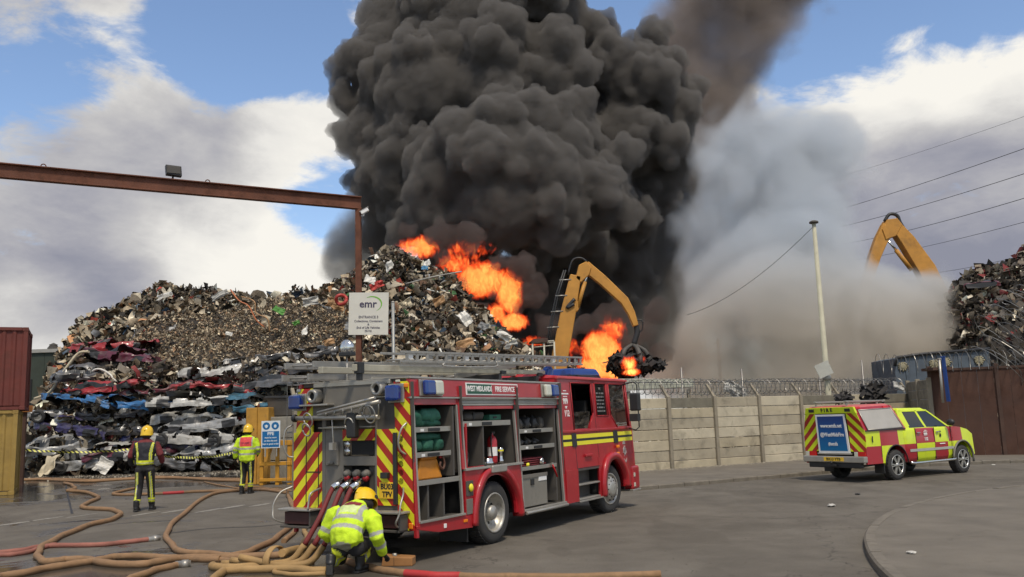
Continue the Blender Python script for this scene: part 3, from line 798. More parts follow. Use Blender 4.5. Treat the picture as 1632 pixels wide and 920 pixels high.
def crushed_car(seed, colr, x, z, y, rz, label, squash=None, ry=0.0, wheels=1, amp=.22, length=4.2, rx=0.0):
    squash = squash or .42
    key = (seed % 7, round(squash, 2), amp, length)
    if key not in car_meshes:
        vs, fs, ms = car_shell(seed, length)
        bm = bmesh.new(); bv = [bm.verts.new(v) for v in vs]
        for f_, mi in zip(fs, ms):
            try: g_ = bm.faces.new([bv[i] for i in f_]); g_.material_index = mi
            except ValueError: pass
        bmesh.ops.subdivide_edges(bm, edges=bm.edges[:], cuts=1, use_grid_fill=True)
        nvz = crush([v.co.copy() for v in bm.verts], seed+1, squash, amp)
        for v, c in zip(bm.verts, nvz): v.co = c
        kill = [f_ for f_ in bm.faces if noise.noise(f_.calc_center_median()*2.1+Vector((seed*9.1, 0, 4))) > .27 or (f_.material_index == 1 and noise.noise(f_.calc_center_median()*1.3+Vector((seed, 7, 4))) > .0)]
        bmesh.ops.delete(bm, geom=kill, context='FACES')
        bmesh.ops.recalc_face_normals(bm, faces=bm.faces[:])
        me = bpy.data.meshes.new('body'); bm.to_mesh(me); bm.free()
        for m in (MATS['car_paint_grey'], cglass, blackp): me.materials.append(m)
        car_meshes[key] = me
    me = car_meshes[key]
    t = thing('crushed_car', label, 'car wreck', (x, y, z), rz); t.rotation_euler = (rx, ry, rz)
    b = bpy.data.objects.new('body', me); COL.objects.link(b); b.parent = t; b.location = (0, 0, -.22)
    b.material_slots[0].link = 'OBJECT'; b.material_slots[0].material = MATS['car_paint_'+colr]
    if 'wheel' not in car_meshes:
        w_ = MB(); w_.lathe([(.17, .02), (.2, .0), (.28, .0), (.30, .03), (.30, .15), (.28, .18), (.17, .18)], (0, 0, 0), 'Y', 16); w_.lathe([(.18, .03), (.13, .05), (.06, .03), (0, .03)], (0, 0, 0), 'Y', 16, 1)
        o = w_.build('wheel', [rubber, rim_m]); car_meshes['wheel'] = o.data; bpy.data.objects.remove(o)
    if wheels:
        for sx in (-.315*length, .30*length)[:wheels]:
            o = bpy.data.objects.new('wheel', car_meshes['wheel']); COL.objects.link(o); o.parent = t; o.location = (sx, -.84, .12); o.rotation_euler = (R(12), R(20), R(-8))
    return t
def hx(px, py, Y): return at(px, py, Y)
car_list = [ # seed, colour, px, py (centre), depth, yaw deg, squash, wheels, amp, label
    (1, 'red', 172, 545, 44.5, 8, .30, 0, .3, 'flattened red car jutting from the top left shoulder of the heap'),
    (2, 'maroon', 185, 566, 43.6, -6, .30, 0, .3, 'dark maroon crushed car below the jutting red one'),
    (3, 'grey', 140, 590, 43.0, 15, .32, 0, .3, 'dull grey crushed car at the left edge under the maroon one'),
    (4, 'darkred', 255, 612, 42.2, 3, .20, 0, .34, 'flattened dark red car in the middle of the red layer'),
    (5, 'red', 160, 611, 42.0, -4, .22, 0, .34, 'bright red crumpled car at the left of the red layer'),
    (6, 'red', 330, 608, 42.0, 5, .18, 0, .32, 'thin squashed red car at the right of the red layer'),
    (7, 'blue', 200, 634, 41.5, 4, .24, 0, .3, 'bright blue crushed car beneath the red layer'),
    (8, 'blue', 120, 632, 41.8, -10, .22, 0, .34, 'smaller dull blue wreck at the left end under the red cars'),
    (9, 'teal', 395, 636, 41.4, -8, .30, 0, .26, 'teal blue crumpled car on the right above the red wing'),
    (10, 'red', 440, 648, 40.9, -12, .24, 1, .26, 'red crushed car beneath the teal one, near the yellow barrier'),
    (11, 'pale', 298, 636, 41.2, 6, .34, 1, .2, 'cream bonnet and wing of a crushed car above the silver hatchback'),
    (12, 'silver', 95, 655, 41.3, 12, .30, 1, .28, 'silver car front at the left edge of the stack'),
    (13, 'black', 180, 654, 41.0, -3, .28, 1, .26, 'black crushed car directly below the bright blue one'),
    (14, 'white', 305, 660, 40.8, 4, .40, 0, .22, 'off white wreck with torn roof above the silver estate'),
    (15, 'violet', 110, 678, 40.7, -7, .34, 1, .22, 'violet blue crushed car low on the left of the stack'),
    (16, 'black', 200, 680, 40.6, 2, .30, 1, .24, 'black flattened car behind the left firefighter helmet'),
    (17, 'silver', 318, 676, 40.3, 3, .46, 2, .12, 'silver estate car body with both wheel arches showing'),
    (18, 'pale', 300, 696, 40.0, -2, .42, 2, .12, 'pale silver car at the right of the stack, second from the ground'),
    (19, 'silver', 90, 706, 40.2, 14, .38, 1, .24, 'battered silver car at the left foot of the stack'),
    (20, 'pale', 160, 716, 40.0, -9, .34, 1, .26, 'pale wreck low in the stack behind the tape'),
    (21, 'maroon', 200, 712, 39.8, 6, .24, 0, .28, 'small maroon wreck by the waist of the left firefighter'),
    (22, 'silver', 140, 738, 39.6, -3, .40, 1, .2, 'silver front wing and arch resting on the ground at the left'),
    (23, 'silver', 340, 716, 39.9, 4, .28, 1, .26, 'silver crushed car right of the left firefighter'),
    (24, 'grey', 255, 738, 39.5, 2, .28, 0, .3, 'bottom grey wreck behind the legs of the left firefighter'),
    (25, 'black', 455, 588, 42.8, 0, .34, 1, .24, 'dark car body lying under the mixed scrap near the gantry post'),
    (26, 'white', 345, 588, 42.7, 9, .40, 0, .26, 'torn white car shell below the fine shred'),
    (27, 'grey', 440, 607, 42.0, -5, .26, 1, .26, 'flat grey wreck above the teal one'),
    (28, 'black', 390, 690, 40.3, 7, .26, 1, .26, 'black wreck beside the yellow vest firefighter'),
    (29, 'grey', 400, 722, 40.0, 0, .24, 0, .3, 'grey wreck at the right foot of the stack'),
    (30, 'silver', 250, 646, 41.1, 5, .22, 0, .3, 'silver squashed car between the blue and cream wrecks'),
    (31, 'navy', 250, 694, 40.4, -4, .30, 0, .24, 'navy wreck with open roof beside the pale silver car'),
    (32, 'grey', 470, 560, 43.6, 8, .3, 0, .28, 'grey sheeted wreck on the slope left of the gantry post'),
]
for seed, c, px_, py_, Y_, dg_, sq, wh, am, lb in car_list:
    p = hx(px_, py_, Y_-1.9-(.9 if py_ < 640 else 0)); rr_ = random.Random(seed)
    crushed_car(seed, c, p.x, max(p.z-.40, .12), p.y+.9, R(dg_*1.7+(180 if seed % 2 else 0)), lb, sq*rr_.uniform(1.0, 1.35), R(rr_.uniform(-9, 9)), wh if not seed % 2 else 0, am, 3.8, R(rr_.uniform(-16, 10)))
for seed, c, px_, py_, Y_, dg_, lb in ((41, 'darkred', 1566, 468, 44.5, 60, 'dark red wreck near the top left of the right heap'), (43, 'grey', 1600, 500, 43.0, -10, 'grey wreck in the middle of the right heap')):
    p = hx(px_, py_, Y_); crushed_car(seed, c, p.x, p.z, p.y, R(dg_), lb, .3, R(10), 0, .3, 2.4)

# ---- larger loose pieces one can point at
def sheet_piece(name, label, px_, py_, Y_, w_, h_, m, seed, cat='scrap', group=None, amp=.25, ext=0.0):
    p = at(px_, py_, Y_); q = random.Random(seed); mb = MB(); n = 6
    vs = []
    for j in range(n+1):
        for i in range(n+1):
            u, v = (i/n-.5)*w_, (j/n-.5)*h_
            k = noise.noise(Vector((u*2.3/w_+seed*3.1, v*2.3/h_, 0)))*amp*max(w_, h_)+ext*abs(u)
            e = 1+.12*q.uniform(-1, 1) if i in (0, n) or j in (0, n) else 1
            vs.append((u*e, k, v*e))
    mb.add(vs, [(j*(n+1)+i, j*(n+1)+i+1, (j+1)*(n+1)+i+1, (j+1)*(n+1)+i) for j in range(n) for i in range(n)])
    o = mb.build(name, m, None, p, 0, solid=.03)
    o.rotation_euler = (q.uniform(-.7, .2), q.uniform(-.6, .6), q.uniform(-.6, .6))
    return tag(o, label, cat, group)
pm = {k: mat('scrap_'+k, c, .5, .1, var=.2, dirt=.35, dirt_col=(.13, .10, .07)) for k, c in dict(white=(.60, .58, .52), cream=(.55, .47, .32), pale=(.42, .41, .37), green=(.08, .24, .04), orange=(.45, .14, .05), blue=(.04, .16, .28), tan=(.38, .22, .10), grey=(.22, .22, .21), lred=(.40, .04, .03)).items()}
slope = lambda y_px: 0
for k, (x_, y_, d_, w_, h_, c, lb) in enumerate([
    (78, 742, 38.6, .95, .9, 'cream', 'bent cream panel leaning at the left foot of the heap'), (165, 742, 38.4, .60, .62, 'white', 'flat white square panel standing at the foot of the heap behind the tape'),
    (742, 508, 44, .50, .75, 'white', 'small bright white panel on the right slope of the peak'), (648, 487, 45, .62, .55, 'cream', 'cream rectangular panel right of the white company sign'),
    (620, 424, 47, .55, .5, 'white', 'white appliance panel near the top of the peak'), (590, 446, 46, .55, .5, 'white', 'pale white lump beside the gantry post near the peak'),
    (680, 420, 47, .45, .35, 'white', 'small white piece with blue below, right shoulder of the peak'), (677, 427, 46.8, .35, .3, 'blue', 'small blue sheet under the white piece on the right shoulder'),
    (741, 547, 42.5, .85, .45, 'tan', 'tan crumpled sheet low on the right slope'), (803, 535, 43, .7, .35, 'white', 'white sheet lying low at the right end of the heap'), (815, 548, 43, .7, .3, 'pale', 'grey-white sheet just below the white one at the heap\'s right end'),
    (445, 495, 46, .6, .4, 'green', 'green plastic crate piece on the slope left of the gantry post'), (423, 512, 45, .5, .55, 'cream', 'cream torn bag at the right end of the fine shred'), (486, 528, 44.5, .3, .55, 'white', 'upright white tin between shred and company sign'),
    (350, 470, 48, .9, .3, 'pale', 'pale sheet along the crest left of the cream tangle'), (262, 472, 48, .9, .35, 'white', 'white bent sheet at the left crest'), (472, 515, 45, .35, .2, 'green', 'light green scrap fragment above the upright white tin'),
    (275, 523, 44.5, .45, .25, 'pale', 'small light piece alone in the brown shred'), (365, 532, 44.5, .35, .2, 'white', 'small white scrap in the right of the brown shred'), (243, 594, 42.0, .5, .28, 'cream', 'cream piece resting on the red layer of cars'),
    (600, 455, 46, .8, .35, 'lred', 'thin red strip by the gantry post near the peak'), (535, 485, 45.5, .9, .5, 'tan', 'pink tan crumpled sheet left of the company sign'), (495, 480, 45.5, .8, .4, 'pale', 'grey pale sheet among scrap left of the gantry'),
    (700, 480, 45, .6, .4, 'tan', 'brown yellow sheet in the middle of the right slope'), (690, 552, 42.5, .7, .4, 'pale', 'pale twisted sheet just above the engine ladder'), (770, 520, 43.5, .5, .35, 'grey', 'grey sheet on the lower right slope'),
    (560, 520, 44, .7, .4, 'grey', 'grey bent plate behind the company sign post'), (660, 560, 42, .5, .3, 'cream', 'cream scrap piece right above the long ladder'), (525, 545, 43, .5, .3, 'tan', 'rust coloured sheet left of the sign post foot')]):
    sheet_piece('scrap_sheet', lb, x_, y_, d_-1.2, w_, h_, pm[c], k+1)
# ring and pipes
p = at(544, 478, 43.6); mb = MB(); mb.tube([(.26*math.cos(a), .08*math.sin(2*a), .24*math.sin(a)) for a in [2*math.pi*k/20 for k in range(21)]], .09, 8)
tag(mb.build('scrap_ring', pm['lred'], None, p), 'red orange plastic ring standing out left of the company sign', 'ring')
bent = [(88, 600, 41.4, 'cream', 'long pale bent pillar hanging from the left edge of the stack', [(-.9, 0, -1.0), (-.2, 0, -.7), (.5, -.2, .2), (1.0, 0, 1.0), (1.5, 0, 1.1)], .10),
        (175, 600, 41.4, 'white', 'white curled metal strip above the red layer', [(-1, 0, .1), (-.5, -.1, .35), (0, 0, .1), (.4, -.1, -.25), (1, 0, 0)], .09),
        (395, 495, 45, 'orange', 'tangle of orange cable trailing down from the crest', [(-.9, 0, 1.1), (-.4, -.2, .5), (.1, -.2, .2), (.5, -.3, -.5), (.9, -.2, -.9)], .05),
        (410, 500, 45, 'tan', 'tan cable loops beside the orange tangle', [(-.8, 0, .9), (-.1, -.2, .6), (.0, -.2, 0), (.6, -.3, -.3), (.7, -.2, -1)], .05),
        (690, 445, 45.5, 'pale', 'long pale rod lying across the face of the peak', [(-1.4, 0, -.2), (0, -.1, .1), (1.5, 0, .35)], .05)]
for x_, y_, d_, c, lb, pts, r_ in bent:
    mb = MB(); mb.tube(spline(pts, 5), r_, 6, flat=.6); tag(mb.build('bent_strip', pm[c], None, at(x_, y_, d_-1.0)), lb, 'scrap')
# barrier tape along the foot of the heap
tape_m = stripe_mat('tape_stripes', 0, 2, .5, .0, (.65, .62, .05), (.02, .02, .02), rough=.5)
tm_ = bpy.data.materials['tape_stripes']
def tape(a, b, sag, label):
    a, b = Vector(a), Vector(b); n = 24; mb = MB(); vs = []
    L = (b-a).length
    for i in range(n+1):
        t = i/n; x = t*L; z = a.z*(1-t)+b.z*t-sag*4*t*(1-t)+.01*math.sin(9*t*math.pi); tw = .03*math.cos(i*.7)
        vs += [(x, tw, z-.04), (x, -tw, z+.04)]
    mb.add(vs, [(2*i, 2*i+2, 2*i+3, 2*i+1) for i in range(n)])
    o = mb.build('barrier_tape', stape, None, (a.x, a.y, 0), math.atan2(b.y-a.y, b.x-a.x)); return tag(o, label, 'tape')
stape = stripe_mat('tape_diag', 2, 0, .16, 1.0, (.62, .60, .12), (.025, .025, .02), rough=.5, dirt=0)
pA, pB, pC = at(28, 716, 35), at(212, 716, 36), at(372, 722, 33)
tape(pA, pB, .12, 'black and yellow tape running left from the striped-back firefighter to the containers')
tape(pB, pC, .25, 'black and yellow tape sagging between the two walking firefighters')

# ------------------------------------------------------------ fire engine
EX, EY, EYAW = -1.377, 12.074, R(59.785)
EM = Matrix.Translation((EX, EY, 0))@Matrix.Rotation(EYAW, 4, 'Z')
eng = thing('fire_engine', 'red fire engine with open equipment lockers and striped tail, parked in the road', 'fire engine', (EX, EY, 0), EYAW)
chev_red = (.40, .018, .008); chev_yel = (.74, .70, .02)
chevL = stripe_mat('chevron_left', 1, 2, .285, 1.05, chev_yel, chev_red)
chevR = stripe_mat('chevron_right', 1, 2, .285, -1.05, chev_yel, chev_red, off=.1)
yprint = mat('yellow_reflective', (.80, .72, .03), .4, var=.05)
BW = 2.24                                     # body width; the side leans in above z .9
sw = lambda z: .064*max(z-.9, 0)
def sp(s, z, off=0.0): return (s, sw(z)+off, z)          # point on the right side skin
def spl(s, z, off=0.0): return (s, BW-sw(z)-off, z)
def panel(mb, s0, s1, z0, z1, d0=0.0, d1=.03, mi=0, f=sp):
    q = [f(s0, z0, d0), f(s1, z0, d0), f(s1, z0, d1), f(s0, z0, d1), f(s0, z1, d0), f(s1, z1, d0), f(s1, z1, d1), f(s0, z1, d1)]
    mb.hexa(q, mi)
def ep(name, m, fn, bevel=0.0, segs=1, parent=None, **kw):
    mb = MB(); fn(mb); return mb.build(name, m, parent or eng, bevel=bevel, segs=segs, **kw)

# frame and floors
def f(mb):
    mb.box((.25, .55, .42), (7.3, .75, .62)); mb.box((.25, 1.5, .42), (7.3, 1.7, .62))
    mb.box((.3, .35, .38), (1.2, 1.9, .5)); mb.box((2.95, .3, .36), (6.0, 1.95, .6)); mb.box((6.9, .4, .45), (7.5, 1.9, .8))
    mb.tube([(2.04, .2, .463), (2.04, 2.04, .463)], .1, 8); mb.tube([(6.42, .2, .463), (6.42, 2.04, .463)], .08, 8)
    mb.ball((2.04, 1.12, .46), .24)
ep('chassis', blackp, f)
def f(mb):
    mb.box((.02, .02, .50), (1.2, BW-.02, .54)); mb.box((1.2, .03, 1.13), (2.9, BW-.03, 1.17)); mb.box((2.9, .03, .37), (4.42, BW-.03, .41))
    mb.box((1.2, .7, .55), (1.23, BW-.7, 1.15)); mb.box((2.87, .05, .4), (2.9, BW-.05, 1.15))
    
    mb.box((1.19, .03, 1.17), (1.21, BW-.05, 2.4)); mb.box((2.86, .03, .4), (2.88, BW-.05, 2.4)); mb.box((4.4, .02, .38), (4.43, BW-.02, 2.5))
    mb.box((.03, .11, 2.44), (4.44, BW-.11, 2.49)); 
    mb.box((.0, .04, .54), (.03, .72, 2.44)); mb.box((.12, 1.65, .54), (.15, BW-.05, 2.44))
ep('locker_shell', dgrey, f)  # dark grey here carries the lockers' inner shade in its colour
ep('bulkhead', mat('locker_back_shade', (.055, .05, .042), .7, var=.2), lambda mb: mb.box((.3, .86, .5), (4.40, .92, 2.44)))  # dark colour stands in for the shade deep inside the lockers
# roof deck tread
ep('roof_deck', steel, lambda mb: (mb.box((.0, .1, 2.492), (4.46, BW-.1, 2.51)), mb.box((.3, 1.0, 2.512), (4.3, 1.05, 2.56))), .004)
# red side frame
def side_frame(f_, name):
    def g_(mb):
        panel(mb, .0, .055, .34, 2.22, -.005, .05, f=f_)
        panel(mb, 1.165, 1.235, 1.17, 2.22, -.005, .05, f=f_)
        panel(mb, 2.835, 2.905, .36, 2.22, -.004, .05, f=f_)
        panel(mb, 4.385, 4.44, .36, 2.22, -.004, .05, f=f_)
        panel(mb, .055, 1.165, 2.12, 2.22, .002, .05, f=f_)
        panel(mb, .055, 1.2, .44, .535, -.004, .05, f=f_)
    ep(name, red, g_, .006)
side_frame(sp, 'locker_frame'); side_frame(spl, 'locker_frame')
# aluminium edge strips beside every opening
def f(mb):
    for s0, z0 in ((.056, .54), (1.118, .54), (1.236, 1.18), (2.80, 1.18), (2.906, .4), (4.35, .4)):
        panel(mb, s0, s0+.034, z0, 2.12, -.002, .04)
    for s0, s1, z in ((.06, 1.16, .525), (2.9, 4.4, .385)): panel(mb, s0, s1, z, z+.03, -.03, .03)
    panel(mb, 1.2, 2.9, 1.15, 1.185, -.04, .03)
    mb.tube([sp(2.92, .36, -.04), sp(4.4, .36, -.04)], .028, 8)
ep('edge_strip', steel, f, .003)
# rolled-up shutters: curtain end and red bottom bar
for s0, s1 in ((.06, 1.16), (1.24, 2.83), (2.91, 4.38)):
    if s0 > 1:
        sh = ep('roller_shutter', steel, lambda mb: [panel(mb, s0, s1, 2.105+k*.038, 2.105+k*.038+.034, .004+(k % 2)*.002, .05) for k in range(3)], .004)
        ep('shutter_bar', red, lambda mb: panel(mb, s0+.03, s1-.03, 2.05, 2.10, .006, .04), .006, parent=sh)
        ep('shutter_end', blackp, lambda mb: [panel(mb, q-.02, q+.02, 2.03, 2.12, -.02, .03) for q in (s0+.02, s1-.02)], .004, parent=sh)
# header band
hb = ep('header_band', red, lambda mb: panel(mb, -.002, 4.47, 2.235, 2.485, -.02, .05), .006)
ep('header_band', red, lambda mb: panel(mb, -.002, 4.47, 2.235, 2.485, -.02, .05, f=spl), .006)
ep('band_trim', steel, lambda mb: (panel(mb, -.01, 4.48, 2.486, 2.515, -.03, .06), panel(mb, -.01, 4.48, 2.208, 2.234, -.03, .05)), .004)
# name board
def side_M(s, z, off=-.03):
    n = Vector((0, -1, -.064)).normalized(); x = Vector((1, 0, 0)); y = Vector((0, .064, 1)).normalized()
    return frame_M(sp(s, z, off), x, y)
brd_x0, brd_x1 = 1.62, 3.30
def xat(px, py=0): return 0
nb = ep('name_board', white, lambda mb: panel(mb, 1.37, 2.93, 2.268, 2.452, -.032, -.021))
greenb = mat('name_green', (.02, .09, .05), .5, var=0)
ep('green_field', greenb, lambda mb: panel(mb, 1.395, 2.10, 2.285, 2.435, -.036, -.033), parent=nb)
ep('red_field', red, lambda mb: panel(mb, 2.11, 2.905, 2.285, 2.435, -.036, -.033), parent=nb)
text_obj('lettering', 'WEST MIDLANDS', .115, white, nb, side_M(1.747, 2.36, -.037), bold=.003, sx=.80)
text_obj('lettering', 'FIRE SERVICE', .115, white, nb, side_M(2.507, 2.36, -.037), bold=.003, sx=.93)
# side blue and clear lights
for s0, order in ((.22, 1), (3.78, -1)):
    hl = ep('side_light', steel, lambda mb: panel(mb, s0-.04, s0+.50, 2.245, 2.475, -.05, -.021), .004)
    a, b = (s0, s0+.24) if order > 0 else (s0+.22, s0+.46)
    ep('blue_lens', bluel, lambda mb: panel(mb, a, b, 2.255, 2.465, -.14, -.05), .035, 3, parent=hl)
    c0 = s0+.25 if order > 0 else s0
    ep('clear_lens', clear, lambda mb: panel(mb, c0, c0+.20, 2.255, 2.465, -.13, -.05), .035, 3, parent=hl)
# shelves
def shelf(s0, s1, z, t=.06, d=1.0, lab=True):
    sh = ep('shelf', steel, lambda mb: (mb.box((s0, sw(z)+.035, z-t), (s1, sw(z)+.05, z+.012)), mb.box((s0, sw(z)+.05, z-t*.5), (s1, .85, z-t*.3))), .003)
    if lab:
        ep('label_strip', white, lambda mb: mb.box((s0+.12*(s1-s0)+.05, sw(z)+.031, z-t*.8), (s0+.12*(s1-s0)+.13, sw(z)+.034, z-t*.2)), parent=sh)
        ep('catch', blackp, lambda mb: mb.box(((s0+s1)/2-.14, sw(z)+.02, z-t*.85), ((s0+s1)/2+.14, sw(z)+.035, z-t*.1)), .004, parent=sh)
shelf(.07, 1.05, 1.80); shelf(.07, .95, 1.455); shelf(.06, 1.15, 1.075, lab=False); 
shelf(1.25, 2.72, 1.86, .07); shelf(2.95, 4.2, 1.70); shelf(2.95, 4.2, 1.43); shelf(2.95, 4.2, 1.08, .05, lab=False)
def f(mb):
    mb.box((.98, .06, 1.1), (1.02, .5, 2.1)); mb.box((.36, .08, .54), (.40, .85, 1.04)); mb.box((.74, .08, .54), (.78, .85, 1.04))
    mb.box((1.86, .1, 1.18), (1.90, .85, 1.84)); mb.box((4.18, .06, .45), (4.22, .85, 2.05)); mb.box((.05, .1, .55), (.056, .85, 2.1))
ep('locker_divider', dgrey, f)  # dividers coloured dark to imitate shade inside the lockers
ep('divider', redtrim, lambda mb: (mb.box((1.36, .08, 1.18), (1.40, .75, 1.84)),mb.box((1.4, .08, 1.17), (1.86, .12, 1.19))), .004)
# pump outlet inside first locker
ep('pump_outlet', steel, lambda mb: (mb.lathe([(.13, 0), (.13, .03), (.09, .04), (.09, -.02), (.0, -.02)], (.57, .30, .75), 'Y', 20), mb.box((.42, .34, .56), (.72, .4, 1.0))), 0)
ep('outlet_mouth', blackp, lambda mb: mb.lathe([(.09, .0), (.075, -.04), (0, -.04)], (.57, .29, .75), 'Y', 20))
# drawer in third locker
dw = ep('drawer', mat('drawer_grey', (.27, .25, .21), .5, .4, var=.1, dirt=.2), lambda mb: mb.box((2.93, .07, .43), (3.86, .84, .95)), .008)
ep('drawer_lip', greyp, lambda mb: mb.box((2.93, .055, .90), (3.86, .07, .96)), .003, parent=dw)
ep('drawer_catch', blackp, lambda mb: mb.box((3.27, .05, .78), (3.38, .07, .88)), .006, parent=dw)
ep('drawer_label', white, lambda mb: mb.box((3.55, .06, .83), (3.83, .069, .91)), parent=dw)
# skirts, wheel housings
AC, AR = 2.04, .66
def arch_poly(s0, s1, z0, z1, c, r, zc=.463, n=14, flat=1.0):
    """rectangle with a wheel opening cut from its lower edge"""
    h_ = math.sqrt(max(r*r-(zc-z0)**2*0, 0))
    a0 = math.acos(min(1, 1)) 
    pts = [(s0, z0), (c-r, z0)]
    for i in range(n+1):
        a = math.pi-math.pi*i/n
        pts.append((c+r*math.cos(a), zc+r*math.sin(a)*flat))
    pts += [(c+r, z0), (s1, z0), (s1, z1), (s0, z1)]
    return pts
def arch_panel(mb, s0, s1, z0, z1, c, r, f_=sp, d0=-.003, d1=.04, flat=.96):
    P = arch_poly(s0, s1, z0, z1, c, r, flat=flat)
    # strips above the opening (convex pieces)
    n = 14; L = P[1:2]+P[2:3+n]+[(c+r, z0)]
    top = [(c-r, z1)]+[(c+r*math.cos(math.pi-math.pi*i/n), z1) for i in range(n+1)]+[(c+r, z1)]
    for i in range(len(L)-1):
        if abs(L[i][0]-L[i+1][0]) < 1e-5: continue
        q = [f_(L[i][0], L[i][1], d0), f_(L[i+1][0], L[i+1][1], d0), f_(L[i+1][0], L[i+1][1], d1), f_(L[i][0], L[i][1], d1),
             f_(L[i][0], z1, d0), f_(L[i+1][0], z1, d0), f_(L[i+1][0], z1, d1), f_(L[i][0], z1, d1)]
        mb.hexa(q)
    if s0 < c-r: panel(mb, s0, c-r, z0, z1, d0, d1, f=f_)
    if s1 > c+r: panel(mb, c+r, s1, z0, z1, d0, d1, f=f_)
wa = ep('wheel_panel', red, lambda mb: arch_panel(mb, 1.2, 2.836, .40, 1.148, 2.06, .60))
ep('wheel_panel', red, lambda mb: arch_panel(mb, 1.2, 2.836, .40, 1.148, 2.06, .60, spl))
def flare(path, wid_out, wid_in, thick=.05, f_=sp):
    """moulded wheel-arch lip following a path on the side skin"""
    mb = MB(); pts = spline([(s, 0, z) for s, z in path], 5); vs = []
    c = Vector((sum(p.x for p in pts)/len(pts), 0, path[0][1]))
    for i, p in enumerate(pts):
        t = (pts[min(i+1, len(pts)-1)]-pts[max(i-1, 0)]).normalized(); n_ = Vector((-t.z, 0, t.x))
        o_, q = p+n_*wid_out, p-n_*wid_in
        vs += [f_(o_.x, o_.z, .0), f_(o_.x-n_.x*.02, o_.z-n_.z*.02, -thick), f_(q.x, q.z, -thick), f_(q.x, q.z, .12)]
    fs = [(i*4+k, i*4+k+1, (i+1)*4+k+1, (i+1)*4+k) for i in range(len(pts)-1) for k in range(3)]
    mb.add(vs, fs, 0, True); return mb
rp = [(1.42, .34), (1.45, .6), (1.56, .86), (1.78, 1.06), (2.06, 1.10), (2.34, 1.06), (2.58, .86), (2.74, .6), (2.79, .34)]
flare(rp, .07, .035).build('wheel_arch', red, eng, solid=.012)
flare(rp, .07, .035, f_=spl).build('wheel_arch', red, eng, solid=.012)
ep('arch_step', steel, lambda mb: mb.box((1.86, -.075, 1.075), (2.3, .02, 1.185)), .012)
ep('inner_arch', blackp, lambda mb: [mb.box((AC-.64, .62, .35), (AC+.7, .66, 1.12)), mb.box((AC-.64, .05, 1.10), (AC+.7, .62, 1.13)), mb.box((1.36, .1, .45), (1.39, .62, 1.12)), mb.box((2.80, .1, .45), (2.83, .62, 1.12))])
def f(mb):
    pl = [(.0, .46), (.06, .44), (.5, .36), (1.38, .32), (1.38, .50), (.0, .50)]
    mb.prism(pl, lambda a, b, d: (a, d, b), -.006, .05)
ep('skirt', red, f, .006)
def f(mb):
    mb.prism([(.0, .46), (.06, .44), (.5, .36), (1.38, .32), (1.38, .50), (.0, .50)], lambda a, b, d: (a, BW-d, b), -.006, .05)
    panel(mb, 2.84, 4.44, .36, 2.2, -.002, .03, f=spl); panel(mb, 0.05, 1.2, .5, 2.2, .002, .03, f=spl); panel(mb, 1.2, 2.84, 1.15, 2.2, .002, .03, f=spl)
ep('left_side_panel', red, f)
fl = ep('filler_flap', dgrey, lambda mb: mb.box((1.22, -.012, .78), (1.40, .01, 1.0)), .004)
ep('filler_cap', yprint, lambda mb: mb.ball((1.31, -.03, .9), (.05, .03, .06)), parent=fl)
ep('lower_flap', greyp, lambda mb: mb.box((1.22, -.012, .52), (1.38, .01, .74)), .004)
ep('marker_lamp', amber, lambda mb: mb.box((1.12, -.02, .42), (1.22, -.006, .46)), .004)
ep('marker_lamp', white, lambda mb: mb.box((.62, -.02, .40), (.68, -.006, .46)), .004)
ep('mudflap', blackp, lambda mb: (mb.box((1.30, .05, .12), (1.32, .55, .52)), mb.box((1.3, 1.7, .12), (1.32, 2.2, .52))))

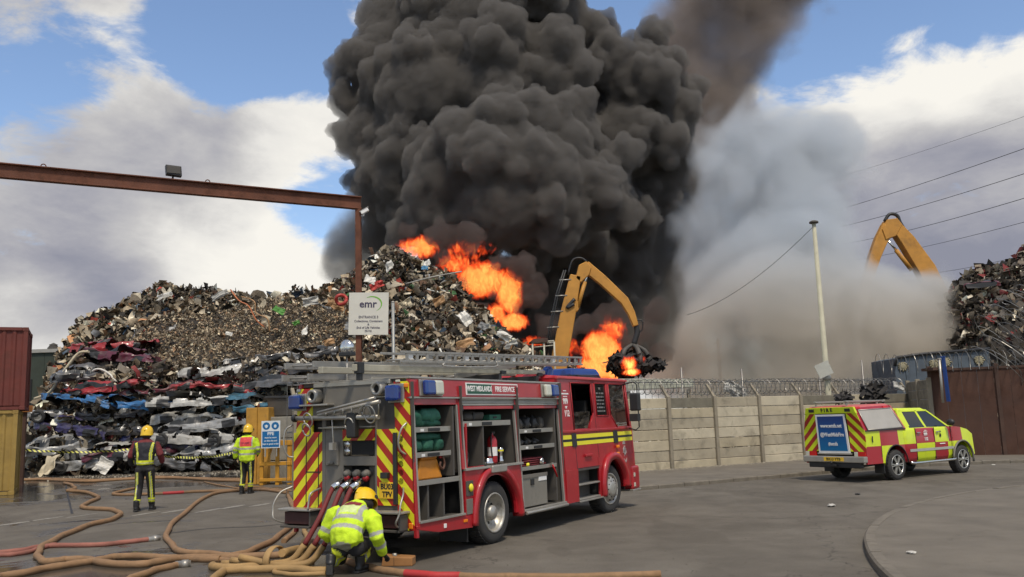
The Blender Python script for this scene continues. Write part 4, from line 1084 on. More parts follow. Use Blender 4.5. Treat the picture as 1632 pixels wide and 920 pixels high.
# wheels
def disc_rim(mb, R_, deep, side=-1):
    if deep:
        prof = [(R_*.66, 0.0), (R_*.655, .012), (R_*.60, .012), (R_*.585, -.03), (R_*.56, -.07), (R_*.52, -.10), (R_*.47, -.135), (R_*.27, -.15), (R_*.25, -.10), (R_*.24, -.03), (R_*.2, -.005), (0, 0)]
    else:
        prof = [(R_*.66, 0.0), (R_*.655, .012), (R_*.60, .012), (R_*.58, -.03), (R_*.55, -.035), (R_*.50, .02), (R_*.40, .055), (R_*.33, .06), (R_*.31, .075), (R_*.2, .085), (0, .088)]
    return [(r, h*side) for r, h in prof]
rim_m = mat('wheel_rim', (.46, .44, .39), .42, .65, var=.15, vscale=8, dirt=.5, dirt_col=(.16, .13, .09), dscale=8)
hole_m = mat('hole_black', (.01, .01, .01), .8, var=0)
def wheel(parent, s, w, r, width, deep, side=-1, steer=0.0, nholes=10):
    M = Matrix.Rotation(steer, 4, 'Z')
    tm = MB()
    prof = [(r*.64, 0), (r*.70, .008), (r*.86, .012), (r*.945, .0), (r*.975, -.02), (r, -.05), (r, -width+.05), (r*.975, -width+.02), (r*.86, -width), (r*.64, -width), (r*.60, -width*.5), (r*.64, 0)]
    tm.lathe([(a, b*-side*-1) for a, b in prof], (0, 0, 0), 'Y', 40, M=M)
    # tread lugs
    for k in range(44):
        a = 2*math.pi*k/44
        for w0, w1 in ((.03, .10), (width*.5-.03, width*.5+.03), (width-.10, width-.03)):
            Rm = M@Matrix.Rotation(a, 4, 'Y')
            lo, hi = sorted((w0*-side*-1*-1, w1*-side*-1*-1))
            tm.box((r-.004, lo, -.018), (r+.010, hi, .018), 0, Rm)
    e = thing('wheel', None, None, (s, w, r)); e.parent = parent
    tm.build('tyre', rubber, e)
    rm = MB(); rm.lathe(disc_rim(rm, r, deep, side), (0, 0, 0), 'Y', 36, M=M); rm_o = rm.build('rim', rim_m, e)
    hm = MB()
    for k in range(nholes):
        a = 2*math.pi*k/nholes
        if deep:
            p = M@Vector((r*.37*math.cos(a), side*-.139, r*.37*math.sin(a))); hm.ball(p, (.035 if k % 2 else .02, .008, .035 if k % 2 else .02), 10, 6)
        else:
            p = M@Vector((r*.47*math.cos(a), side*.032, r*.47*math.sin(a))); hm.ball(p, (.024, .012, .024), 10, 6)
            p = M@Vector((r*.34*math.cos(a), side*.062, r*.34*math.sin(a))); hm.ball(p, (.013, .014, .013), 8, 6)
    hm.build('wheel_nuts', hole_m if True else rim_m, e)
    return e
wheel(eng, 2.04, .03, .463, .27, True); wheel(eng, 2.04, .34, .463, .25, False); 
wheel(eng, 2.04, BW-.03, .463, .27, True, 1); wheel(eng, 6.42, .05, .463, .28, False, steer=R(-6)); wheel(eng, 6.42, BW-.05, .463, .28, False, 1, steer=R(-6))

# ---- cab
CF = 7.66
def cab_side(f_):
    def g_(mb):
        panel(mb, 4.45, 4.92, .93, 2.62, f=f_); panel(mb, 4.92, 5.84, .93, 1.64, f=f_)
        panel(mb, 5.84, 6.0, 1.10, 2.62, f=f_); panel(mb, 6.0, 6.62, 1.10, 1.88, f=f_); panel(mb, 4.92, CF-.1, 2.53, 2.62, f=f_)
        panel(mb, 6.52, 6.64, 1.88, 2.53, f=f_)
        mb.hexa([f_(5.60, 1.64, 0), f_(5.84, 1.64, 0), f_(5.84, 1.64, .03), f_(5.60, 1.64, .03), f_(5.80, 1.90, 0), f_(5.84, 1.90, 0), f_(5.84, 1.9, .03), f_(5.80, 1.9, .03)])
        mb.hexa([f_(6.62, 1.64, 0), f_(6.95, 1.64, 0), f_(6.95, 1.64, .03), f_(6.62, 1.64, .03), f_(6.62, 1.90, 0), f_(6.68, 1.90, 0), f_(6.68, 1.9, .03), f_(6.62, 1.9, .03)])
        panel(mb, 6.62, CF, 1.10, 1.64, f=f_)
        mb.hexa([f_(CF-.12, 1.64, 0), f_(CF, 1.64, 0), f_(CF, 1.64, .05), f_(CF-.12, 1.64, .05), f_(CF-.16, 2.62, 0), f_(CF-.08, 2.62, 0), f_(CF-.08, 2.62, .05), f_(CF-.16, 2.62, .05)])
        arch_panel(mb, 5.86, 7.20, .463, 1.10, 6.48, .57, f_, .0, .03, 1.0)
        panel(mb, 7.05, CF, .46, 1.1, -.001, .031, f=f_)
        panel(mb, 4.45, 4.93, .36, .93, -.012, .03, f=f_)
        panel(mb, 5.86, 5.98, .36, .95, -.002, .03, f=f_)
    ep('cab_side', red, g_)
cab_side(sp); cab_side(spl)
def f(mb):
    # roof, slightly crowned, with front visor
    for k in range(8):
        a, b = sw(2.6)+k*(BW-2*sw(2.6))/8, sw(2.6)+(k+1)*(BW-2*sw(2.6))/8
        h0 = .07*math.sin(math.pi*k/8); h1 = .07*math.sin(math.pi*(k+1)/8)
        mb.hexa([(4.42, a, 2.60), (7.55, a, 2.60), (7.55, b, 2.60), (4.42, b, 2.60), (4.52, a, 2.64+h0), (7.48, a, 2.64+h0), (7.48, b, 2.64+h1), (4.52, b, 2.64+h1)])
    mb.box((4.44, sw(2.5), 1.0), (4.47, BW-sw(2.5), 2.62)); mb.box((4.5, .1, .93), (5.9, BW-.1, .97)); mb.box((5.9, .35, 1.1), (CF-.05, BW-.35, 1.14))
    mb.box((CF-.03, .03, .5), (CF, BW-.03, 1.6)); mb.box((CF-.18, .12, 2.5), (CF-.06, BW-.12, 2.62))
ep('cab_roof', red, f, .01)
ep('roof_gutter', mat('gutter_pink', (.50, .06, .06), .4, var=.1), lambda mb: (panel(mb, 4.40, 7.60, 2.585, 2.625, -.035, .02)), .006)
ep('windscreen', glass, lambda mb: mb.hexa([(CF-.04, .08, 1.6), (CF, .08, 1.6), (CF, BW-.08, 1.6), (CF-.04, BW-.08, 1.6), (CF-.15, .14, 2.52), (CF-.11, .14, 2.52), (CF-.11, BW-.14, 2.52), (CF-.15, BW-.14, 2.52)]))
bp = ep('bumper', red, lambda mb: (mb.box((7.42, -.03, .36), (7.80, BW+.03, .84))), .05, 3)
ep('bumper_step', steel, lambda mb: mb.box((7.40, -.035, .33), (7.82, BW+.035, .365)), .006, parent=bp)
for w0 in (.08, BW-.5): ep('headlight', clear, lambda mb: mb.box((7.79, w0, .55), (7.83, w0+.42, .75)), .02, 2, parent=bp)
ep('side_reflector', clear, lambda mb: (mb.box((7.46, -.042, .42), (7.54, -.028, .50)), mb.box((7.46, -.042, .62), (7.54, -.028, .70))), .004, parent=bp)
ep('grille', dgrey, lambda mb: [mb.box((CF, .6, 1.0+k*.08), (CF+.03, BW-.6, 1.05+k*.08)) for k in range(6)])
# interior: dark linings, seats, steering wheel, far windows stay open so light comes through the front ones
def f(mb):
    mb.box((4.5, .12, 2.5), (7.4, BW-.12, 2.53)); mb.box((4.48, .12, .98), (4.52, BW-.12, 2.5)); mb.box((4.5, .1, .975), (7.5, BW-.1, .99)); mb.box((7.2, .12, 1.2), (7.55, BW-.12, 1.72))
    for s0, w0 in ((4.7, .2), (4.7, .95), (4.7, 1.6), (5.95, .25), (5.95, 1.5)):
        mb.box((s0, w0, 1.1), (s0+.45, w0+.45, 1.5)); mb.box((s0-.08, w0, 1.45), (s0+.06, w0+.45, 2.2))
ep('cab_interior', blackp, f, .02)
ep('steering_wheel', blackp, lambda mb: mb.tube([(7.05+.1*math.sin(a), .55+.22*math.cos(a), 1.78+.18*math.sin(a)) for a in [2*math.pi*k/20 for k in range(21)]], .016, 6))
gl2 = bpy.data.materials.new('window_glass'); gl2.use_nodes = True
T = NT(gl2.node_tree); mxs = T.n('ShaderNodeMixShader'); tr = T.n('ShaderNodeBsdfTransparent'); tr.inputs[0].default_value = (.55, .6, .56, 1); gls = T.n('ShaderNodeBsdfGlossy'); gls.inputs['Roughness'].default_value = .03
fr_ = T.n('ShaderNodeFresnel'); fr_.inputs[0].default_value = 1.5; T.l(T.math('ADD', fr_.outputs[0], .05), mxs.inputs[0]); T.l(tr.outputs[0], mxs.inputs[1]); T.l(gls.outputs[0], mxs.inputs[2]); T.l(mxs.outputs[0], T.n('ShaderNodeOutputMaterial').inputs['Surface'])
def win(mb, P, d=.015):
    mb.prism(P, lambda a, b, q: sp(a, b, q), d, d+.006)
ep('window', gl2, lambda mb: win(mb, [(4.96, 1.66), (5.60, 1.66), (5.72, 1.98), (4.96, 1.98)]))
ep('window', glass, lambda mb: win(mb, [(6.0, 1.90), (6.52, 1.90), (6.52, 2.52), (6.0, 2.52)]))
ep('window', gl2, lambda mb: win(mb, [(6.95, 1.66), (7.52, 1.66), (7.50, 2.52), (6.66, 2.52), (6.66, 1.92)]))
for P in ([(4.96, 1.66), (5.8, 1.66), (5.8, 2.52), (4.96, 2.52)], [(6.66, 1.66), (7.52, 1.66), (7.50, 2.52), (6.66, 2.52)]):
    mb = MB(); mb.prism(P, lambda a, b, q: spl(a, b, q), .015, .021); mb.build('window', gl2, eng)
def f(mb):
    for P in ([(4.95, 1.65), (5.60, 1.65), (5.83, 1.95), (5.83, 2.52), (4.95, 2.52)], [(5.99, 1.89), (6.53, 1.89), (6.53, 2.53), (5.99, 2.53)], [(6.93, 1.65), (7.53, 1.65), (7.50, 2.53), (6.65, 2.53), (6.65, 1.9)]):
        for a, b in zip(P, P[1:]+P[:1]): mb.tube([sp(a[0], a[1], -.004), sp(b[0], b[1], -.004)], .012, 4)
ep('window_seal', redtrim, f)
# faint print on the middle window
fp = mat('faint_print', (.22, .21, .20), .6, var=0)
for k in range(7): text_obj('window_notice', ('FIRE', 'MINIMAX', 'KEEP CLEAR', 'RESCUE', 'AIR SET', 'EXIT', 'IN USE')[k], .075, fp, eng, side_M(6.26, 2.42-k*.075, .012), sx=.7) if k == 0 else None
mb = MB()
for k in range(6):
    for j in range(5): panel(mb, 6.08+j*.075, 6.08+j*.075+rnd.uniform(.03, .06), 2.32-k*.07, 2.35-k*.07, .011, .013)
mb.build('window_notice', fp, eng)
# reflective stripes
sb = ep('side_stripe', yprint, lambda mb: [panel(mb, a, b, z0, z1, -.004, .0) for a, b in ((4.46, 4.80), (4.98, 6.66), (6.86, 7.62)) for z0, z1 in ((1.365, 1.44), (1.485, 1.56))])
ep('stripe_core', blackprint, lambda mb: [panel(mb, 4.46, 7.62, 1.44, 1.485, -.006, .0)])
ep('door_hinge', blackp, lambda mb: [panel(mb, a, b, 1.34, 1.585, -.02, .0) for a, b in ((4.80, 4.98), (6.66, 6.86))], .006)
ep('belt_moulding', red, lambda mb: panel(mb, 4.45, 7.62, 1.60, 1.645, -.025, .0), .006)
# door gaps
ep('door_gap', blackprint, lambda mb: (panel(mb, 4.925, 4.94, .94, 2.52, -.002, .0), panel(mb, 5.90, 5.912, 1.1, 2.52, -.002, .0), panel(mb, 4.94, 5.9, .935, .95, -.002, 0), panel(mb, 7.56, 7.57, 1.1, 1.64, -.002, 0)))
ep('door_handle', redtrim, lambda mb: mb.box((5.25, -.03, 1.14), (5.55, 0.0, 1.19)), .008)
ep('repeater_lamp', amber, lambda mb: (mb.box((6.70, -.04, 1.02), (6.80, -.0, 1.16)), mb.box((6.70, -.045, 1.24), (6.80, 0, 1.30))), .01)
# numbers
text_obj('emergency_number', '999', .15, white, eng, side_M(4.69, 2.17, -.004), bold=.004, sx=.85)
text_obj('emergency_number', 'or', .09, white, eng, side_M(4.70, 2.07, -.004), bold=.003)
text_obj('emergency_number', '112', .16, white, eng, side_M(4.71, 1.95, -.004), bold=.004, sx=.85)
ep('number_underline', white, lambda mb: (panel(mb, 4.56, 4.84, 2.30, 2.325, -.004, 0), panel(mb, 4.64, 4.76, 2.36, 2.375, -.004, 0), panel(mb, 4.62, 4.78, 2.255, 2.27, -.004, 0)))
# crest: shield, star and ring in thin relief
silver = mat('crest_silver', (.42, .36, .34), .4, .3, var=.1)
def f(mb):
    c = (7.16, 1.17)
    for k in range(8):
        a = math.pi*2*k/8+math.pi/8
        mb.prism([(c[0]+.028*math.cos(a-1.2), c[1]+.028*math.sin(a-1.2)), (c[0]+.11*math.cos(a), c[1]+.12*math.sin(a)), (c[0]+.028*math.cos(a+1.2), c[1]+.028*math.sin(a+1.2))], lambda x, y, q: sp(x, y, q), -.006, 0)
    mb.tube([sp(c[0]+.07*math.cos(t), c[1]+.075*math.sin(t), -.004) for t in [2*math.pi*k/16 for k in range(17)]], .008, 4)
    mb.prism([(7.09, 1.30), (7.12, 1.38), (7.14, 1.32), (7.16, 1.40), (7.18, 1.32), (7.20, 1.38), (7.23, 1.30)], lambda x, y, q: sp(x, y, q), -.006, 0)
    mb.prism([(7.08, 1.02), (7.16, .97), (7.24, 1.02), (7.22, .96), (7.16, .92), (7.10, .96)], lambda x, y, q: sp(x, y, q), -.006, 0)
ep('crest', silver, f)
# cab steps
st = ep('cab_steps', dgrey, lambda mb: (mb.box((4.93, .22, .36), (5.86, .26, .93)), mb.box((4.93, .0, .90), (5.86, .24, .93)), mb.box((4.93, .02, .36), (4.96, .24, .93))))
for z in (.40, .66): ep('step_plate', steel, lambda mb: mb.box((4.96, -.01, z-.03), (5.86, .24, z)), .006, parent=st)
ep('step_sill', steel, lambda mb: mb.box((4.93, -.03, .335), (5.98, .05, .365)), .006, parent=st)
fp_ = [(6.02, .36), (6.0, .6), (6.08, .86), (6.25, 1.03), (6.48, 1.09), (6.72, 1.06), (6.95, .90), (7.10, .68), (7.14, .46)]
flare(fp_, .08, .05, .07).build('wheel_arch', red, eng, solid=.012); flare(fp_, .08, .05, .07, spl).build('wheel_arch', red, eng, solid=.012)
ep('inner_arch', blackp, lambda mb: (mb.box((5.98, .5, .4), (7.1, .54, 1.09)), mb.box((5.98, .04, 1.05), (7.1, .5, 1.09)), mb.box((5.96, .04, .4), (5.99, .5, 1.05)), mb.box((7.12, .04, .4), (7.15, .5, 1.05))))
# roof beacon bar
bb = ep('beacon_bar', bluel, lambda mb: mb.hexa([(5.95, .55, 2.70), (6.95, .35, 2.70), (6.95, 1.6, 2.70), (5.95, 1.6, 2.70), (6.05, .60, 2.86), (6.85, .42, 2.86), (6.85, 1.5, 2.86), (6.05, 1.5, 2.86)]), .05, 3)
ep('beacon_base', blackp, lambda mb: mb.box((5.9, .4, 2.66), (7.0, 1.6, 2.71)), .01, parent=bb)
ep('rear_beacon', bluel, lambda mb: mb.lathe([(.10, 0), (.10, .12), (.07, .17), (0, .18)], (4.75, .45, 2.66)))
# mirrors
mr = ep('mirror', blackp, lambda mb: mb.box((7.02, -.40, 1.97), (7.16, -.20, 2.33)), .03, 3)
ep('mirror_arm', blackp, lambda mb: (mb.tube([(7.4, .1, 2.52), (7.1, -.28, 2.56), (7.14, -.33, 2.5), (7.17, -.33, 1.64), (7.1, -.28, 1.58), (7.4, .0, 1.62)], .014, 6), mb.box((6.98, -.38, 1.76), (7.14, -.20, 1.91))), .01, parent=mr)
mr = ep('mirror', blackp, lambda mb: mb.box((7.3, BW+.2, 1.97), (7.44, BW+.42, 2.33)), .03, 3)
ep('mirror_arm', blackp, lambda mb: mb.tube([(7.4, BW-.1, 2.52), (7.4, BW+.3, 2.54), (7.42, BW+.3, 1.6), (7.4, BW, 1.62)], .014, 6), parent=mr)

# ---- tail
ep('tail_strip', chevL, lambda mb: (mb.hexa([(-.012, 1.87, 1.78), (-.012, BW-sw(1.78)+.01, 1.78), (.02, BW-sw(1.78)+.01, 1.78), (.02, 1.87, 1.78), (-.012, 1.87, 2.42), (-.012, BW-sw(2.42)+.01, 2.42), (.02, BW-sw(2.42)+.01, 2.42), (.02, 1.87, 2.42)]),
    mb.box((-.012, 1.68, .70), (.02, BW, 1.78))))
ep('tail_door_line', blackprint, lambda mb: (mb.box((-.016, 1.98, .72), (-.012, 1.995, 1.72)), mb.box((-.016, 1.70, 1.20), (-.012, 1.99, 1.215)), mb.box((-.016, 1.74, .72), (-.012, 1.755, 1.76))))
ep('tail_strip', chevR, lambda mb: (mb.hexa([(-.010, .035, .44), (-.010, .30, .44), (.02, .30, .44), (.02, .035, .44), (-.010, sw(2.45), 2.45), (-.010, .36, 2.45), (.02, .36, 2.45), (.02, sw(2.45), 2.45)]),
    mb.box((-.011, .335, .76), (.02, .665, 1.80))))
ep('hatch', chevL, lambda mb: mb.box((-.03, .70, 1.65), (.02, 1.28, 1.81)), .004)
# recessed climbing strip with round holes
cs = ep('climbing_strip', yprint, lambda mb: mb.box((-.008, .17, .78), (.02, .33, 1.80)))
ep('foothold', blackprint, lambda mb: [mb.lathe([(.045, 0), (0, .0)], (-.010, .25, .86+k*.115), 'X', 12) for k in range(8)], parent=cs)
ep('tail_beam', blackp, lambda mb: (mb.box((-.05, .30, .78), (.0, .36, 1.75)), mb.box((-.08, .44, 1.13), (-.0, .56, 1.21))), .006)
def f(mb):
    mb.box((.20, .70, .56), (.24, 1.68, 2.44)); mb.box((-.01, .66, .5), (.22, .70, 2.44)); mb.box((-.01, 1.28, .5), (.22, 1.33, 1.86)); mb.box((-.01, 1.62, .5), (.02, 1.685, 2.42))
    mb.box((-.012, .70, 1.30), (.2, 1.28, 1.43)); mb.box((-.005, .66, 2.0), (.3, 1.87, 2.44)); mb.box((-.006, 1.33, .56), (.02, 1.62, 1.86))
ep('tail_panel', greyp, f, .004)
ep('tail_header', steel, lambda mb: (mb.box((-.02, .42, 2.43), (.12, 1.85, 2.49))), .006)
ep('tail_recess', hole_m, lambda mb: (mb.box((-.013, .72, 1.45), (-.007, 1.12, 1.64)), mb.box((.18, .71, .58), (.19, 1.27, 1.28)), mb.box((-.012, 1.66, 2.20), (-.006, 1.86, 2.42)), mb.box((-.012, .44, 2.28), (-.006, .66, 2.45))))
ep('grey_tail_door', greyp, lambda mb: (mb.box((-.03, 1.36, 1.30), (-.007, 1.60, 1.64)), mb.box((-.06, 1.44, 1.32), (-.03, 1.54, 1.36))), .01)
ep('gauge', chrome, lambda mb: [mb.lathe([(.05, 0), (.055, -.02), (.0, -.025)], (-.014, 1.19, z), 'X', 14) for z in (1.50, 1.60)])
ep('tail_shelf', steel, lambda mb: (mb.box((-.16, 1.45, 2.16), (.0, 2.0, 2.185)), mb.box((-.08, .70, 1.83), (.0, 1.7, 1.85)), mb.box((-.05, .40, 2.24), (.0, .70, 2.26))), .004)
tubed = mat('suction_hose', (.10, .07, .055), .6, var=.2)
for w_, z_ in ((1.76, 2.30), (.56, 2.36)):
    tb = ep('suction_tube', steel, lambda mb: mb.lathe([(.07, .1), (.10, .1), (.105, -.10), (.095, -.14), (.06, -.14), (.06, .1)], (-.02, w_, z_), 'X', 20))
    ep('tube_mouth', hole_m, lambda mb: mb.lathe([(.06, -.10), (0, -.10)], (-.02, w_, z_), 'X', 20), parent=tb)
# blue tail lights with their amber and small lamps
for w0, w1, z0, z1 in ((2.0, 2.24, 2.12, 2.33), (.19, .42, 2.18, 2.40)):
    bl = ep('tail_blue_light', steel, lambda mb: mb.box((-.04, w0-.02, z0-.02), (.0, w1+.02, z1+.02)), .006)
    ep('blue_lens', bluel, lambda mb: mb.box((-.16, w0, z0), (-.04, w1, z1)), .04, 3, parent=bl)
ep('tail_lamp', amber, lambda mb: (mb.box((-.05, 2.0, 1.93), (-.01, 2.14, 2.03)), mb.box((-.04, .10, 2.36), (-.008, .17, 2.42)), mb.box((-.03, .05, .46), (-.01, .12, .54))), .01)
ep('tail_lamp', clear, lambda mb: (mb.box((-.03, 2.1, 2.38), (-.01, 2.18, 2.42)), mb.box((-.03, .24, 2.44), (-.008, .32, 2.475))), .008)
# registration plate
pl = ep('registration_plate', mat('plate_yellow', (.80, .50, .03), .45, var=.05), lambda mb: mb.box((-.03, .335, .855), (-.012, .615, 1.075)), .004)
PMx = lambda w, z, s_=-.034: frame_M((s_, w, z), (0, -1, 0), (0, 0, 1))
text_obj('plate_characters', 'BU03', .105, blackprint, pl, PMx(.475, 1.015, -.032), bold=.003, sx=.95)
text_obj('plate_characters', 'TPV', .105, blackprint, pl, PMx(.475, .91, -.032), bold=.003, sx=.95)
# tail platforms, boxes beneath, guard rails
for w0, w1 in ((1.70, 2.34), (.10, .76)):
    tp = ep('tail_step', steel, lambda mb: mb.box((-.24, w0, .67), (-.01, w1, .70)), .006)
    ep('step_box', mat('maroon_box', (.06, .018, .015), .6, var=.2), lambda mb: mb.box((-.17, w0+.08, .48), (.1, w1-.08, .65)), .006, parent=tp)
    ep('step_underrail', dgrey, lambda mb: (mb.box((-.22, w0+.04, .43), (.0, w1-.04, .46)), mb.box((-.2, w0+.03, .45), (-.02, w0+.06, .66))), .004, parent=tp)
    wr = w1 if w0 > 1 else w0
    sg_ = 1 if w0 > 1 else -1
    ep('guard_rail', steel, lambda mb: mb.tube(spline([(-.02, wr-.10*sg_, 1.0), (-.16, wr+.0*sg_, .93), (-.26, wr+.03*sg_, .8), (-.29, wr+.03*sg_, .68), (-.30, wr-.02*sg_, .55), (-.05, wr-.1*sg_, .46)], 6), .013, 8), parent=tp)
    if w0 > 1: ep('guard_rail', steel, lambda mb: mb.tube(spline([(-.02, w0, .98), (-.2, w0+.02, .92), (-.23, w0+.03, .8), (-.25, w0+.03, .70)], 6), .015, 8), parent=tp)
ep('grab_handle', steel, lambda mb: (mb.tube(spline([(-.01, 2.26, 1.9), (-.1, 2.32, 1.82), (-.12, 2.33, 1.6), (-.08, 2.30, 1.45), (-.01, 2.24, 1.42)], 6), .014, 8), mb.tube(spline([(-.01, .14, 1.88), (-.09, .17, 1.80), (-.12, .2, 1.65), (-.09, .2, 1.52), (-.01, .16, 1.45)], 6), .014, 8)))
ep('outlet', greyp, lambda mb: [mb.lathe([(.045, .18), (.045, 0), (.058, -.02), (.058, -.05), (.04, -.07), (.04, -.10), (0, -.10)], (.02, w_, 1.19), 'X', 14) for w_ in (1.19, 1.02, .85)], )
ep('outlet_valve', redtrim, lambda mb: [mb.ball((-.03, w_, 1.13), (.05, .05, .05)) for w_ in (1.19, 1.02, .85)])
ep('tow_hitch', blackp, lambda mb: (mb.box((-.15, .8, .40), (.3, 1.4, .52)), mb.lathe([(.02, 0), (.09, -.02), (.1, -.05), (.02, -.08)], (-.1, .64, .52), 'X', 14)), .01)
# mast with lamp
ms = ep('mast', steel, lambda mb: (mb.tube([(.1, 1.30, 2.2), (.1, 1.30, 2.92)], .014, 6), mb.box((.0, 1.26, 2.33), (.12, 1.34, 2.47))))
ep('searchlight', chrome, lambda mb: (mb.lathe([(.02, .12), (.10, .05), (.115, -.02), (.09, -.05), (0, -.055)], (.1, 1.30, 3.0), 'X', 18)), parent=ms)
ep('searchlight_base', blackp, lambda mb: mb.box((.04, 1.18, 2.87), (.16, 1.42, 2.93)), .01, parent=ms)

# ---- ladders : things that rest on or hang from the engine
alu = mat('ladder_aluminium', (.36, .345, .31), .5, .6, var=.2, vscale=2, dirt=.3, bump=.1)
def ladder(name, label, loc, rail, a, b, wdir, nr, rail_h=.09, rr=.014, sections=1, tilt=None):
    """two stringers from a to b (engine coordinates), wdir apart, with rungs"""
    a, b, wdir = Vector(a), Vector(b), Vector(wdir)
    t = thing(name, label, 'ladder', EM@a, EYAW)
    d = b-a; ax = d.normalized(); up = ax.cross(wdir.normalized()); up = up if up.z > 0 or abs(up.z) < .3 else -up
    for k in (0, 1):
        mb = MB(); o = wdir*k; hw = wdir.normalized()*rail/2; uh = up*rail_h
        q = [o-hw, o+d-hw, o+d+hw, o+hw]; mb.hexa(q+[p+uh for p in q]); mb.build('stringer', alu, t, bevel=.004)
    mb = MB()
    for k in range(nr):
        p = d*((k+.5)/nr)+up*rail_h*.5; mb.tube([p, p+wdir], rr, 6)
    o = mb.build('rungs', alu, t); return t
def truss_ladder():
    # long triple extension ladder lying on its edge so the rungs show as slots
    t = thing('extension_ladder', 'long aluminium extension ladder on edge along the engine roof', 'ladder', EM@Vector((0.1, .3, 2.72)), EYAW)
    d = Vector((5.85, 0, .17))
    def pt(s, w, z): return Vector((s, w, z+s/5.85*.17))
    for k, (z0, z1) in enumerate(((0, .035), (.135, .17))):
        for w0 in (0.0, .36):
            mb = MB(); mb.hexa([pt(0, w0, z0), pt(5.85, w0, z0), pt(5.85, w0+.03, z0), pt(0, w0+.03, z0), pt(0, w0, z1), pt(5.85, w0, z1), pt(5.85, w0+.03, z1), pt(0, w0+.03, z1)]); mb.build('stringer', alu, t, bevel=.003)
    for k in range(24):
        mb = MB(); s = .12+k*.245; mb.hexa([pt(s, .005, .035), pt(s+.05, .005, .035), pt(s+.05, .025, .035), pt(s, .025, .035), pt(s, .005, .135), pt(s+.05, .005, .135), pt(s+.05, .025, .135), pt(s, .025, .135)])
        mb.tube([pt(s+.025, .02, .05), pt(s+.025, .38, .05)], .014, 6); mb.build('rung', alu, t)
    for k in range(12):
        mb = MB(); s = .12+k*.245*2; mb.box((s+.07, .03, .06+s/5.85*.17), (s+.19, .035, .12+s/5.85*.17)); mb.build('gusset', white if k % 3 == 0 else alu, t)
    mb = MB(); mb.tube(spline([pt(1.0, -.04, .0), pt(1.05, -.05, -.05), pt(2.4, -.05, -.05), pt(2.5, -.04, .04)], 4), .014, 6); mb.build('stay', steel, t)
truss_ladder()
tl = thing('roof_ladder_gantry', 'pale steel gantry beam under the long ladder on the engine roof', 'gantry', EM@Vector((-.75, .4, 2.58)), EYAW)
mb = MB(); mb.hexa([(0, 0, 0), (5.3, 0, .1), (5.3, .08, .1), (0, .08, 0), (0, 0, .09), (5.3, 0, .17), (5.3, .08, .17), (0, .08, .09)]); mb.hexa([(0, .6, 0), (5.3, .6, .1), (5.3, .68, .1), (0, .68, 0), (0, .6, .09), (5.3, .6, .17), (5.3, .68, .17), (0, .68, .09)]); mb.build('beam', mat('cream_beam', (.42, .39, .30), .5, .2, var=.15, dirt=.3), tl, bevel=.006)
mb = MB(); mb.box((.05, -.02, -.12), (.11, .05, .0)); mb.box((.02, -.04, -.03), (.12, .06, .12)); mb.build('bracket', blackp, tl, bevel=.004)
for s_ in (3.6, 4.9):
    mb = MB(); mb.box((s_, -.03, -.06), (s_+.09, .7, .06)); mb.box((s_+.09, -.03, .06), (s_+.25, .02, .12)); mb.build('clamp', blackp, tl, bevel=.004)
ladder('short_ladder', 'short aluminium ladder stored low on the left of the engine roof', None, .035, (-.45, 1.55, 2.52), (2.2, 1.55, 2.60), (0, .5, 0), 9)
ladder('roof_ladder', 'aluminium ladder stacked on top at the left rear of the engine roof', None, .035, (-.40, 1.50, 2.70), (3.2, 1.50, 2.80), (0, .55, 0), 12)
ladder('hook_ladder', 'silver ladder lying flat in the middle of the roof behind the cab', None, .04, (2.1, .75, 2.55), (4.4, .95, 2.83), (0, .42, 0), 9)
# folded ladder carrier arm across the tail
t = thing('ladder_carrier', 'silver tubular ladder carrier arm slung across the tail of the engine', 'carrier arm', EM@Vector((-.12, 2.06, 1.99)), EYAW)
mb = MB(); mb.tube([(-.05, 0, 0), (-.05, -1.56, -.02)], .035, 10); mb.build('lower_tube', steel, t)
mb = MB(); mb.tube([(-.05, -.45, .03), (-.1, -1.62, .19)], .028, 10); mb.tube([(-.12, -.5, .07), (-.2, -1.62, .24)], .02, 8); mb.build('upper_tube', steel, t)
for k in range(7):
    mb = MB(); y_ = -.6-k*.16; mb.tube([(-.05, y_, .0), (-.1, y_-.04, .05+k*.025)], .012, 6); mb.build('strut', steel, t)
mb = MB(); mb.lathe([(.05, -.02), (.06, 0), (.05, .04), (0, .04)], (-.05, .0, 0), 'Y', 12); mb.build('end_cap', blackp, t)
for (w_, z_, r_) in ((-.30, -.03, .10), (-.27, -.17, .09), (-1.08, -.12, .10), (-1.44, .02, .12), (-1.38, .06, .09)):
    mb = MB(); mb.tube([(-.1-.03*math.sin(a), w_+r_*math.cos(a)*.8, z_+r_*math.sin(a)) for a in [2*math.pi*k/16 for k in range(17)]], .012, 6); mb.build('ring', steel, t)
mb = MB(); mb.tube([(-.06, -.72, 0), (-.03, -.72, -.36), (.0, -.70, -.44)], .012, 6); mb.box((-.08, -.75, -.46), (.0, -.68, -.36)); mb.build('pull_rod', steel, t)
mb = MB(); mb.box((-.12, -1.18, -.30), (.0, -1.02, .05)); mb.build('bracket', blackp, t, bevel=.02)

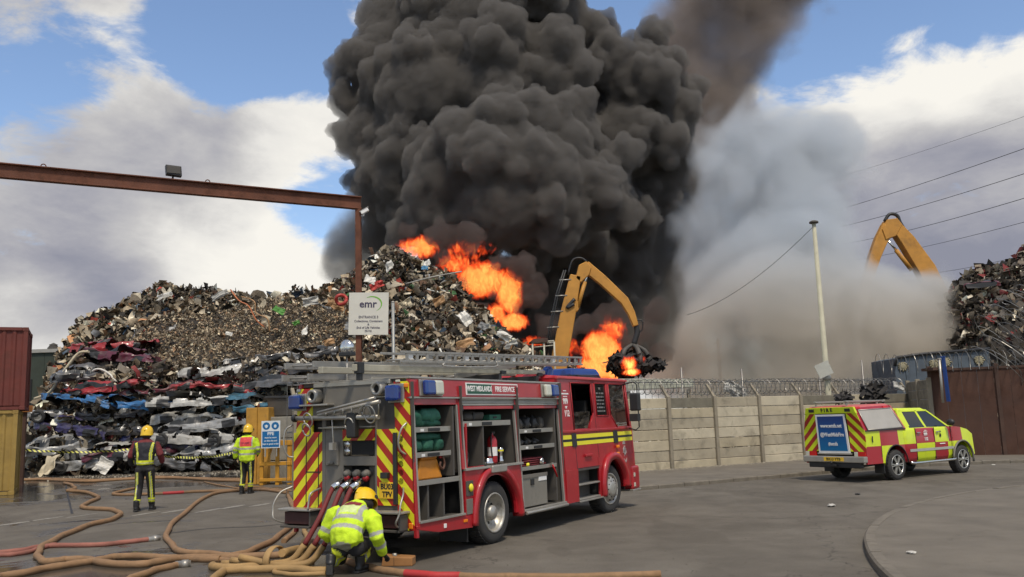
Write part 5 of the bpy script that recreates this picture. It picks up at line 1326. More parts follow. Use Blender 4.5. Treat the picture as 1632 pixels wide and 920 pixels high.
# ---- equipment resting inside the lockers, each a thing of its own
def item(name, label, cat, s, w, z, group=None): return thing(name, label, cat, EM@Vector((s, w, z)), EYAW, group)
greenc = mat('green_canvas', (.012, .085, .05), .75, var=.3, vscale=7, bump=.5, bscale=18)
greenl = mat('green_canvas_light', (.035, .16, .10), .7, var=.25, vscale=8, bump=.5, bscale=18)
def soft_box(mb, a, b, seed, amp=.03, mi=0):
    bm = bmesh.new(); bmesh.ops.create_cube(bm, size=1); bmesh.ops.subdivide_edges(bm, edges=bm.edges[:], cuts=5, use_grid_fill=True)
    a, b = Vector(a), Vector(b); c = (a+b)/2; h_ = (b-a)/2; vs = []
    for v in bm.verts:
        p = v.co*2; n_ = 4.0; k = (abs(p.x)**n_+abs(p.y)**n_+abs(p.z)**n_)**(1/n_); p = p/k
        q = Vector((p.x*h_.x, p.y*h_.y, p.z*h_.z)); q += p.normalized()*amp*noise.noise(q*9+Vector((seed, 0, 0))); vs.append(c+q)
    fs = [[v.index for v in f_.verts] for f_ in bm.faces]; bm.free(); mb.add(vs, fs, mi, True)
t = item('kit_bag', 'rolled pale green canvas bag on the top shelf of the rear locker', 'bag', .35, .12, 1.815)
mb = MB(); soft_box(mb, (0, 0, .06), (.5, .5, .26), 3, .05); mb.build('bag_body', greenl, t)
mb = MB(); soft_box(mb, (-.1, .02, 0), (.55, .5, .12), 5, .05); mb.build('folded_edge', greenc, t)
t = item('kit_bag', 'dark green bag squeezed at the left end of the top locker shelf', 'bag', .09, .12, 1.815)
mb = MB(); soft_box(mb, (0, 0, 0), (.27, .5, .24), 9, .05); mb.build('bag_body', greenc, t)
t = item('kit_bag', 'dark green three-pocket holdall on the middle shelf of the rear locker', 'bag', .1, .12, 1.465)
for k in range(3): mb = MB(); soft_box(mb, (.02+k*.27, 0, 0), (.27+k*.27, .5, .18), k+12, .03); mb.build('pocket', greenc, t)
mb = MB(); soft_box(mb, (0, .03, .15), (.83, .5, .27), 19, .05); mb.build('bag_top', greenc, t)
t = item('salvage_bin', 'orange plastic tub standing in the rear locker', 'tub', .18, .12, 1.085)
orangep = mat('orange_plastic', (.55, .20, .012), .5, var=.15, dirt=.15)
mb = MB(); mb.hexa([(0, 0, 0), (.62, 0, 0), (.62, .5, 0), (0, .5, 0), (.10, .02, .27), (.52, .02, .27), (.52, .46, .27), (.10, .46, .27)]); mb.build('tub_body', orangep, t, bevel=.02, segs=2)
mb = MB(); mb.box((.12, .01, .27), (.50, .45, .33)); mb.build('neck', orangep, t, bevel=.015, segs=2)
t = item('yellow_block', 'small yellow block beside the orange tub', 'block', .075, .1, 1.085)
mb = MB(); mb.box((0, 0, 0), (.09, .3, .18)); mb.build('block_body', mat('dull_yellow', (.5, .36, .05), .5, var=.15), t, bevel=.02, segs=2)
mb = MB(); mb.box((.02, .1, .18), (.07, .2, .2)); mb.build('lid', blackp, t, bevel=.005)
t = item('snatch_hook', 'rusty hook and strap hanging under the middle shelf of the rear locker', 'hook', .76, .1, 1.16)
mb = MB(); mb.tube(spline([(0, 0, .27), (.03, 0, .2), (.06, 0, .12), (.02, 0, .05), (-.05, 0, .09), (-.04, 0, .15)], 5), .018, 6); mb.build('hook_body', mat('rusty_hook', (.11, .05, .03), .7, var=.2), t)
mb = MB(); mb.box((-.03, .01, .2), (.03, .03, .29)); mb.build('strap', redtrim, t)
# second locker
t = item('fire_extinguisher', 'red fire extinguisher standing in the middle locker', 'extinguisher', 2.38, .25, 1.19)
mb = MB(); mb.lathe([(0, 0), (.075, 0), (.08, .03), (.08, .36), (.055, .42), (.02, .44), (.02, .48)], seg=18); mb.build('cylinder', red, t)
mb = MB(); mb.box((-.03, -.015, .47), (.07, .015, .5)); mb.tube(spline([(-.02, 0, .46), (-.08, -.03, .42), (-.09, -.04, .25), (-.08, -.05, .1)], 5), .011, 6); mb.build('valve', blackp, t)
mb = MB(); mb.lathe([(.0815, .12), (.0815, .26)], seg=18); mb.build('label_band', white, t)
t = item('branch_nozzle', 'steel hose branch nozzle standing beside the extinguisher in the middle locker', 'nozzle', 2.55, .2, 1.19)
mb = MB(); mb.lathe([(0, 0), (.05, 0), (.05, .04), (.035, .07), (.03, .16), (.045, .18), (.045, .23), (.02, .25), (0, .25)], seg=14); mb.build('nozzle_body', chrome, t)
mb = MB(); mb.lathe([(.052, .185), (.052, .21)], seg=14); mb.build('nozzle_ring', yprint, t)
t = item('hose_coupling', 'round silver hose coupling on the floor of the middle locker', 'coupling', 2.12, .18, 1.19)
mb = MB(); mb.lathe([(0, 0), (.09, 0), (.1, .03), (.08, .05), (.08, .09), (.05, .1), (0, .1)], seg=16); mb.build('coupling_body', chrome, t)
mb = MB(); mb.box((-.11, -.02, .01), (.11, .02, .04)); mb.build('lug', steel, t)
t = item('short_hose', 'thin orange hose length leaning in the middle locker', 'hose', 2.0, .35, 1.19)
mb = MB(); mb.tube(spline([(.22, -.1, 0), (.15, 0, .2), (.02, .05, .42), (-.02, .1, .6)], 6), [.05]*19, 10, flat=.45); mb.build('hose_body', mat('tan_hose', (.33, .14, .05), .7, var=.2), t)
mb = MB(); mb.lathe([(.045, 0), (.05, .05), (.0, .06)], (-.02, .1, .58), seg=12); mb.build('hose_end', redtrim, t)
for k, (s_, r_) in enumerate(((1.5, .12), (1.66, .10), (1.78, .09))):
    t = item('coiled_cable', ('black cable coil at the left of the divided bay in the middle locker', 'black cable coil at the middle of the divided bay in the middle locker', 'black cable coil beside the white divider of the middle locker')[k], 'cable', s_, .22+.1*k, 1.19+r_)
    mb = MB(); mb.tube([(r_*math.cos(a)+.01*math.sin(3*a), .03*math.sin(a*.5), r_*math.sin(a)) for a in [2*math.pi*q/14 for q in range(57)]], .014, 6); mb.build('cable_loops', blackp, t)
    mb = MB(); mb.box((-.02, -.03, r_-.03), (.02, .03, r_+.02)); mb.build('tie', steel, t)
t = item('folded_sheet', 'dark rolled tarpaulin on the top shelf of the middle locker', 'tarpaulin', 1.55, .2, 1.875)
mb = MB(); soft_box(mb, (0, 0, 0), (.6, .45, .14), 31, .05); mb.build('roll', dgrey, t)
mb = MB(); mb.box((.2, -.01, .02), (.24, .0, .13)); mb.build('strap', blackp, t)
t = item('toolbox', 'green equipment case at the right of the middle locker top shelf', 'case', 2.25, .2, 1.875)
mb = MB(); mb.box((0, 0, 0), (.35, .4, .09)); mb.build('case_body', greenl, t, bevel=.01)
mb = MB(); mb.box((.1, -.01, .03), (.2, 0, .06)); mb.build('handle', blackp, t)
# third locker
for k, (z_, n_, lb) in enumerate(((1.715, 7, 'tangle of black breathing apparatus gear on the top shelf of the front locker'), (1.445, 6, 'row of small black tools on the second shelf of the front locker'))):
    t = item('tool_bundle', lb, 'tools', 3.15, .2, z_)
    for q in range(n_):
        mb = MB(); s_ = q*.13+rnd.uniform(0, .04); hgt = .19 if k == 0 else .08
        if q % 2: mb.tube([(s_, 0, .03), (s_+rnd.uniform(-.1, .15), .1, .03+hgt)], .03, 8)
        else: soft_box(mb, (s_, 0, 0), (s_+.16, .3, hgt), q*3+k, .04)
        mb.build('tool', blackp if q % 3 else dgrey, t)
t = item('flat_hose_pack', 'flat maroon hose lengths folded on the lower shelf of the front locker', 'hose', 3.0, .12, 1.085)
mar = mat('maroon_hose', (.14, .015, .02), .7, var=.2, bump=.3)
for q in range(4): mb = MB(); soft_box(mb, (.02*q, 0, q*.035), (1.1-.05*q, .5, .035+q*.035), q+40, .015); mb.build('hose_fold', mar, t)
mb = MB(); mb.lathe([(.05, 0), (.055, -.04), (.03, -.05), (.0, -.03)], (.72, -.01, .07), 'Y', 14); mb.build('coupling', chrome, t)
mb = MB(); mb.lathe([(.03, 0), (.035, -.03), (.0, -.04)], (.25, -.01, .03), 'Y', 12); mb.build('coupling', yprint, t)
t = item('red_strap', 'short bright red webbing strap hanging out of the front locker', 'strap', 3.98, .02, 1.08)
mb = MB(); mb.tube([(0, 0, .0), (.06, -.02, -.12), (.11, -.03, -.22)], .025, 6, flat=.3); mb.build('webbing', mat('bright_red', (.6, .015, .02), .5, var=.05), t)
mb = MB(); mb.box((-.03, -.01, -.01), (.03, .01, .03)); mb.build('buckle', steel, t)

# ------------------------------------------------------------ pickup
PX, PY, PYAW = 9.921, 23.267, 0.5892
pk = thing('pickup_truck', 'yellow and red chequered fire service pickup with a striped tail and blue poster', 'pickup truck', (PX, PY, 0), PYAW)
PW, PR = 1.87, .385
def batt():
    m = bpy.data.materials.new('chequer_paint'); m.use_nodes = True
    T = NT(m.node_tree); b = T.n('ShaderNodeBsdfPrincipled'); T.l(b.outputs[0], T.n('ShaderNodeOutputMaterial').inputs['Surface'])
    oc = T.n('ShaderNodeTexCoord').outputs['Object']; s = T.n('ShaderNodeSeparateXYZ'); T.l(oc, s.inputs[0]); x, z = s.outputs[0], s.outputs[2]
    def inband(a, b_): return T.math('MULTIPLY', T.math('GREATER_THAN', x, a), T.math('LESS_THAN', x, b_))
    up = inband(-.62, .16)
    for a, b_ in ((.95, 1.84), (2.50, 3.18)): up = T.math('ADD', up, inband(a, b_))
    lo = inband(-1.35, -.60)
    for a, b_ in ((.12, .96), (1.82, 2.44)): lo = T.math('ADD', lo, inband(a, b_))
    hi = T.math('GREATER_THAN', z, .90); below = T.math('LESS_THAN', z, 1.30)
    f = T.math('ADD', T.math('MULTIPLY', hi, T.math('MULTIPLY', up, below)), T.math('MULTIPLY', T.math('SUBTRACT', 1, hi), lo), clamp=True)
    c = T.mix(f, (.60, .72, .012), (.36, .012, .022))
    nd = T.noise(oc, 2.5, 6, .6); c = T.mix(T.math('MULTIPLY', T.map(nd, .5, .75), .25), c, (.15, .12, .07))
    T.l(c, b.inputs['Base Color']); b.inputs['Roughness'].default_value = .35; b.inputs['Coat Weight'].default_value = .3
    MATS['chequer'] = m; return m
chq = batt(); pyel = mat('pickup_yellow', (.60, .72, .012), .35, var=.06, coat=.3, dirt=.1); pred = mat('pickup_red', (.36, .012, .022), .35, var=.06, coat=.3)
pkink = mat('pickup_pink', (.50, .10, .09), .4, var=.1)
def pp(name, m, fn, bevel=0.0, segs=2, parent=None, **kw):
    mb = MB(); fn(mb); return mb.build(name, m, parent or pk, bevel=bevel, segs=segs, **kw)
# body loft : stations along s, half sections mirrored about the centre
def loft(stations, closed_ends=True):
    mb = MB(); vs = []; n = None
    for s, sec in stations:
        half = [(w, z) for w, z in sec]; full = half+[(PW-w, z) for w, z in half[::-1]]
        n = len(full); vs += [(s+ (0), w, z) for w, z in full]
    fs = [(i*n+k, i*n+(k+1) % n, (i+1)*n+(k+1) % n, (i+1)*n+k) for i in range(len(stations)-1) for k in range(n)]
    if closed_ends: fs += [tuple(range(n))[::-1], tuple((len(stations)-1)*n+k for k in range(n))]
    mb.add(vs, fs, 0, True); return mb
def lower(sillz, beltz, inset=0.0, topin=.08):
    return [(.06+inset, sillz), (.01+inset, sillz+.12), (-.0+inset, (sillz+beltz)/2), (.02+inset, beltz-.06), (topin+inset, beltz)]
# door section of the body between the wheels
o = loft([(.42, lower(.43, 1.30)), (.60, lower(.42, 1.32)), (1.6, lower(.42, 1.32)), (2.45, lower(.42, 1.31)), (2.72, lower(.45, 1.30))]).build('body_side', chq, pk, bevel=.01)
# bed and wings with real wheel openings
def wing(s0, s1, z0, z1fn, c, name, m, r=.50):
    for f_ in (lambda s, z, d: (s, d+.012*(z-.9)**2, z), lambda s, z, d: (s, PW-d-.012*(z-.9)**2, z)):
        mb = MB(); n = 16; L = [(s0, z0), (c-r, z0)]+[(c+r*math.cos(math.pi-math.pi*i/n), PR+.02+r*math.sin(math.pi*i/n)*.98) for i in range(n+1)]+[(c+r, z0), (s1, z0)]
        L = [p for p in L if s0-1e-6 <= p[0] <= s1+1e-6]; cols = []
        for a, b in L: cols.append((a, b))
        for (a, za), (b, zb) in zip(cols, cols[1:]):
            if b-a < 1e-5: continue
            mb.hexa([f_(a, za, .0), f_(b, zb, .0), f_(b, zb, .05), f_(a, za, .05), f_(a, z1fn(a), .03), f_(b, z1fn(b), .03), f_(b, z1fn(b), .08), f_(a, z1fn(a), .08)])
        mb.build(name, m, pk)
wing(-1.26, .44, .46, lambda s: 1.28, 0.0, 'bed_side', chq)
wing(2.70, 3.74, .50, lambda s: float(np.interp(s, [2.7, 3.1, 3.5, 3.74], [1.30, 1.28, 1.20, 1.06])), 3.124, 'front_wing', chq, .49)
# bed floor/tail, bonnet, nose
pp('bed_floor', dgrey, lambda mb: (mb.box((-1.24, .06, .60), (.44, PW-.06, .66)), mb.box((-1.2, .5, .45), (2.9, .75, .6)), mb.box((-1.2, PW-.75, .45), (2.9, PW-.5, .6)), mb.box((.5, .2, .43), (2.7, PW-.2, .5)), mb.box((2.7, .45, .4), (3.6, PW-.45, .9))), .01)
pp('bonnet', chq, lambda mb: mb.add([(2.62, .10, 1.32), (3.15, .09, 1.28), (3.55, .12, 1.19), (3.74, .2, 1.05), (2.62, .5, 1.37), (3.15, .5, 1.34), (3.55, .5, 1.25), (3.76, .5, 1.07), (2.62, PW-.5, 1.37), (3.15, PW-.5, 1.34), (3.55, PW-.5, 1.25), (3.76, PW-.5, 1.07), (2.62, PW-.10, 1.32), (3.15, PW-.09, 1.28), (3.55, PW-.12, 1.19), (3.74, PW-.2, 1.05)], [(i*4+j, i*4+j+1, (i+1)*4+j+1, (i+1)*4+j) for i in range(3) for j in range(3)], 0, True), .0)
pp('front_bumper', pyel, lambda mb: mb.hexa([(3.50, .03, .42), (3.78, .16, .42), (3.78, PW-.16, .42), (3.50, PW-.03, .42), (3.50, .03, .78), (3.80, .2, 1.05), (3.80, PW-.2, 1.05), (3.50, PW-.03, .78)]), .05, 3)
pp('headlight', clear, lambda mb: (mb.hexa([(3.42, .035, .84), (3.70, .16, .84), (3.70, .3, .84), (3.42, .2, .84), (3.42, .06, 1.05), (3.66, .18, 1.01), (3.66, .3, 1.01), (3.42, .2, 1.05)])), .01)
pp('headlight', clear, lambda mb: (mb.hexa([(3.42, PW-.2, .84), (3.70, PW-.3, .84), (3.70, PW-.16, .84), (3.42, PW-.035, .84), (3.42, PW-.2, 1.05), (3.66, PW-.3, 1.01), (3.66, PW-.18, 1.01), (3.42, PW-.06, 1.05)])), .01)
# greenhouse: pillars and roof round dark glass
gh_b = [(.52, 1.31), (2.72, 1.31)]; 
def ghp(s, z, side, off=0.0):
    k = (z-1.31)/.50; w = .085+.20*k+off
    return (s, w, z) if side == 0 else (s, PW-w, z)
def ghs(k0, t):  # s of front (windscreen) and rear edges at height t
    return k0
roofm = pyel
def f(mb):
    mb.hexa([(.66, .28, 1.78), (1.98, .28, 1.77), (1.98, PW-.28, 1.77), (.66, PW-.28, 1.78), (.72, .33, 1.85), (1.84, .35, 1.84), (1.84, PW-.35, 1.84), (.72, PW-.33, 1.85)])
pp('cab_roof', roofm, f, .03, 3)
pp('windscreen', glass, lambda mb: mb.add([(2.70, .14, 1.32), (1.93, .32, 1.765), (1.93, PW-.32, 1.765), (2.70, PW-.14, 1.32)], [(0, 1, 2, 3)]), solid=.01)
for sd in (0, 1):
    def pil(mb, s0a, s0b, s1a, s1b, z0=1.30, z1=1.79):
        q = [ghp(s0a, z0, sd, -.005), ghp(s0b, z0, sd, -.005), ghp(s0b, z0, sd, .05), ghp(s0a, z0, sd, .05), ghp(s1a, z1, sd, -.005), ghp(s1b, z1, sd, -.005), ghp(s1b, z1, sd, .05), ghp(s1a, z1, sd, .05)]
        mb.hexa(q)
    pp('pillar', pyel, lambda mb: pil(mb, .44, .86, .58, .78), .008)
    pp('pillar', pyel, lambda mb: pil(mb, 1.50, 1.62, 1.38, 1.47), .008)
    pp('pillar', pyel, lambda mb: pil(mb, 2.60, 2.72, 1.86, 1.96), .008)
    pp('roof_rail', pyel, lambda mb: pil(mb, .60, 2.02, .66, 1.94, 1.745, 1.79), .008)
    pp('window', glass, lambda mb: mb.hexa([ghp(.80, 1.30, sd, -.007), ghp(1.52, 1.30, sd, -.007), ghp(1.52, 1.30, sd, .02), ghp(.80, 1.30, sd, .02), ghp(.76, 1.76, sd, .008), ghp(1.40, 1.76, sd, .008), ghp(1.40, 1.76, sd, .02), ghp(.76, 1.76, sd, .02)]))
    pp('window', glass, lambda mb: mb.hexa([ghp(1.60, 1.31, sd, .008), ghp(2.62, 1.31, sd, .008), ghp(2.62, 1.31, sd, .02), ghp(1.60, 1.31, sd, .02), ghp(1.46, 1.76, sd, .008), ghp(1.90, 1.76, sd, .008), ghp(1.90, 1.76, sd, .02), ghp(1.46, 1.76, sd, .02)]))
    w_ = lambda d: d if sd == 0 else PW-d
    pp('window_sill', blackp, lambda mb: mb.box((.84, w_(.075), 1.30), (2.62, w_(.09), 1.318)))
    pp('door_handle', chrome, lambda mb: [mb.box((q, w_(-.03), 1.16), (q+.15, w_(.0), 1.195)) for q in (.98, 1.88)], .008)
    pp('door_gap', blackprint, lambda mb: [mb.box((q, w_(-.003), .46), (q+.012, w_(.02), 1.30)) for q in (.93, 1.80, 2.62)])
    pp('reflective_strip', mat('silver_strip', (.42, .42, .38), .4, .2, var=.1), lambda mb: mb.box((.62, w_(-.006), .69), (2.70, w_(.0), .76)))
    pp('side_step', chrome, lambda mb: mb.tube([(.50, w_(-.05), .42), (.62, w_(-.09), .40), (2.55, w_(-.09), .41), (2.66, w_(-.04), .43)], .035, 8))
    pp('door_mirror', blackp, lambda mb: mb.ball((2.42, w_(-.14), 1.42), (.07, .12, .09), 12, 8))
    pp('arch_lip', greyp, lambda mb: mb.tube([(3.124+.50*math.cos(a), w_(-.015), .40+.50*math.sin(a)) for a in [math.pi*k/14 for k in range(-1, 15)]], .035, 6, flat=.7))
    pp('arch_lip', blackp, lambda mb: mb.tube([(.0+.50*math.cos(a), w_(.0), .40+.50*math.sin(a)) for a in [math.pi*k/14 for k in range(0, 15)]], .018, 6))
    pp('inner_arch', hole_m, lambda mb: [mb.box((c-.5, w_(.30), .42), (c+.5, w_(.33), .98)) for c in (0, 3.124)])
# canopy
def cw(z): return max(.0, (z-1.28)*.31)
def cq(s, z, d=0.0): return (s, .015+cw(z)+d, z)
def cql(s, z, d=0.0): return (s, PW-.015-cw(z)-d, z)
for f_, sd in ((cq, 0), (cql, 1)):
    pp('canopy_side', pred, lambda mb: mb.hexa([f_(-1.25, 1.28, 0), f_(.52, 1.28, 0), f_(.52, 1.28, .03), f_(-1.25, 1.28, .03), f_(-1.34, 1.90, 0), f_(.20, 1.94, 0), f_(.20, 1.94, .03), f_(-1.34, 1.90, .03)]), .01)
    pp('canopy_door', mat('canopy_pale', (.40, .38, .34), .5, var=.06, dirt=.08), lambda mb: mb.hexa([f_(-1.12, 1.335, -.02), f_(.40, 1.36, -.02), f_(.40, 1.36, -.0), f_(-1.12, 1.335, 0), f_(-1.22, 1.82, -.02), f_(.16, 1.85, -.02), f_(.16, 1.85, 0), f_(-1.22, 1.82, 0)]), .006)
    pp('canopy_door_frame', steel, lambda mb: [mb.tube([a, b], .014, 5) for a, b in ((f_(-1.13, 1.325, -.02), f_(.42, 1.35, -.02)), (f_(.42, 1.35, -.02), f_(.17, 1.86, -.02)), (f_(.17, 1.86, -.02), f_(-1.23, 1.83, -.02)), (f_(-1.23, 1.83, -.02), f_(-1.13, 1.325, -.02)))])
    pp('bed_rail', blackp, lambda mb: mb.hexa([f_(-1.24, 1.285, -.02), f_(.5, 1.30, -.02), f_(.5, 1.30, .01), f_(-1.24, 1.285, .01), f_(-1.24, 1.31, -.02), f_(.5, 1.325, -.02), f_(.5, 1.325, .01), f_(-1.24, 1.31, .01)]))
    pp('canopy_lights', redl, lambda mb: [mb.hexa([f_(a, 1.865, -.03), f_(a+.2, 1.868, -.03), f_(a+.2, 1.868, 0), f_(a, 1.865, 0), f_(a, 1.92, -.02), f_(a+.2, 1.923, -.02), f_(a+.2, 1.923, 0), f_(a, 1.92, 0)]) for a in (-1.32, -.14)], .006)
    # reflective double edging on the front slope of the canopy
    pp('canopy_edge', pkink, lambda mb: mb.hexa([f_(.46, 1.29, -.012), f_(.54, 1.29, -.012), f_(.54, 1.29, 0), f_(.46, 1.29, 0), f_(.17, 1.94, -.012), f_(.23, 1.94, -.012), f_(.23, 1.94, 0), f_(.17, 1.94, 0)]))
pp('canopy_roof', pkink, lambda mb: (mb.hexa([(-1.36, .20, 1.885), (.20, .21, 1.93), (.20, PW-.21, 1.93), (-1.36, PW-.20, 1.885), (-1.30, .29, 1.95), (.12, .31, 1.985), (.12, PW-.31, 1.985), (-1.30, PW-.29, 1.95)])), .015)
pp('canopy_front', pred, lambda mb: mb.add([cq(.52, 1.28, .01), cql(.52, 1.28, .01), cql(.20, 1.93, .01), cq(.20, 1.93, .01)], [(0, 1, 2, 3)]), solid=.01)
rr = pp('roof_rack', steel, lambda mb: (mb.box((-1.35, .42, 2.05), (.35, .50, 2.085)), mb.box((-1.35, PW-.5, 2.05), (.35, PW-.42, 2.085)), mb.box((-1.3, .42, 2.03), (-1.22, PW-.42, 2.06)), mb.box((.2, .42, 2.03), (.28, PW-.42, 2.06)), mb.box((-1.3, .44, 1.94), (-1.26, .48, 2.05)), mb.box((.0, .44, 1.96), (.04, .48, 2.05)), mb.box((-1.3, PW-.48, 1.94), (-1.26, PW-.44, 2.05)), mb.box((.0, PW-.48, 1.96), (.04, PW-.44, 2.05))), .004, 1)
# tail
pchL = stripe_mat('pickup_chevron_left', 1, 2, .30, 1.0, (.62, .72, .012), (.36, .02, .012), mirror=PW/2, rough=.4, dirt=.1)
def tailp(mb, w0b, w1b, w0t, w1t, z0, z1, s0=-1.262, s1=-1.40, d=.012):
    mb.hexa([(s0-d, w0b, z0), (s0, w0b, z0), (s0, w1b, z0), (s0-d, w1b, z0), (s1-d, w0t, z1), (s1, w0t, z1), (s1, w1t, z1), (s1-d, w1t, z1)])
zt = lambda z: -1.262-(max(z-1.28, 0))*.17
def tq(w, z, d=0.0): return (zt(z)-d, w, z)
pp('tail_panel', pchL, lambda mb: [mb.hexa([tq(a0, z0, .015), tq(a0, z0, 0), tq(b0, z0, 0), tq(b0, z0, .015), tq(a1, z1, .015), tq(a1, z1, 0), tq(b1, z1, 0), tq(b1, z1, .015)]) for a0, b0, a1, b1, z0, z1 in
    ((.0, .46, .0, .46, .78, 1.28), (.0, .46, .15, .46, 1.28, 1.76), (PW-.46, PW, PW-.46, PW, .78, 1.28), (PW-.46, PW, PW-.46, PW-.15, 1.28, 1.76))])
pp('tail_header', pyel, lambda mb: mb.hexa([tq(.15, 1.76, .03), tq(.15, 1.76, -.05), tq(PW-.15, 1.76, -.05), tq(PW-.15, 1.76, .03), tq(.20, 1.92, .03), tq(.20, 1.92, -.05), tq(PW-.20, 1.92, -.05), tq(PW-.20, 1.92, .03)]), .008)
pp('tail_inner', dgrey, lambda mb: mb.box((-1.25, .44, .70), (-1.20, PW-.44, 1.8)))
TM = lambda w, z, d: frame_M(tq(w, z, d), (0, -1, 0), (-.17, 0, 1))
text_obj('tail_word', 'F I R E', .135, blackprint, pk, TM(PW/2+.08, 1.845, .034), bold=.005)
pp('tail_strobe', blackp, lambda mb: [mb.hexa([tq(a, 1.80, .05), tq(a, 1.80, .0), tq(a+.16, 1.80, 0), tq(a+.16, 1.80, .05), tq(a, 1.88, .05), tq(a, 1.88, 0), tq(a+.16, 1.88, 0), tq(a+.16, 1.88, .05)]) for a in (.30, PW-.46)], .006)
ps_ = pp('poster_frame', white, lambda mb: mb.hexa([tq(.47, .74, .03), tq(.47, .74, .0), tq(1.42, .74, 0), tq(1.42, .74, .03), tq(.50, 1.74, .03), tq(.50, 1.74, 0), tq(1.40, 1.74, 0), tq(1.40, 1.74, .03)]))
def poster():
    m = bpy.data.materials.new('poster_print'); m.use_nodes = True; T = NT(m.node_tree); b = T.n('ShaderNodeBsdfPrincipled'); T.l(b.outputs[0], T.n('ShaderNodeOutputMaterial').inputs['Surface'])
    s = T.n('ShaderNodeSeparateXYZ'); T.l(T.n('ShaderNodeTexCoord').outputs['Object'], s.inputs[0])
    T.l(T.ramp(T.map(s.outputs[2], .74, 1.74, smooth=False), [(0, (.0, .16, .36)), (.5, (.0, .09, .30)), (1, (.012, .03, .17))]), b.inputs['Base Color']); b.inputs['Roughness'].default_value = .4; return m
pp('poster_print', poster(), lambda mb: mb.hexa([tq(.525, .79, .036), tq(.525, .79, .031), tq(1.365, .79, .031), tq(1.365, .79, .036), tq(.55, 1.69, .036), tq(.55, 1.69, .031), tq(1.35, 1.69, .031), tq(1.35, 1.69, .036)]), parent=ps_)
for tx, z, sz, bx in (('www.wmfs.net', 1.44, .135, .0), ('@WestMidsFire', 1.21, .135, .0), ('#wmfs', .97, .13, 0)):
    f0_ = (z-.79)/.9; sx_ = tq(0, .79, .039)[0]*(1-f0_)+tq(0, 1.69, .039)[0]*f0_
    text_obj('poster_text', tx, sz, white, ps_, frame_M((sx_, .945, z), (0, -1, 0), (tq(0, 1.69)[0]-tq(0, .79)[0], 0, .9)), bold=.004, sx=.80)
pp('tail_gate_bar', steel, lambda mb: mb.box((-1.31, .42, .70), (-1.262, 1.46, .74)), .004)
bmp = pp('rear_bumper', steel, lambda mb: mb.box((-1.40, .0, .50), (-1.24, PW+.0, .66)), .02)
pp('rear_bumper_skirt', blackp, lambda mb: mb.box((-1.36, .15, .36), (-1.2, PW-.15, .50)), .02, parent=bmp)
np_ = pp('number_plate', mat('plate_yellow', (.80, .50, .03), .45), lambda mb: mb.box((-1.415, .60, .535), (-1.402, 1.20, .635)), parent=bmp)
text_obj('plate_characters', 'BX13 YTB', .095, blackprint, bmp, frame_M((-1.418, .90, .585), (0, -1, 0), (0, 0, 1)), bold=.002, sx=1.05)
for a in (.02, PW-.36):
    tl_ = pp('tail_light', redl, lambda mb: mb.box((-1.30, a, .66), (-1.262, a+.22, .77)), .008)
    pp('reverse_lens', clear, lambda mb: mb.box((-1.30, a+.225, .66), (-1.262, a+.33, .77)), .008, parent=tl_)
pp('tow_bar', blackp, lambda mb: (mb.box((-1.45, .82, .40), (-1.2, 1.05, .46)), mb.ball((-1.47, .93, .50), .04)), .006)
pp('mudflap', blackp, lambda mb: mb.box((-.56, .02, .20), (-.53, .30, .52)))
pp('mudflap', blackp, lambda mb: mb.box((-.56, PW-.30, .20), (-.53, PW-.02, .52)))
pp('exhaust', dgrey, lambda mb: mb.tube([(-1.3, .35, .38), (-.2, .4, .42)], .03, 8))
# small bodywork marks
pp('fuel_flap_line', blackprint, lambda mb: (mb.box((-1.0, -.004, 1.0), (-.96, .0, 1.16)), mb.box((-.63, -.004, .62), (-.62, .0, .92))))
SM = lambda s, z: frame_M((s, -.008, z), (1, 0, 0), (0, 0, 1))
text_obj('door_marking', '999', .11, white, pk, SM(1.38, 1.13), bold=.004); text_obj('door_marking', '112', .11, white, pk, SM(1.40, 1.00), bold=.004)
pp('door_marking', white, lambda mb: (mb.box((1.30, -.008, 1.20), (1.48, -.004, 1.215)), mb.box((1.34, -.008, 1.225), (1.43, -.004, 1.24)), mb.box((2.02, -.012, .84), (2.28, -.008, .865))))
pp('door_crest', blackprint, lambda mb: (mb.prism([(2.09+.05*math.cos(2*math.pi*k/12)*(1 if k % 2 else .7), 1.08+.06*math.sin(2*math.pi*k/12)*(1 if k % 2 else .7)) for k in range(12)], lambda a, b, d: (a, d, b), -.008, -.002), mb.prism([(2.05, 1.16), (2.07, 1.21), (2.09, 1.17), (2.11, 1.21), (2.13, 1.16)], lambda a, b, d: (a, d, b), -.008, -.002)))
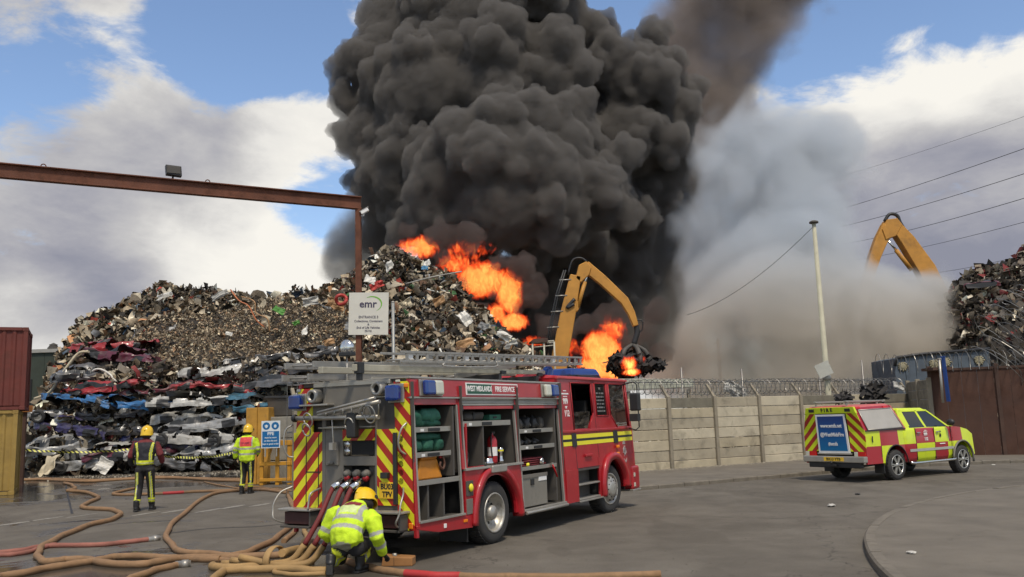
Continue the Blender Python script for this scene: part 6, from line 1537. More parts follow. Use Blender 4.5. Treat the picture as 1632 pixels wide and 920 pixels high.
# alloy wheels
def alloy(s, w, side):
    e = thing('wheel', None, None, (s, w, PR)); e.parent = pk; r = PR; width = .25
    tm = MB(); tm.lathe([(a, b*(1 if side < 0 else -1)*-1*-1) for a, b in [(r*.66, 0), (r*.74, -.006), (r*.9, .0), (r*.97, .02), (r, .05), (r, width-.05), (r*.97, width-.02), (r*.66, width), (r*.64, width*.5), (r*.66, 0)]], (0, 0, 0), 'Y', 32)
    for k in range(30):
        Rm = Matrix.Rotation(2*math.pi*k/30, 4, 'Y')
        for a, b in ((.02, .09), (.15, .22)):
            y0, y1 = (a, b) if side < 0 else (-b, -a); tm.box((r-.004, y0, -.018), (r+.009, y1, .018), 0, Rm)
    tm.build('tyre', rubber, e)
    rm = MB(); sg = 1 if side < 0 else -1
    rm.lathe([(r*.68, .0), (r*.66, -.006*sg), (r*.62, .01*sg), (r*.61, .05*sg), (0, .06*sg)], (0, 0, 0), 'Y', 32, 1)
    rm.lathe([(r*.69, .005*sg), (r*.68, -.008*sg), (r*.63, -.004*sg), (r*.62, .03*sg)], (0, 0, 0), 'Y', 32, 0)
    for k in range(6):
        for dd in (-.13, .13):
            Rm = Matrix.Rotation(2*math.pi*k/6+dd, 4, 'Y'); rm.box((.05, -.004*sg, -.013), (r*.63, .03*sg, .013), 0, Rm)
    rm.lathe([(.06, .03*sg), (.055, -.012*sg), (0, -.014*sg)], (0, 0, 0), 'Y', 16, 0)
    rm.build('rim', [mat('alloy_silver', (.55, .54, .5), .32, .8, var=.08), hole_m], e)
for s_ in (0, 3.124): alloy(s_, .0, -1); alloy(s_, PW, 1)

# ------------------------------------------------------------ people
def loft_tube(pts, seg=14):
    """closed tapered tube through (point, rx, ry) with the x axis kept sideways"""
    P = [Vector(p[0]) for p in pts]; n = len(P); vs = []
    for i in range(n):
        t = (P[min(i+1, n-1)]-P[max(i-1, 0)]).normalized()
        side = pts[i][3] if len(pts[i]) > 3 else Vector((1, 0, 0)); side = Vector(side)
        u = side-t*side.dot(t); u.normalize(); w_ = t.cross(u)
        for k in range(seg):
            a = 2*math.pi*k/seg; vs.append(P[i]+u*(math.cos(a)*pts[i][1])+w_*(math.sin(a)*pts[i][2]))
    fs = [(i*seg+k, i*seg+(k+1) % seg, (i+1)*seg+(k+1) % seg, (i+1)*seg+k) for i in range(n-1) for k in range(seg)]
    # rounded ends
    for e, sgn in ((0, -1), (n-1, 1)):
        t = (P[min(e+1, n-1)]-P[max(e-1, 0)]).normalized(); vs.append(P[e]+t*sgn*min(pts[e][1], pts[e][2])*.55); c = len(vs)-1
        for k in range(seg): fs.append((e*seg+k, e*seg+(k+1) % seg, c) if sgn > 0 else (e*seg+(k+1) % seg, e*seg+k, c))
    return vs, fs
def fused(name, tubes, voxel, m, parent, smooth=3, wrinkle=0.0, wscale=9, colour=None, balls=()):
    mb = MB()
    for t in tubes: v, f_ = loft_tube(t); mb.add(v, f_)
    for c, r_ in balls: mb.ball(c, r_, 16, 12)
    o = mb.build(name, m, parent)
    md = o.modifiers.new('r', 'REMESH'); md.mode = 'VOXEL'; md.voxel_size = voxel; md.use_smooth_shade = True
    s_ = o.modifiers.new('s', 'SMOOTH'); s_.iterations = smooth; s_.factor = .5
    pr = o.parent; o.parent = None
    me2 = bpy.data.meshes.new_from_object(o.evaluated_get(bpy.context.evaluated_depsgraph_get()))
    o.modifiers.clear(); old = o.data; o.data = me2; me2.name = name; bpy.data.meshes.remove(old); o.parent = pr
    if wrinkle:
        nv = len(me2.vertices)
        for v in me2.vertices:
            q = v.co; k = abs(noise.noise(Vector((q.x*wscale, q.y*wscale, q.z*wscale*.75))))*-2+.5+noise.noise(q*wscale*2.3)*.5
            v.co = q+v.normal*k*wrinkle
    me2.materials.clear()
    for mm in (m if isinstance(m, list) else [m]): me2.materials.append(mm)
    me2.polygons.foreach_set('use_smooth', [True]*len(me2.polygons))
    if colour:
        a = me2.color_attributes.new('Col', 'FLOAT_COLOR', 'POINT')
        for i, v in enumerate(me2.vertices): a.data[i].color = tuple(colour(v.co))+(1,)
    me2.update(); return o
cloth = vcol_mat('fire_kit_cloth', .75, 0, .25, 60)
lime, silv, bk_, navy, maroon_, ylw = (.58, .80, .02), (.38, .38, .34), (.014, .013, .014), (.018, .018, .024), (.15, .018, .02), (.70, .74, .03)
helm = mat('helmet_yellow', (.80, .50, .01), .28, var=.06, coat=.6)
skin = mat('skin', (.42, .24, .16), .6, var=.1)
glove = mat('glove_black', (.02, .018, .018), .8, var=.2, bump=.3)
boot = mat('boot_black', (.015, .014, .013), .45, var=.2)
def seg_t(p, a, b):
    ab = b-a; t = (p-a).dot(ab)/ab.length_squared; q = a+ab*min(1, max(0, t)); return t, (p-q).length
def make_head(parent, c, fwd, up, hr=.105):
    """head with face under a fire helmet; c = head centre"""
    f_ = Vector(fwd).normalized(); u = Vector(up).normalized(); r_ = f_.cross(u).normalized(); u = r_.cross(f_)
    M = Matrix(((r_.x, f_.x, u.x, c[0]), (r_.y, f_.y, u.y, c[1]), (r_.z, f_.z, u.z, c[2]), (0, 0, 0, 1)))
    mb = MB(); mb.ball((0, 0, 0), (hr*.78, hr*.95, hr*1.1), 16, 12); mb.ball((0, .07, -.05), (.05, .05, .055)); mb.tube([(0, .095, .02), (0, .125, -.02), (0, .10, -.03)], [.010, .016, .012], 6)
    for s_ in (-1, 1): mb.ball((s_*.083, 0, -.01), (.012, .02, .03), 8, 6); mb.ball((s_*.035, .092, .015), (.014, .01, .008), 8, 6, 1)
    mb.tube([(-.025, .108, -.055), (.025, .108, -.055)], .007, 6, 2); mb.tube([(0, -.01, -.16), (0, 0, -.02)], .055, 10)
    o = mb.build('head', [skin, blackprint, redtrim], parent); o.matrix_local = M
    mb = MB(); n = 20; prof = [(.0, .165), (.06, .158), (.105, .130), (.135, .08), (.145, .03), (.147, -.02), (.152, -.05)]
    vs = []
    for rr_, h_ in prof:
        for k in range(n):
            a = 2*math.pi*k/n; x, y = rr_*math.cos(a)*.92, rr_*math.sin(a)*1.12; zz_ = h_
            if h_ < 0: zz_ = h_-(.035 if math.sin(a) < -.2 else 0)
            vs.append((x, y, zz_))
    fs = [(i*n+k, i*n+(k+1) % n, (i+1)*n+(k+1) % n, (i+1)*n+k) for i in range(len(prof)-1) for k in range(n)]
    mb.add(vs, fs, 0, True)
    o = mb.build('helmet', helm, parent, solid=.012, subsurf=1); o.matrix_local = M
    mb = MB(); mb.tube(spline([(0, -.17, .03), (0, -.12, .125), (0, 0, .172), (0, .12, .13), (0, .165, .04)], 5), .016, 8); k_ = mb.build('helmet_comb', helm, o)
    mb = MB(); 
    for s_ in (-1, 1): mb.hexa([(s_*.128, .02, -.02), (s_*.132, .10, -.01), (s_*.145, .10, -.01), (s_*.14, .02, -.02), (s_*.115, .03, .04), (s_*.118, .09, .05), (s_*.135, .09, .05), (s_*.13, .03, .04)])
    mb.build('visor_mount', blackp, o, bevel=.006)
    mb = MB(); mb.ball((0, -.02, -.07), (.115, .13, .085), 16, 10); k_ = mb.build('neck_curtain', mat('curtain_dark', (.03, .022, .02), .8, var=.2), parent); k_.matrix_local = M
def make_hand(parent, wrist, direction, palm_n, side=1, m=None, curl=.5, name='glove'):
    """palm, four unequal fingers and a thumb"""
    d = Vector(direction).normalized(); n_ = Vector(palm_n); n_ = (n_-d*n_.dot(d)).normalized(); s_ = d.cross(n_)*side; W_ = Vector(wrist)
    T_ = [[(W_, .032, .024, s_), (W_+d*.05, .042, .022, s_), (W_+d*.095, .042, .018, s_)]]
    for k, (o_, L_) in enumerate(((-.032, .075), (-.011, .088), (.011, .082), (.031, .062))):
        b_ = W_+d*.085+s_*o_; a1 = b_+d*L_*.45+n_*L_*.15*curl; a2 = a1+(d*(1-curl)+n_*curl).normalized()*L_*.4; T_.append([(b_, .012, .012, s_), (a1, .011, .011, s_), (a2, .009, .009, s_)])
    b_ = W_+d*.03-s_*.035; T_.append([(b_, .016, .014, n_), (b_+(d*.7-s_*.7+n_*.3)*.035, .013, .012, n_), (b_+(d*1.0-s_*.6+n_*.8)*.06, .010, .010, n_)])
    return fused(name, T_, .007, m or glove, parent, 1)

def standing(name_label, loc, rz, height, style):
    """a firefighter walking away from the viewer; +y is ahead"""
    t = thing('person', name_label, 'person', loc, rz); k = height/2.0; S = lambda p: Vector(p)*k
    hipL, hipR = Vector((-.11, 0, .98)), Vector((.11, 0, .98))
    if style == 0: kL, aL, kR, aR = Vector((-.125, .02, .53)), Vector((-.13, -.12, .13)), Vector((.12, .10, .53)), Vector((.12, .20, .12))
    else: kL, aL, kR, aR = Vector((-.115, .06, .53)), Vector((-.13, -.02, .12)), Vector((.10, .06, .53)), Vector((.07, .10, .11))
    waist, chest, neck = Vector((0, .0, 1.12)), Vector((0, .03, 1.42)), Vector((0, .05, 1.64))
    shL, shR = Vector((-.215, .03, 1.55)), Vector((.215, .03, 1.55))
    if style == 0: eL, hL, eR, hR = Vector((-.33, .0, 1.27)), Vector((-.34, .14, 1.05)), Vector((.345, -.02, 1.29)), Vector((.34, .16, 1.10))
    else: eL, hL, eR, hR = Vector((-.34, -.02, 1.27)), Vector((-.37, .10, 1.00)), Vector((.31, .02, 1.25)), Vector((.26, .16, 1.12))
    # body: one continuous skin from neck to feet
    legs = [[(S(h), .115*k, .13*k), (S(kn), .085*k, .09*k), (S(kn*.35+a*.65), .08*k, .085*k), (S(a), .065*k, .07*k)] for h, kn, a in ((hipL, kL, aL), (hipR, kR, aR))]
    trunk = [(S((0, 0, .92)), .17*k, .13*k), (S((0, 0, 1.02)), .19*k, .135*k), (S(waist), .175*k, .12*k), (S(chest), .215*k, .135*k), (S((0, .03, 1.55)), .20*k, .11*k), (S(neck), .07*k, .07*k)]
    arms = [[(S(s_), .085*k, .085*k), (S(e), .066*k, .07*k), (S(h), .048*k, .05*k)] for s_, e, h in ((shL, eL, hL), (shR, eR, hR))]
    def tcol(p):
        q = p/k; on = 0
        for h, kn, a, sx in ((hipL, kL, aL, -1), (hipR, kR, aR, 1)):
            if q.z < .90 and (q.x*sx) > 0:
                tt = min(1, max(0, (h.z-q.z)/(h.z-a.z))); cx_ = h.x+(kn.x-h.x)*min(1, tt*2) if tt < .5 else kn.x+(a.x-kn.x)*(tt*2-1)
                off = (q.x-cx_)*sx
                back = q.y < (h.y+(kn.y-h.y)*min(1, tt*2) if tt < .5 else kn.y+(a.y-kn.y)*(tt*2-1))
                if back and .005 < off < .055 and q.z > .2:
                    on = 2 if .021 < off < .037 else 1
                if .185 < q.z-(.02 if sx > 0 else 0) < .275: on = 2 if .222 < q.z-(.02 if sx > 0 else 0) < .24 else 1
        return (ylw if on == 1 else silv) if on else bk_
    fused('body', legs+[trunk]+arms, .02, cloth, t, 3, .006, 10, tcol)
    jz0 = 1.07 if style == 0 else .93
    jr = 1.10 if style == 0 else 1.24
    jk = [[(S((0, 0, jz0)), .178*k*jr, .145*k*jr), (S((0, 0, jz0+.12)), .185*k*jr, .150*k*jr), (S((0, .01, 1.30)), .20*k*jr, .15*k*jr), (S((0, .02, 1.45)), .22*k*jr, .145*k*jr), (S((0, .03, 1.57)), .205*k*jr, .11*k*jr), (S((0, .05, 1.66)), .075*k, .075*k)]]
    jk += [[(S(s_*.9+Vector((0, 0, .14))), .085*k, .09*k), (S(s_), .095*k, .1*k), (S(e), .078*k*(.9+jr*.1), .08*k), (S(h*.92+e*.08), .06*k*jr, .062*k*jr)] for s_, e, h in ((shL, eL, hL), (shR, eR, hR))]
    def jcol(p):
        q = p/k; arm = abs(q.x) > .245+(.03 if q.z < 1.45 else 0)
        if style == 0:
            if arm or q.z > 1.575: return maroon_ if q.z > 1.22 or q.x > 0 else bk_
            if 1.055 < q.z < 1.165: return silv if 1.10 < q.z < 1.118 else ylw
            if q.y < .04 and q.z < 1.58:
                c = .125+(.035 if q.z > 1.35 else .0)*(q.z-1.35)/.2
                if c < abs(q.x) < c+.055: return silv if c+.02 < abs(q.x) < c+.033 else ylw
            return navy
        if arm:
            if any(a < q.z < a+.055 for a in (1.15, 1.27)): return silv
            return lime
        if q.y < .05 and 1.335 < q.z < 1.60 and abs(q.x) < .165+.0*(q.z): return (.72, .07, .07) if not (1.40 < q.z < 1.455 and abs(q.x) < .12 and math.sin(q.x*90)*math.sin(q.z*150) > -.2) else (.25, .02, .05)
        if .165 <= abs(q.x) < .195 and q.z > 1.335: return silv
        if any(a < q.z < a+.05 for a in (1.10, 1.245)): return silv
        return lime
    fused('jacket', jk, .017, cloth, t, 3, .009, 9, jcol)
    make_head(t, S((0, .075, 1.80)), (0.05, 1, -.12), (0, .1, 1))
    for o_ in t.children[-4:]: pass
    make_hand(t, S(hL), S(hL)-S(eL), (1, .2, 0), 1); make_hand(t, S(hR), S(hR)-S(eR), (-1, .2, 0), -1)
    for a, sx in ((aL, -1), (aR, 1)):
        lift = .0 if a.z < .125 else .02
        P_0 = S(a); f0 = [[(P_0+Vector((0, 0, .12)), .07, .072), (P_0, .07, .075), (P_0+Vector((0, .0, -.05)), .062, .07)], [(Vector((P_0.x, P_0.y-.06, .055+lift)), .052, .05, (1, 0, 0)), (Vector((P_0.x, P_0.y+.06, .055+lift)), .056, .048, (1, 0, 0)), (Vector((P_0.x+.01*sx, P_0.y+.17, .045+lift)), .05, .04, (1, 0, 0))]]
        o_ = fused('boot', f0, .014, boot, t, 2)
        mb = MB(); mb.box((P_0.x-.052, P_0.y-.10, lift), (P_0.x+.052, P_0.y+.20, lift+.03)); mb.build('sole', rubber, o_, bevel=.02, segs=2)
    return t
standing('firefighter in black waistcoat with yellow braces and maroon sleeves walking towards the heap', (-8.80, 21.0, 0), R(6), 2.02, 0)
standing('firefighter in yellow hi-vis jacket with red back panel walking beside the yellow barriers', (-7.70, 25.3, 0), R(-4), 1.99, 1)

# crouching firefighter
def crouching():
    base = Vector((-2.22, 11.5, 0)); t = thing('person', 'firefighter in lime jacket crouching behind the engine over a hose coupling', 'person', base)
    A = lambda x, y, Y: at(x, y, Y)-base
    pel, mid, chs, nck = A(554, 868, 11.42), A(552, 850, 11.44), A(561, 820, 11.58), A(575, 806, 11.74)
    shL, shR = A(532, 820, 11.74), A(594, 828, 11.46)
    elL, haL = A(517, 850, 11.70), A(546, 874, 11.95)
    elR, haR = A(601, 856, 11.42), A(611, 884, 11.62)
    hpL, hpR = A(543, 872, 11.46), A(566, 872, 11.40)
    knL, anL = A(540, 893, 11.86), A(527, 895, 11.42)
    knR, anR = A(590, 868, 11.84), A(574, 893, 11.60)
    sd = (shR-shL).normalized(); lat = (hpR-hpL).normalized()
    legs = [[(hpL, .12, .125), (knL, .095, .09), (knL*.5+anL*.5, .08, .08), (anL, .065, .065)], [(hpR, .125, .125), (knR, .092, .09), (knR*.45+anR*.55, .08, .08), (anR, .07, .07)]]
    trunk = [(pel, .185, .14, lat), (mid, .18, .13, sd), (chs, .205, .125, sd), (chs*.4+nck*.6, .17, .10, sd), (nck, .07, .07, sd)]
    arms = [[(shL, .085, .08), (elL, .068, .068), (haL, .048, .048)], [(shR, .085, .08), (elR, .068, .068), (haR, .048, .048)]]
    def tcol(p):
        for kn, an in ((knL, anL), (knR, anR)):
            tt, d = seg_t(p, kn, an)
            if .55 < tt < 1.15 and d < .16: return silv if .78 < tt < .88 else ylw
        tt, d = seg_t(p, knR, anR)
        if 0 < tt < .8 and d < .13 and (p-(knR+(anR-knR)*tt)).dot(Vector((-.6, -.8, 0))) > .045 and abs((p-(knR+(anR-knR)*tt)).dot(Vector((.8, -.6, 0)))) < .05: return ylw
        return bk_
    fused('body', legs+[trunk]+arms, .018, cloth, t, 3, .006, 10, tcol)
    dn = (pel-mid).normalized()
    jk = [[(pel+dn*.0, .215, .165, sd), (pel*.6+mid*.4, .222, .17, sd), (mid, .23, .168, sd), (mid*.5+chs*.5, .245, .165, sd), (chs, .245, .155, sd), (chs*.45+nck*.55, .19, .13, sd), (nck, .10, .10, sd)],
          [(shL*.75+nck*.25, .10, .09), (shL, .108, .105), (elL, .092, .09), (elL*.15+haL*.85, .068, .066)],
          [(shR*.7+nck*.3, .10, .09), (shR, .112, .105), (elR, .092, .09), (elR*.08+haR*.92, .068, .068)]]
    ax = nck-pel
    def jcol(p):
        for e, h, s_ in ((elL, haL, shL), (elR, haR, shR)):
            t1, d1 = seg_t(p, s_, e); t2, d2 = seg_t(p, e, h); tb, db = seg_t(p, pel, nck)
            dd = min(d1, d2)
            if dd < .13 and dd < db-.02:
                if d1 < d2: return silv if .72 < t1 < .93 else lime
                return silv if .30 < t2 < .48 else (ylw if t2 > .93 else lime)
        tt = (p-pel).dot(ax)/ax.length_squared; lx = (p-(pel+ax*tt)).dot(sd)
        if tt < -.10: return (.30, .30, .22)
        if .20 < tt < .30 or .43 < tt < .53: return silv
        if .92 > tt > .53 and .13 < abs(lx) < .185: return silv
        if .80 < tt < .93 and abs(lx) < .115 : return (.22, .025, .03)
        if .57 < tt < .80 and abs(lx) < .12: return (.60, .70, .30)
        return lime
    fused('jacket', jk, .014, cloth, t, 3, .010, 9, jcol)
    fb = (chs-pel).cross(sd).normalized()
    if fb.y > 0: fb = -fb
    c_ = pel+ax*.865+fb*.145
    hc = A(583, 797, 11.86)
    make_head(t, hc, (.62, .62, -.48), (-.25, .55, 1))
    gl = make_hand(t, haR, A(617, 889, 11.7)-haR, (0, .2, -1), -1, curl=.75); make_hand(t, haL, (.8, .4, -.3), (0, 0, -1), 1, curl=.6)
    for an, fw, up in ((anL, Vector((-.05, .25, -.95)), .0), (anR, Vector((.45, .85, 0)), .0)):
        fw.normalize()
        if up == 0 and fw.z < -.5:      # kneeling foot: toes down, sole towards the viewer
            T_ = [[(an+Vector((0, .03, .07)), .07, .07), (an, .066, .07), (an+Vector((0, -.02, -.04)), .06, .062)], [(an+Vector((0, -.04, -.0)), .05, .048, (1, 0, 0)), (an+Vector((0, -.03, -.10)), .053, .045, (1, 0, 0)), (Vector((an.x, an.y+.02, .05)), .05, .04, (1, 0, 0))]]
            o_ = fused('boot', T_, .013, boot, t, 2); mb = MB(); mb.hexa([(an.x-.042, an.y-.085, .02), (an.x+.042, an.y-.085, .02), (an.x+.042, an.y-.06, .02), (an.x-.042, an.y-.06, .02), (an.x-.04, an.y-.082, an.z-.03), (an.x+.04, an.y-.082, an.z-.03), (an.x+.04, an.y-.06, an.z-.03), (an.x-.04, an.y-.06, an.z-.03)]); mb.build('sole', rubber, o_, bevel=.018, segs=3)
        else:
            T_ = [[(an+Vector((0, 0, .06)), .072, .072), (an+Vector((0, 0, -.06)), .062, .066)], [(Vector((an.x, an.y, .055))-fw*.07, .05, .05, (.85, -.45, 0)), (Vector((an.x, an.y, .055))+fw*.06, .055, .046, (.85, -.45, 0)), (Vector((an.x, an.y, .045))+fw*.17, .05, .038, (.85, -.45, 0))]]
            o_ = fused('boot', T_, .013, boot, t, 2); mb = MB(); mb.tube([Vector((an.x, an.y, .018))-fw*.10, Vector((an.x, an.y, .018))+fw*.2], .05, 8, flat=.3); mb.build('sole', rubber, o_)
    M = frame_M(c_, sd, ax); 
    text_obj('back_word', 'FIRE', .085, white, t, M, bold=.004, ext=.012)
crouching()

# ------------------------------------------------------------ gantry frame
rust = mat('rusty_steel', (.13, .045, .022), .75, var=.25, vscale=2, bump=.3, bscale=25, dirt=.45, dirt_col=(.05, .028, .02), dscale=2.5)
gy = 24.0
ptop = at(571, 314, gy); gx = ptop.x; ZT = ptop.z
gan = thing('rusty_gantry', 'rusty steel height gantry whose beam crosses the upper left of the yard entrance', 'gantry', (gx, gy, 0))
d0 = ray(0, 260); tt = (ZT-CAMH)/d0.z; bl = Vector((0, 0, CAMH))+d0*tt
bd = Vector((bl.x-gx, bl.y-gy, 0)); BL = bd.length*1.25; bd.normalize(); bn_ = Vector((-bd.y, bd.x, 0))
mb = MB()
for a, b, c, d in ((-.09, .09, ZT-.03, ZT), (-.012, .012, ZT-.33, ZT-.03), (-.09, .09, ZT-.36, ZT-.33)):
    q = []
    for z in (c, d): q += [bn_*a-bd*.08+Vector((0, 0, z)), bn_*b-bd*.08+Vector((0, 0, z)), bn_*b+bd*BL+Vector((0, 0, z)), bn_*a+bd*BL+Vector((0, 0, z))]
    mb.hexa(q[:4]+q[4:])
mb.build('beam', rust, gan, bevel=.004)
mb = MB(); mb.box((-.075, -.085, 0), (.075, -.07, ZT-.33)); mb.box((-.075, .07, 0), (.075, .085, ZT-.33)); mb.box((-.01, -.07, 0), (.01, .07, ZT-.33)); mb.build('post', rust, gan)
mb = MB(); e_ = bd*BL*.98; mb.box((e_.x-.09, e_.y-.08, 0), (e_.x+.09, e_.y+.08, ZT-.37)); mb.build('post', rust, gan, bevel=.01)
mb = MB(); mb.box((-.2, -.2, 0), (.2, .2, .03)); mb.box((-.15, -.1, 5.0), (-.09, .1, 5.3)); mb.build('base_plate', rust, gan)
def beam_pt(px):
    n_ = Vector((bn_.x, bn_.y, 0)); d_ = ray(px, 290); t = (Vector((gx, gy, 0)).dot(n_))/Vector((d_.x, d_.y, 0)).dot(n_); q = Vector((d_.x*t, d_.y*t, ZT)); return q
for px in (68, 331):
    q = beam_pt(px)-Vector((gx, gy, 0)); mb = MB(); mb.tube([(q.x+.055*math.cos(a)*bd.x, q.y+.055*math.cos(a)*bd.y, ZT+.02+.055*math.sin(a)) for a in [math.pi*k/8 for k in range(-1, 10)]], .014, 6); mb.build('lifting_eye', rust, gan)
q = beam_pt(276); fl_ = thing('floodlight', 'black box floodlight standing on top of the rusty beam', 'floodlight', q, math.atan2(bd.y, bd.x)+math.pi)
mb = MB(); mb.hexa([(-.18, -.10, .10), (.20, -.10, .08), (.20, .10, .08), (-.18, .10, .10), (-.20, -.07, .36), (.18, -.07, .35), (.18, .12, .35), (-.20, .12, .36)]); mb.build('housing', blackp, fl_, bevel=.015, segs=2)
mb = MB(); mb.box((-.17, -.115, .13), (.16, -.10, .32)); mb.build('lens', dgrey, fl_, bevel=.01)
mb = MB(); mb.tube([(-.02, 0, 0), (0, 0, .12)], .025, 8); mb.build('bracket', blackp, fl_)
cc = at(581, 337, gy-.1); cv = thing('security_camera', 'white security camera fixed to the head of the gantry post', 'camera', cc)
mb = MB(); Mc = Matrix.Rotation(R(-28), 4, 'Y'); mb.box((-.11, -.05, -.05), (.12, .05, .045), 0, Mc); mb.build('housing', white, cv, bevel=.015, segs=2)
mb = MB(); mb.box((-.13, -.055, .045), (.15, .055, .06), 0, Mc); mb.build('hood', mat('camera_shell', (.5, .49, .46), .5), cv, bevel=.004)
mb = MB(); mb.tube([(-.02, 0, -.02), (-.02, 0, -.12), (-.12, .05, -.12)], .018, 6); mb.build('arm', white, cv)
# company sign
sc_ = at(587.5, 500, gy-.14); sgn = thing('company_sign', 'white company sign board with green swoosh fixed to the gantry post', 'sign', sc_)
cream = mat('sign_cream', (.62, .60, .52), .5, var=.05, dirt=.12, dirt_col=(.35, .32, .25)); slate = mat('sign_slate', (.06, .05, .085), .5, var=0)
sMr = Matrix.Rotation(R(1.5), 4, 'Y'); SW, SH = 1.09, 1.17
mb = MB(); mb.box((-SW/2, -.012, -SH/2), (SW/2, .012, SH/2), 0, sMr); mb.build('board', cream, sgn)
mb = MB()
for z in (-.35, .35): mb.box((-.35, .012, z-.03), (.45, .05, z+.03), 0, sMr)
mb.build('back_rail', steel, sgn)
FM = lambda x, z: sMr@frame_M((x, -.015, z), (1, 0, 0), (0, 0, 1))
text_obj('logo_text', 'emr', .29, slate, sgn, FM(-.02, .26), bold=.007)
swg = mat('swoosh_green', (.16, .42, .03), .5, var=0)
mb = MB(); n = 22
O_, I_ = [], []
for i in range(n+1):
    a = R(125)-R(190)*i/n; wdt = .035*math.sin(math.pi*min(1, .08+i/n*.92))+.004
    cx_, cz_, rx_, rz_ = .10, .27, .27, .215
    O_.append((cx_+rx_*math.cos(a), -.016, cz_+rz_*math.sin(a))); I_.append((cx_+(rx_-wdt)*math.cos(a), -.016, cz_+(rz_-wdt)*math.sin(a)))
mb.add([sMr@Vector(p) for p in O_+I_], [(i, n+1+i, n+2+i, i+1) for i in range(n)]); mb.build('logo_swoosh', swg, sgn)
for tx, z, sz in (('ENTRANCE 3', -.10, .10), ('Collections, Containers', -.21, .088), ('&', -.30, .08), ('End of Life Vehicles', -.39, .088), ('(ELVs)', -.48, .08)):
    text_obj('sign_text', tx, sz, slate, sgn, FM(0, z), bold=.0015, sx=.92)
pp_ = at(627, 560, gy+.4); pt2 = at(627, 482, gy+.4)
t_ = thing('thin_post', 'thin grey post standing just right of the company sign', 'post', (pp_.x, gy+.4, 0))
mb = MB(); mb.tube([(0, 0, 0), (0, 0, pt2.z)], .045, 8); mb.build('shaft', mat('galv_post', (.30, .31, .30), .5, .4, var=.1), t_); mb = MB(); mb.lathe([(.05, 0), (.055, .02), (0, .04)], (0, 0, pt2.z)); mb.build('cap', steel, t_)

# ------------------------------------------------------------ containers
contr = mat('container_red', (.14, .028, .018), .6, var=.2, vscale=1.2, bump=.15, dirt=.5, dirt_col=(.07, .03, .02), dscale=1.3)
conty = mat('container_yellow', (.33, .215, .05), .6, var=.2, vscale=1.2, bump=.15, dirt=.5, dirt_col=(.16, .10, .035), dscale=1.3)
def container(label, base, m, L=6.0, Wd=2.4, H_=2.62):
    """corner of the box nearest the yard at the origin; long side runs towards the viewer's left"""
    t = thing('shipping_container', label, 'container', base, R(26))
    def corr(mb, along, a0, a1, fixed, z0, z1, sgn):
        n = int((a1-a0)/.28); 
        for k in range(n):
            u0 = a0+(a1-a0)*k/n; w_ = (a1-a0)/n; P = [(0, 0), (.2, 0), (.35, .035), (.8, .035), (1, 0)]
            for (p, d), (p2, d2) in zip(P, P[1:]):
                aa, bb = u0+p*w_, u0+p2*w_
                if along == 'x': mb.quad((aa, fixed+sgn*d, z0), (bb, fixed+sgn*d2, z0), (bb, fixed+sgn*d2, z1), (aa, fixed+sgn*d, z1))
                else: mb.quad((fixed+sgn*d, aa, z0), (fixed+sgn*d2, bb, z0), (fixed+sgn*d2, bb, z1), (fixed+sgn*d, aa, z1))
    mb = MB(); corr(mb, 'x', -L+.12, -.12, .035, .14, H_-.1, 1); mb.build('side_panel', m, t)
    mb = MB(); corr(mb, 'y', .12, Wd-.12, -.035, .14, H_-.1, -1); mb.build('end_panel', m, t)
    mb = MB(); corr(mb, 'x', -L+.12, -.12, Wd-.035, .14, H_-.1, -1); mb.build('side_panel', m, t)
    mb = MB(); mb.box((-L, .02, H_-.06), (-.02, Wd-.02, H_-.02)); mb.build('roof_panel', m, t)
    for x_, y_ in ((0, 0), (0, Wd), (-L, 0), (-L, Wd)):
        mb = MB(); sx = -.13 if x_ == 0 else .13; sy = .13 if y_ == 0 else -.13; mb.box((x_, y_, .12), (x_+sx, y_+sy, H_-.12)); mb.build('corner_post', m, t, bevel=.006)
        for z in (0, H_-.12): mb = MB(); mb.box((x_+(.008 if x_ == 0 else -.008), y_-(.008 if y_ == 0 else -.008), z), (x_+sx*1.25, y_+sy*1.25, z+.12)); mb.build('corner_casting', m, t, bevel=.008)
    for y_ in (0, Wd-.1):
        for z in (.0, H_-.11): mb = MB(); mb.box((-L+.17, y_+.01, z+.01), (-.17, y_+.09, z+.11)); mb.build('rail', m, t)
    for x_ in (-.1, -L):
        for z in (.0, H_-.11): mb = MB(); mb.box((x_+.01, .17, z+.01), (x_+.09, Wd-.17, z+.11)); mb.build('rail', m, t)
    return t
cb = G(22, 789); cb = Vector((cb.x, cb.y, 0))
container('weathered yellow shipping container at the bottom of the stack on the left edge', cb, conty)
container('dull red shipping container stacked on the yellow one', cb+Vector((.16, .06, 2.625)), contr)
# green clad building
gb = at(85, 690, 62); gl_ = at(20, 690, 62)
bz = at(60, 557, 62).z
gbm = mat('green_cladding', (.035, .045, .032), .7, var=.12, dirt=.15)
bd_ = thing('green_building', 'dark green clad shed seen between the containers and the heap', 'building', (gl_.x-14, 62, 0))
BX = (gb.x-gl_.x)+14+16
for k in range(int(BX/1.0)):
    mb = MB(); mb.box((k*1.0+.01, 0, .9), (k*1.0+.99, .08, bz-.25)); mb.build('cladding_sheet', gbm, bd_)
mb = MB(); mb.box((0, .02, 0), (BX, .2, .9)); mb.build('plinth', greyp, bd_)
mb = MB(); mb.box((-.1, -.15, bz-.25), (BX+.1, 10, bz)); mb.build('roof', mat('roof_edge', (.32, .31, .28), .6, var=.1), bd_)
mb = MB(); mb.box((0, 9.8, 0), (BX, 10, bz-.3)); mb.box((0, .2, 0), (.1, 9.8, bz-.3)); mb.box((BX-.1, .2, 0), (BX, 9.8, bz-.3)); mb.build('wall', gbm, bd_)
dx = at(42, 640, 62).x-(gl_.x-14); zt_, zb_ = at(42, 605, 62).z, at(42, 668, 62).z
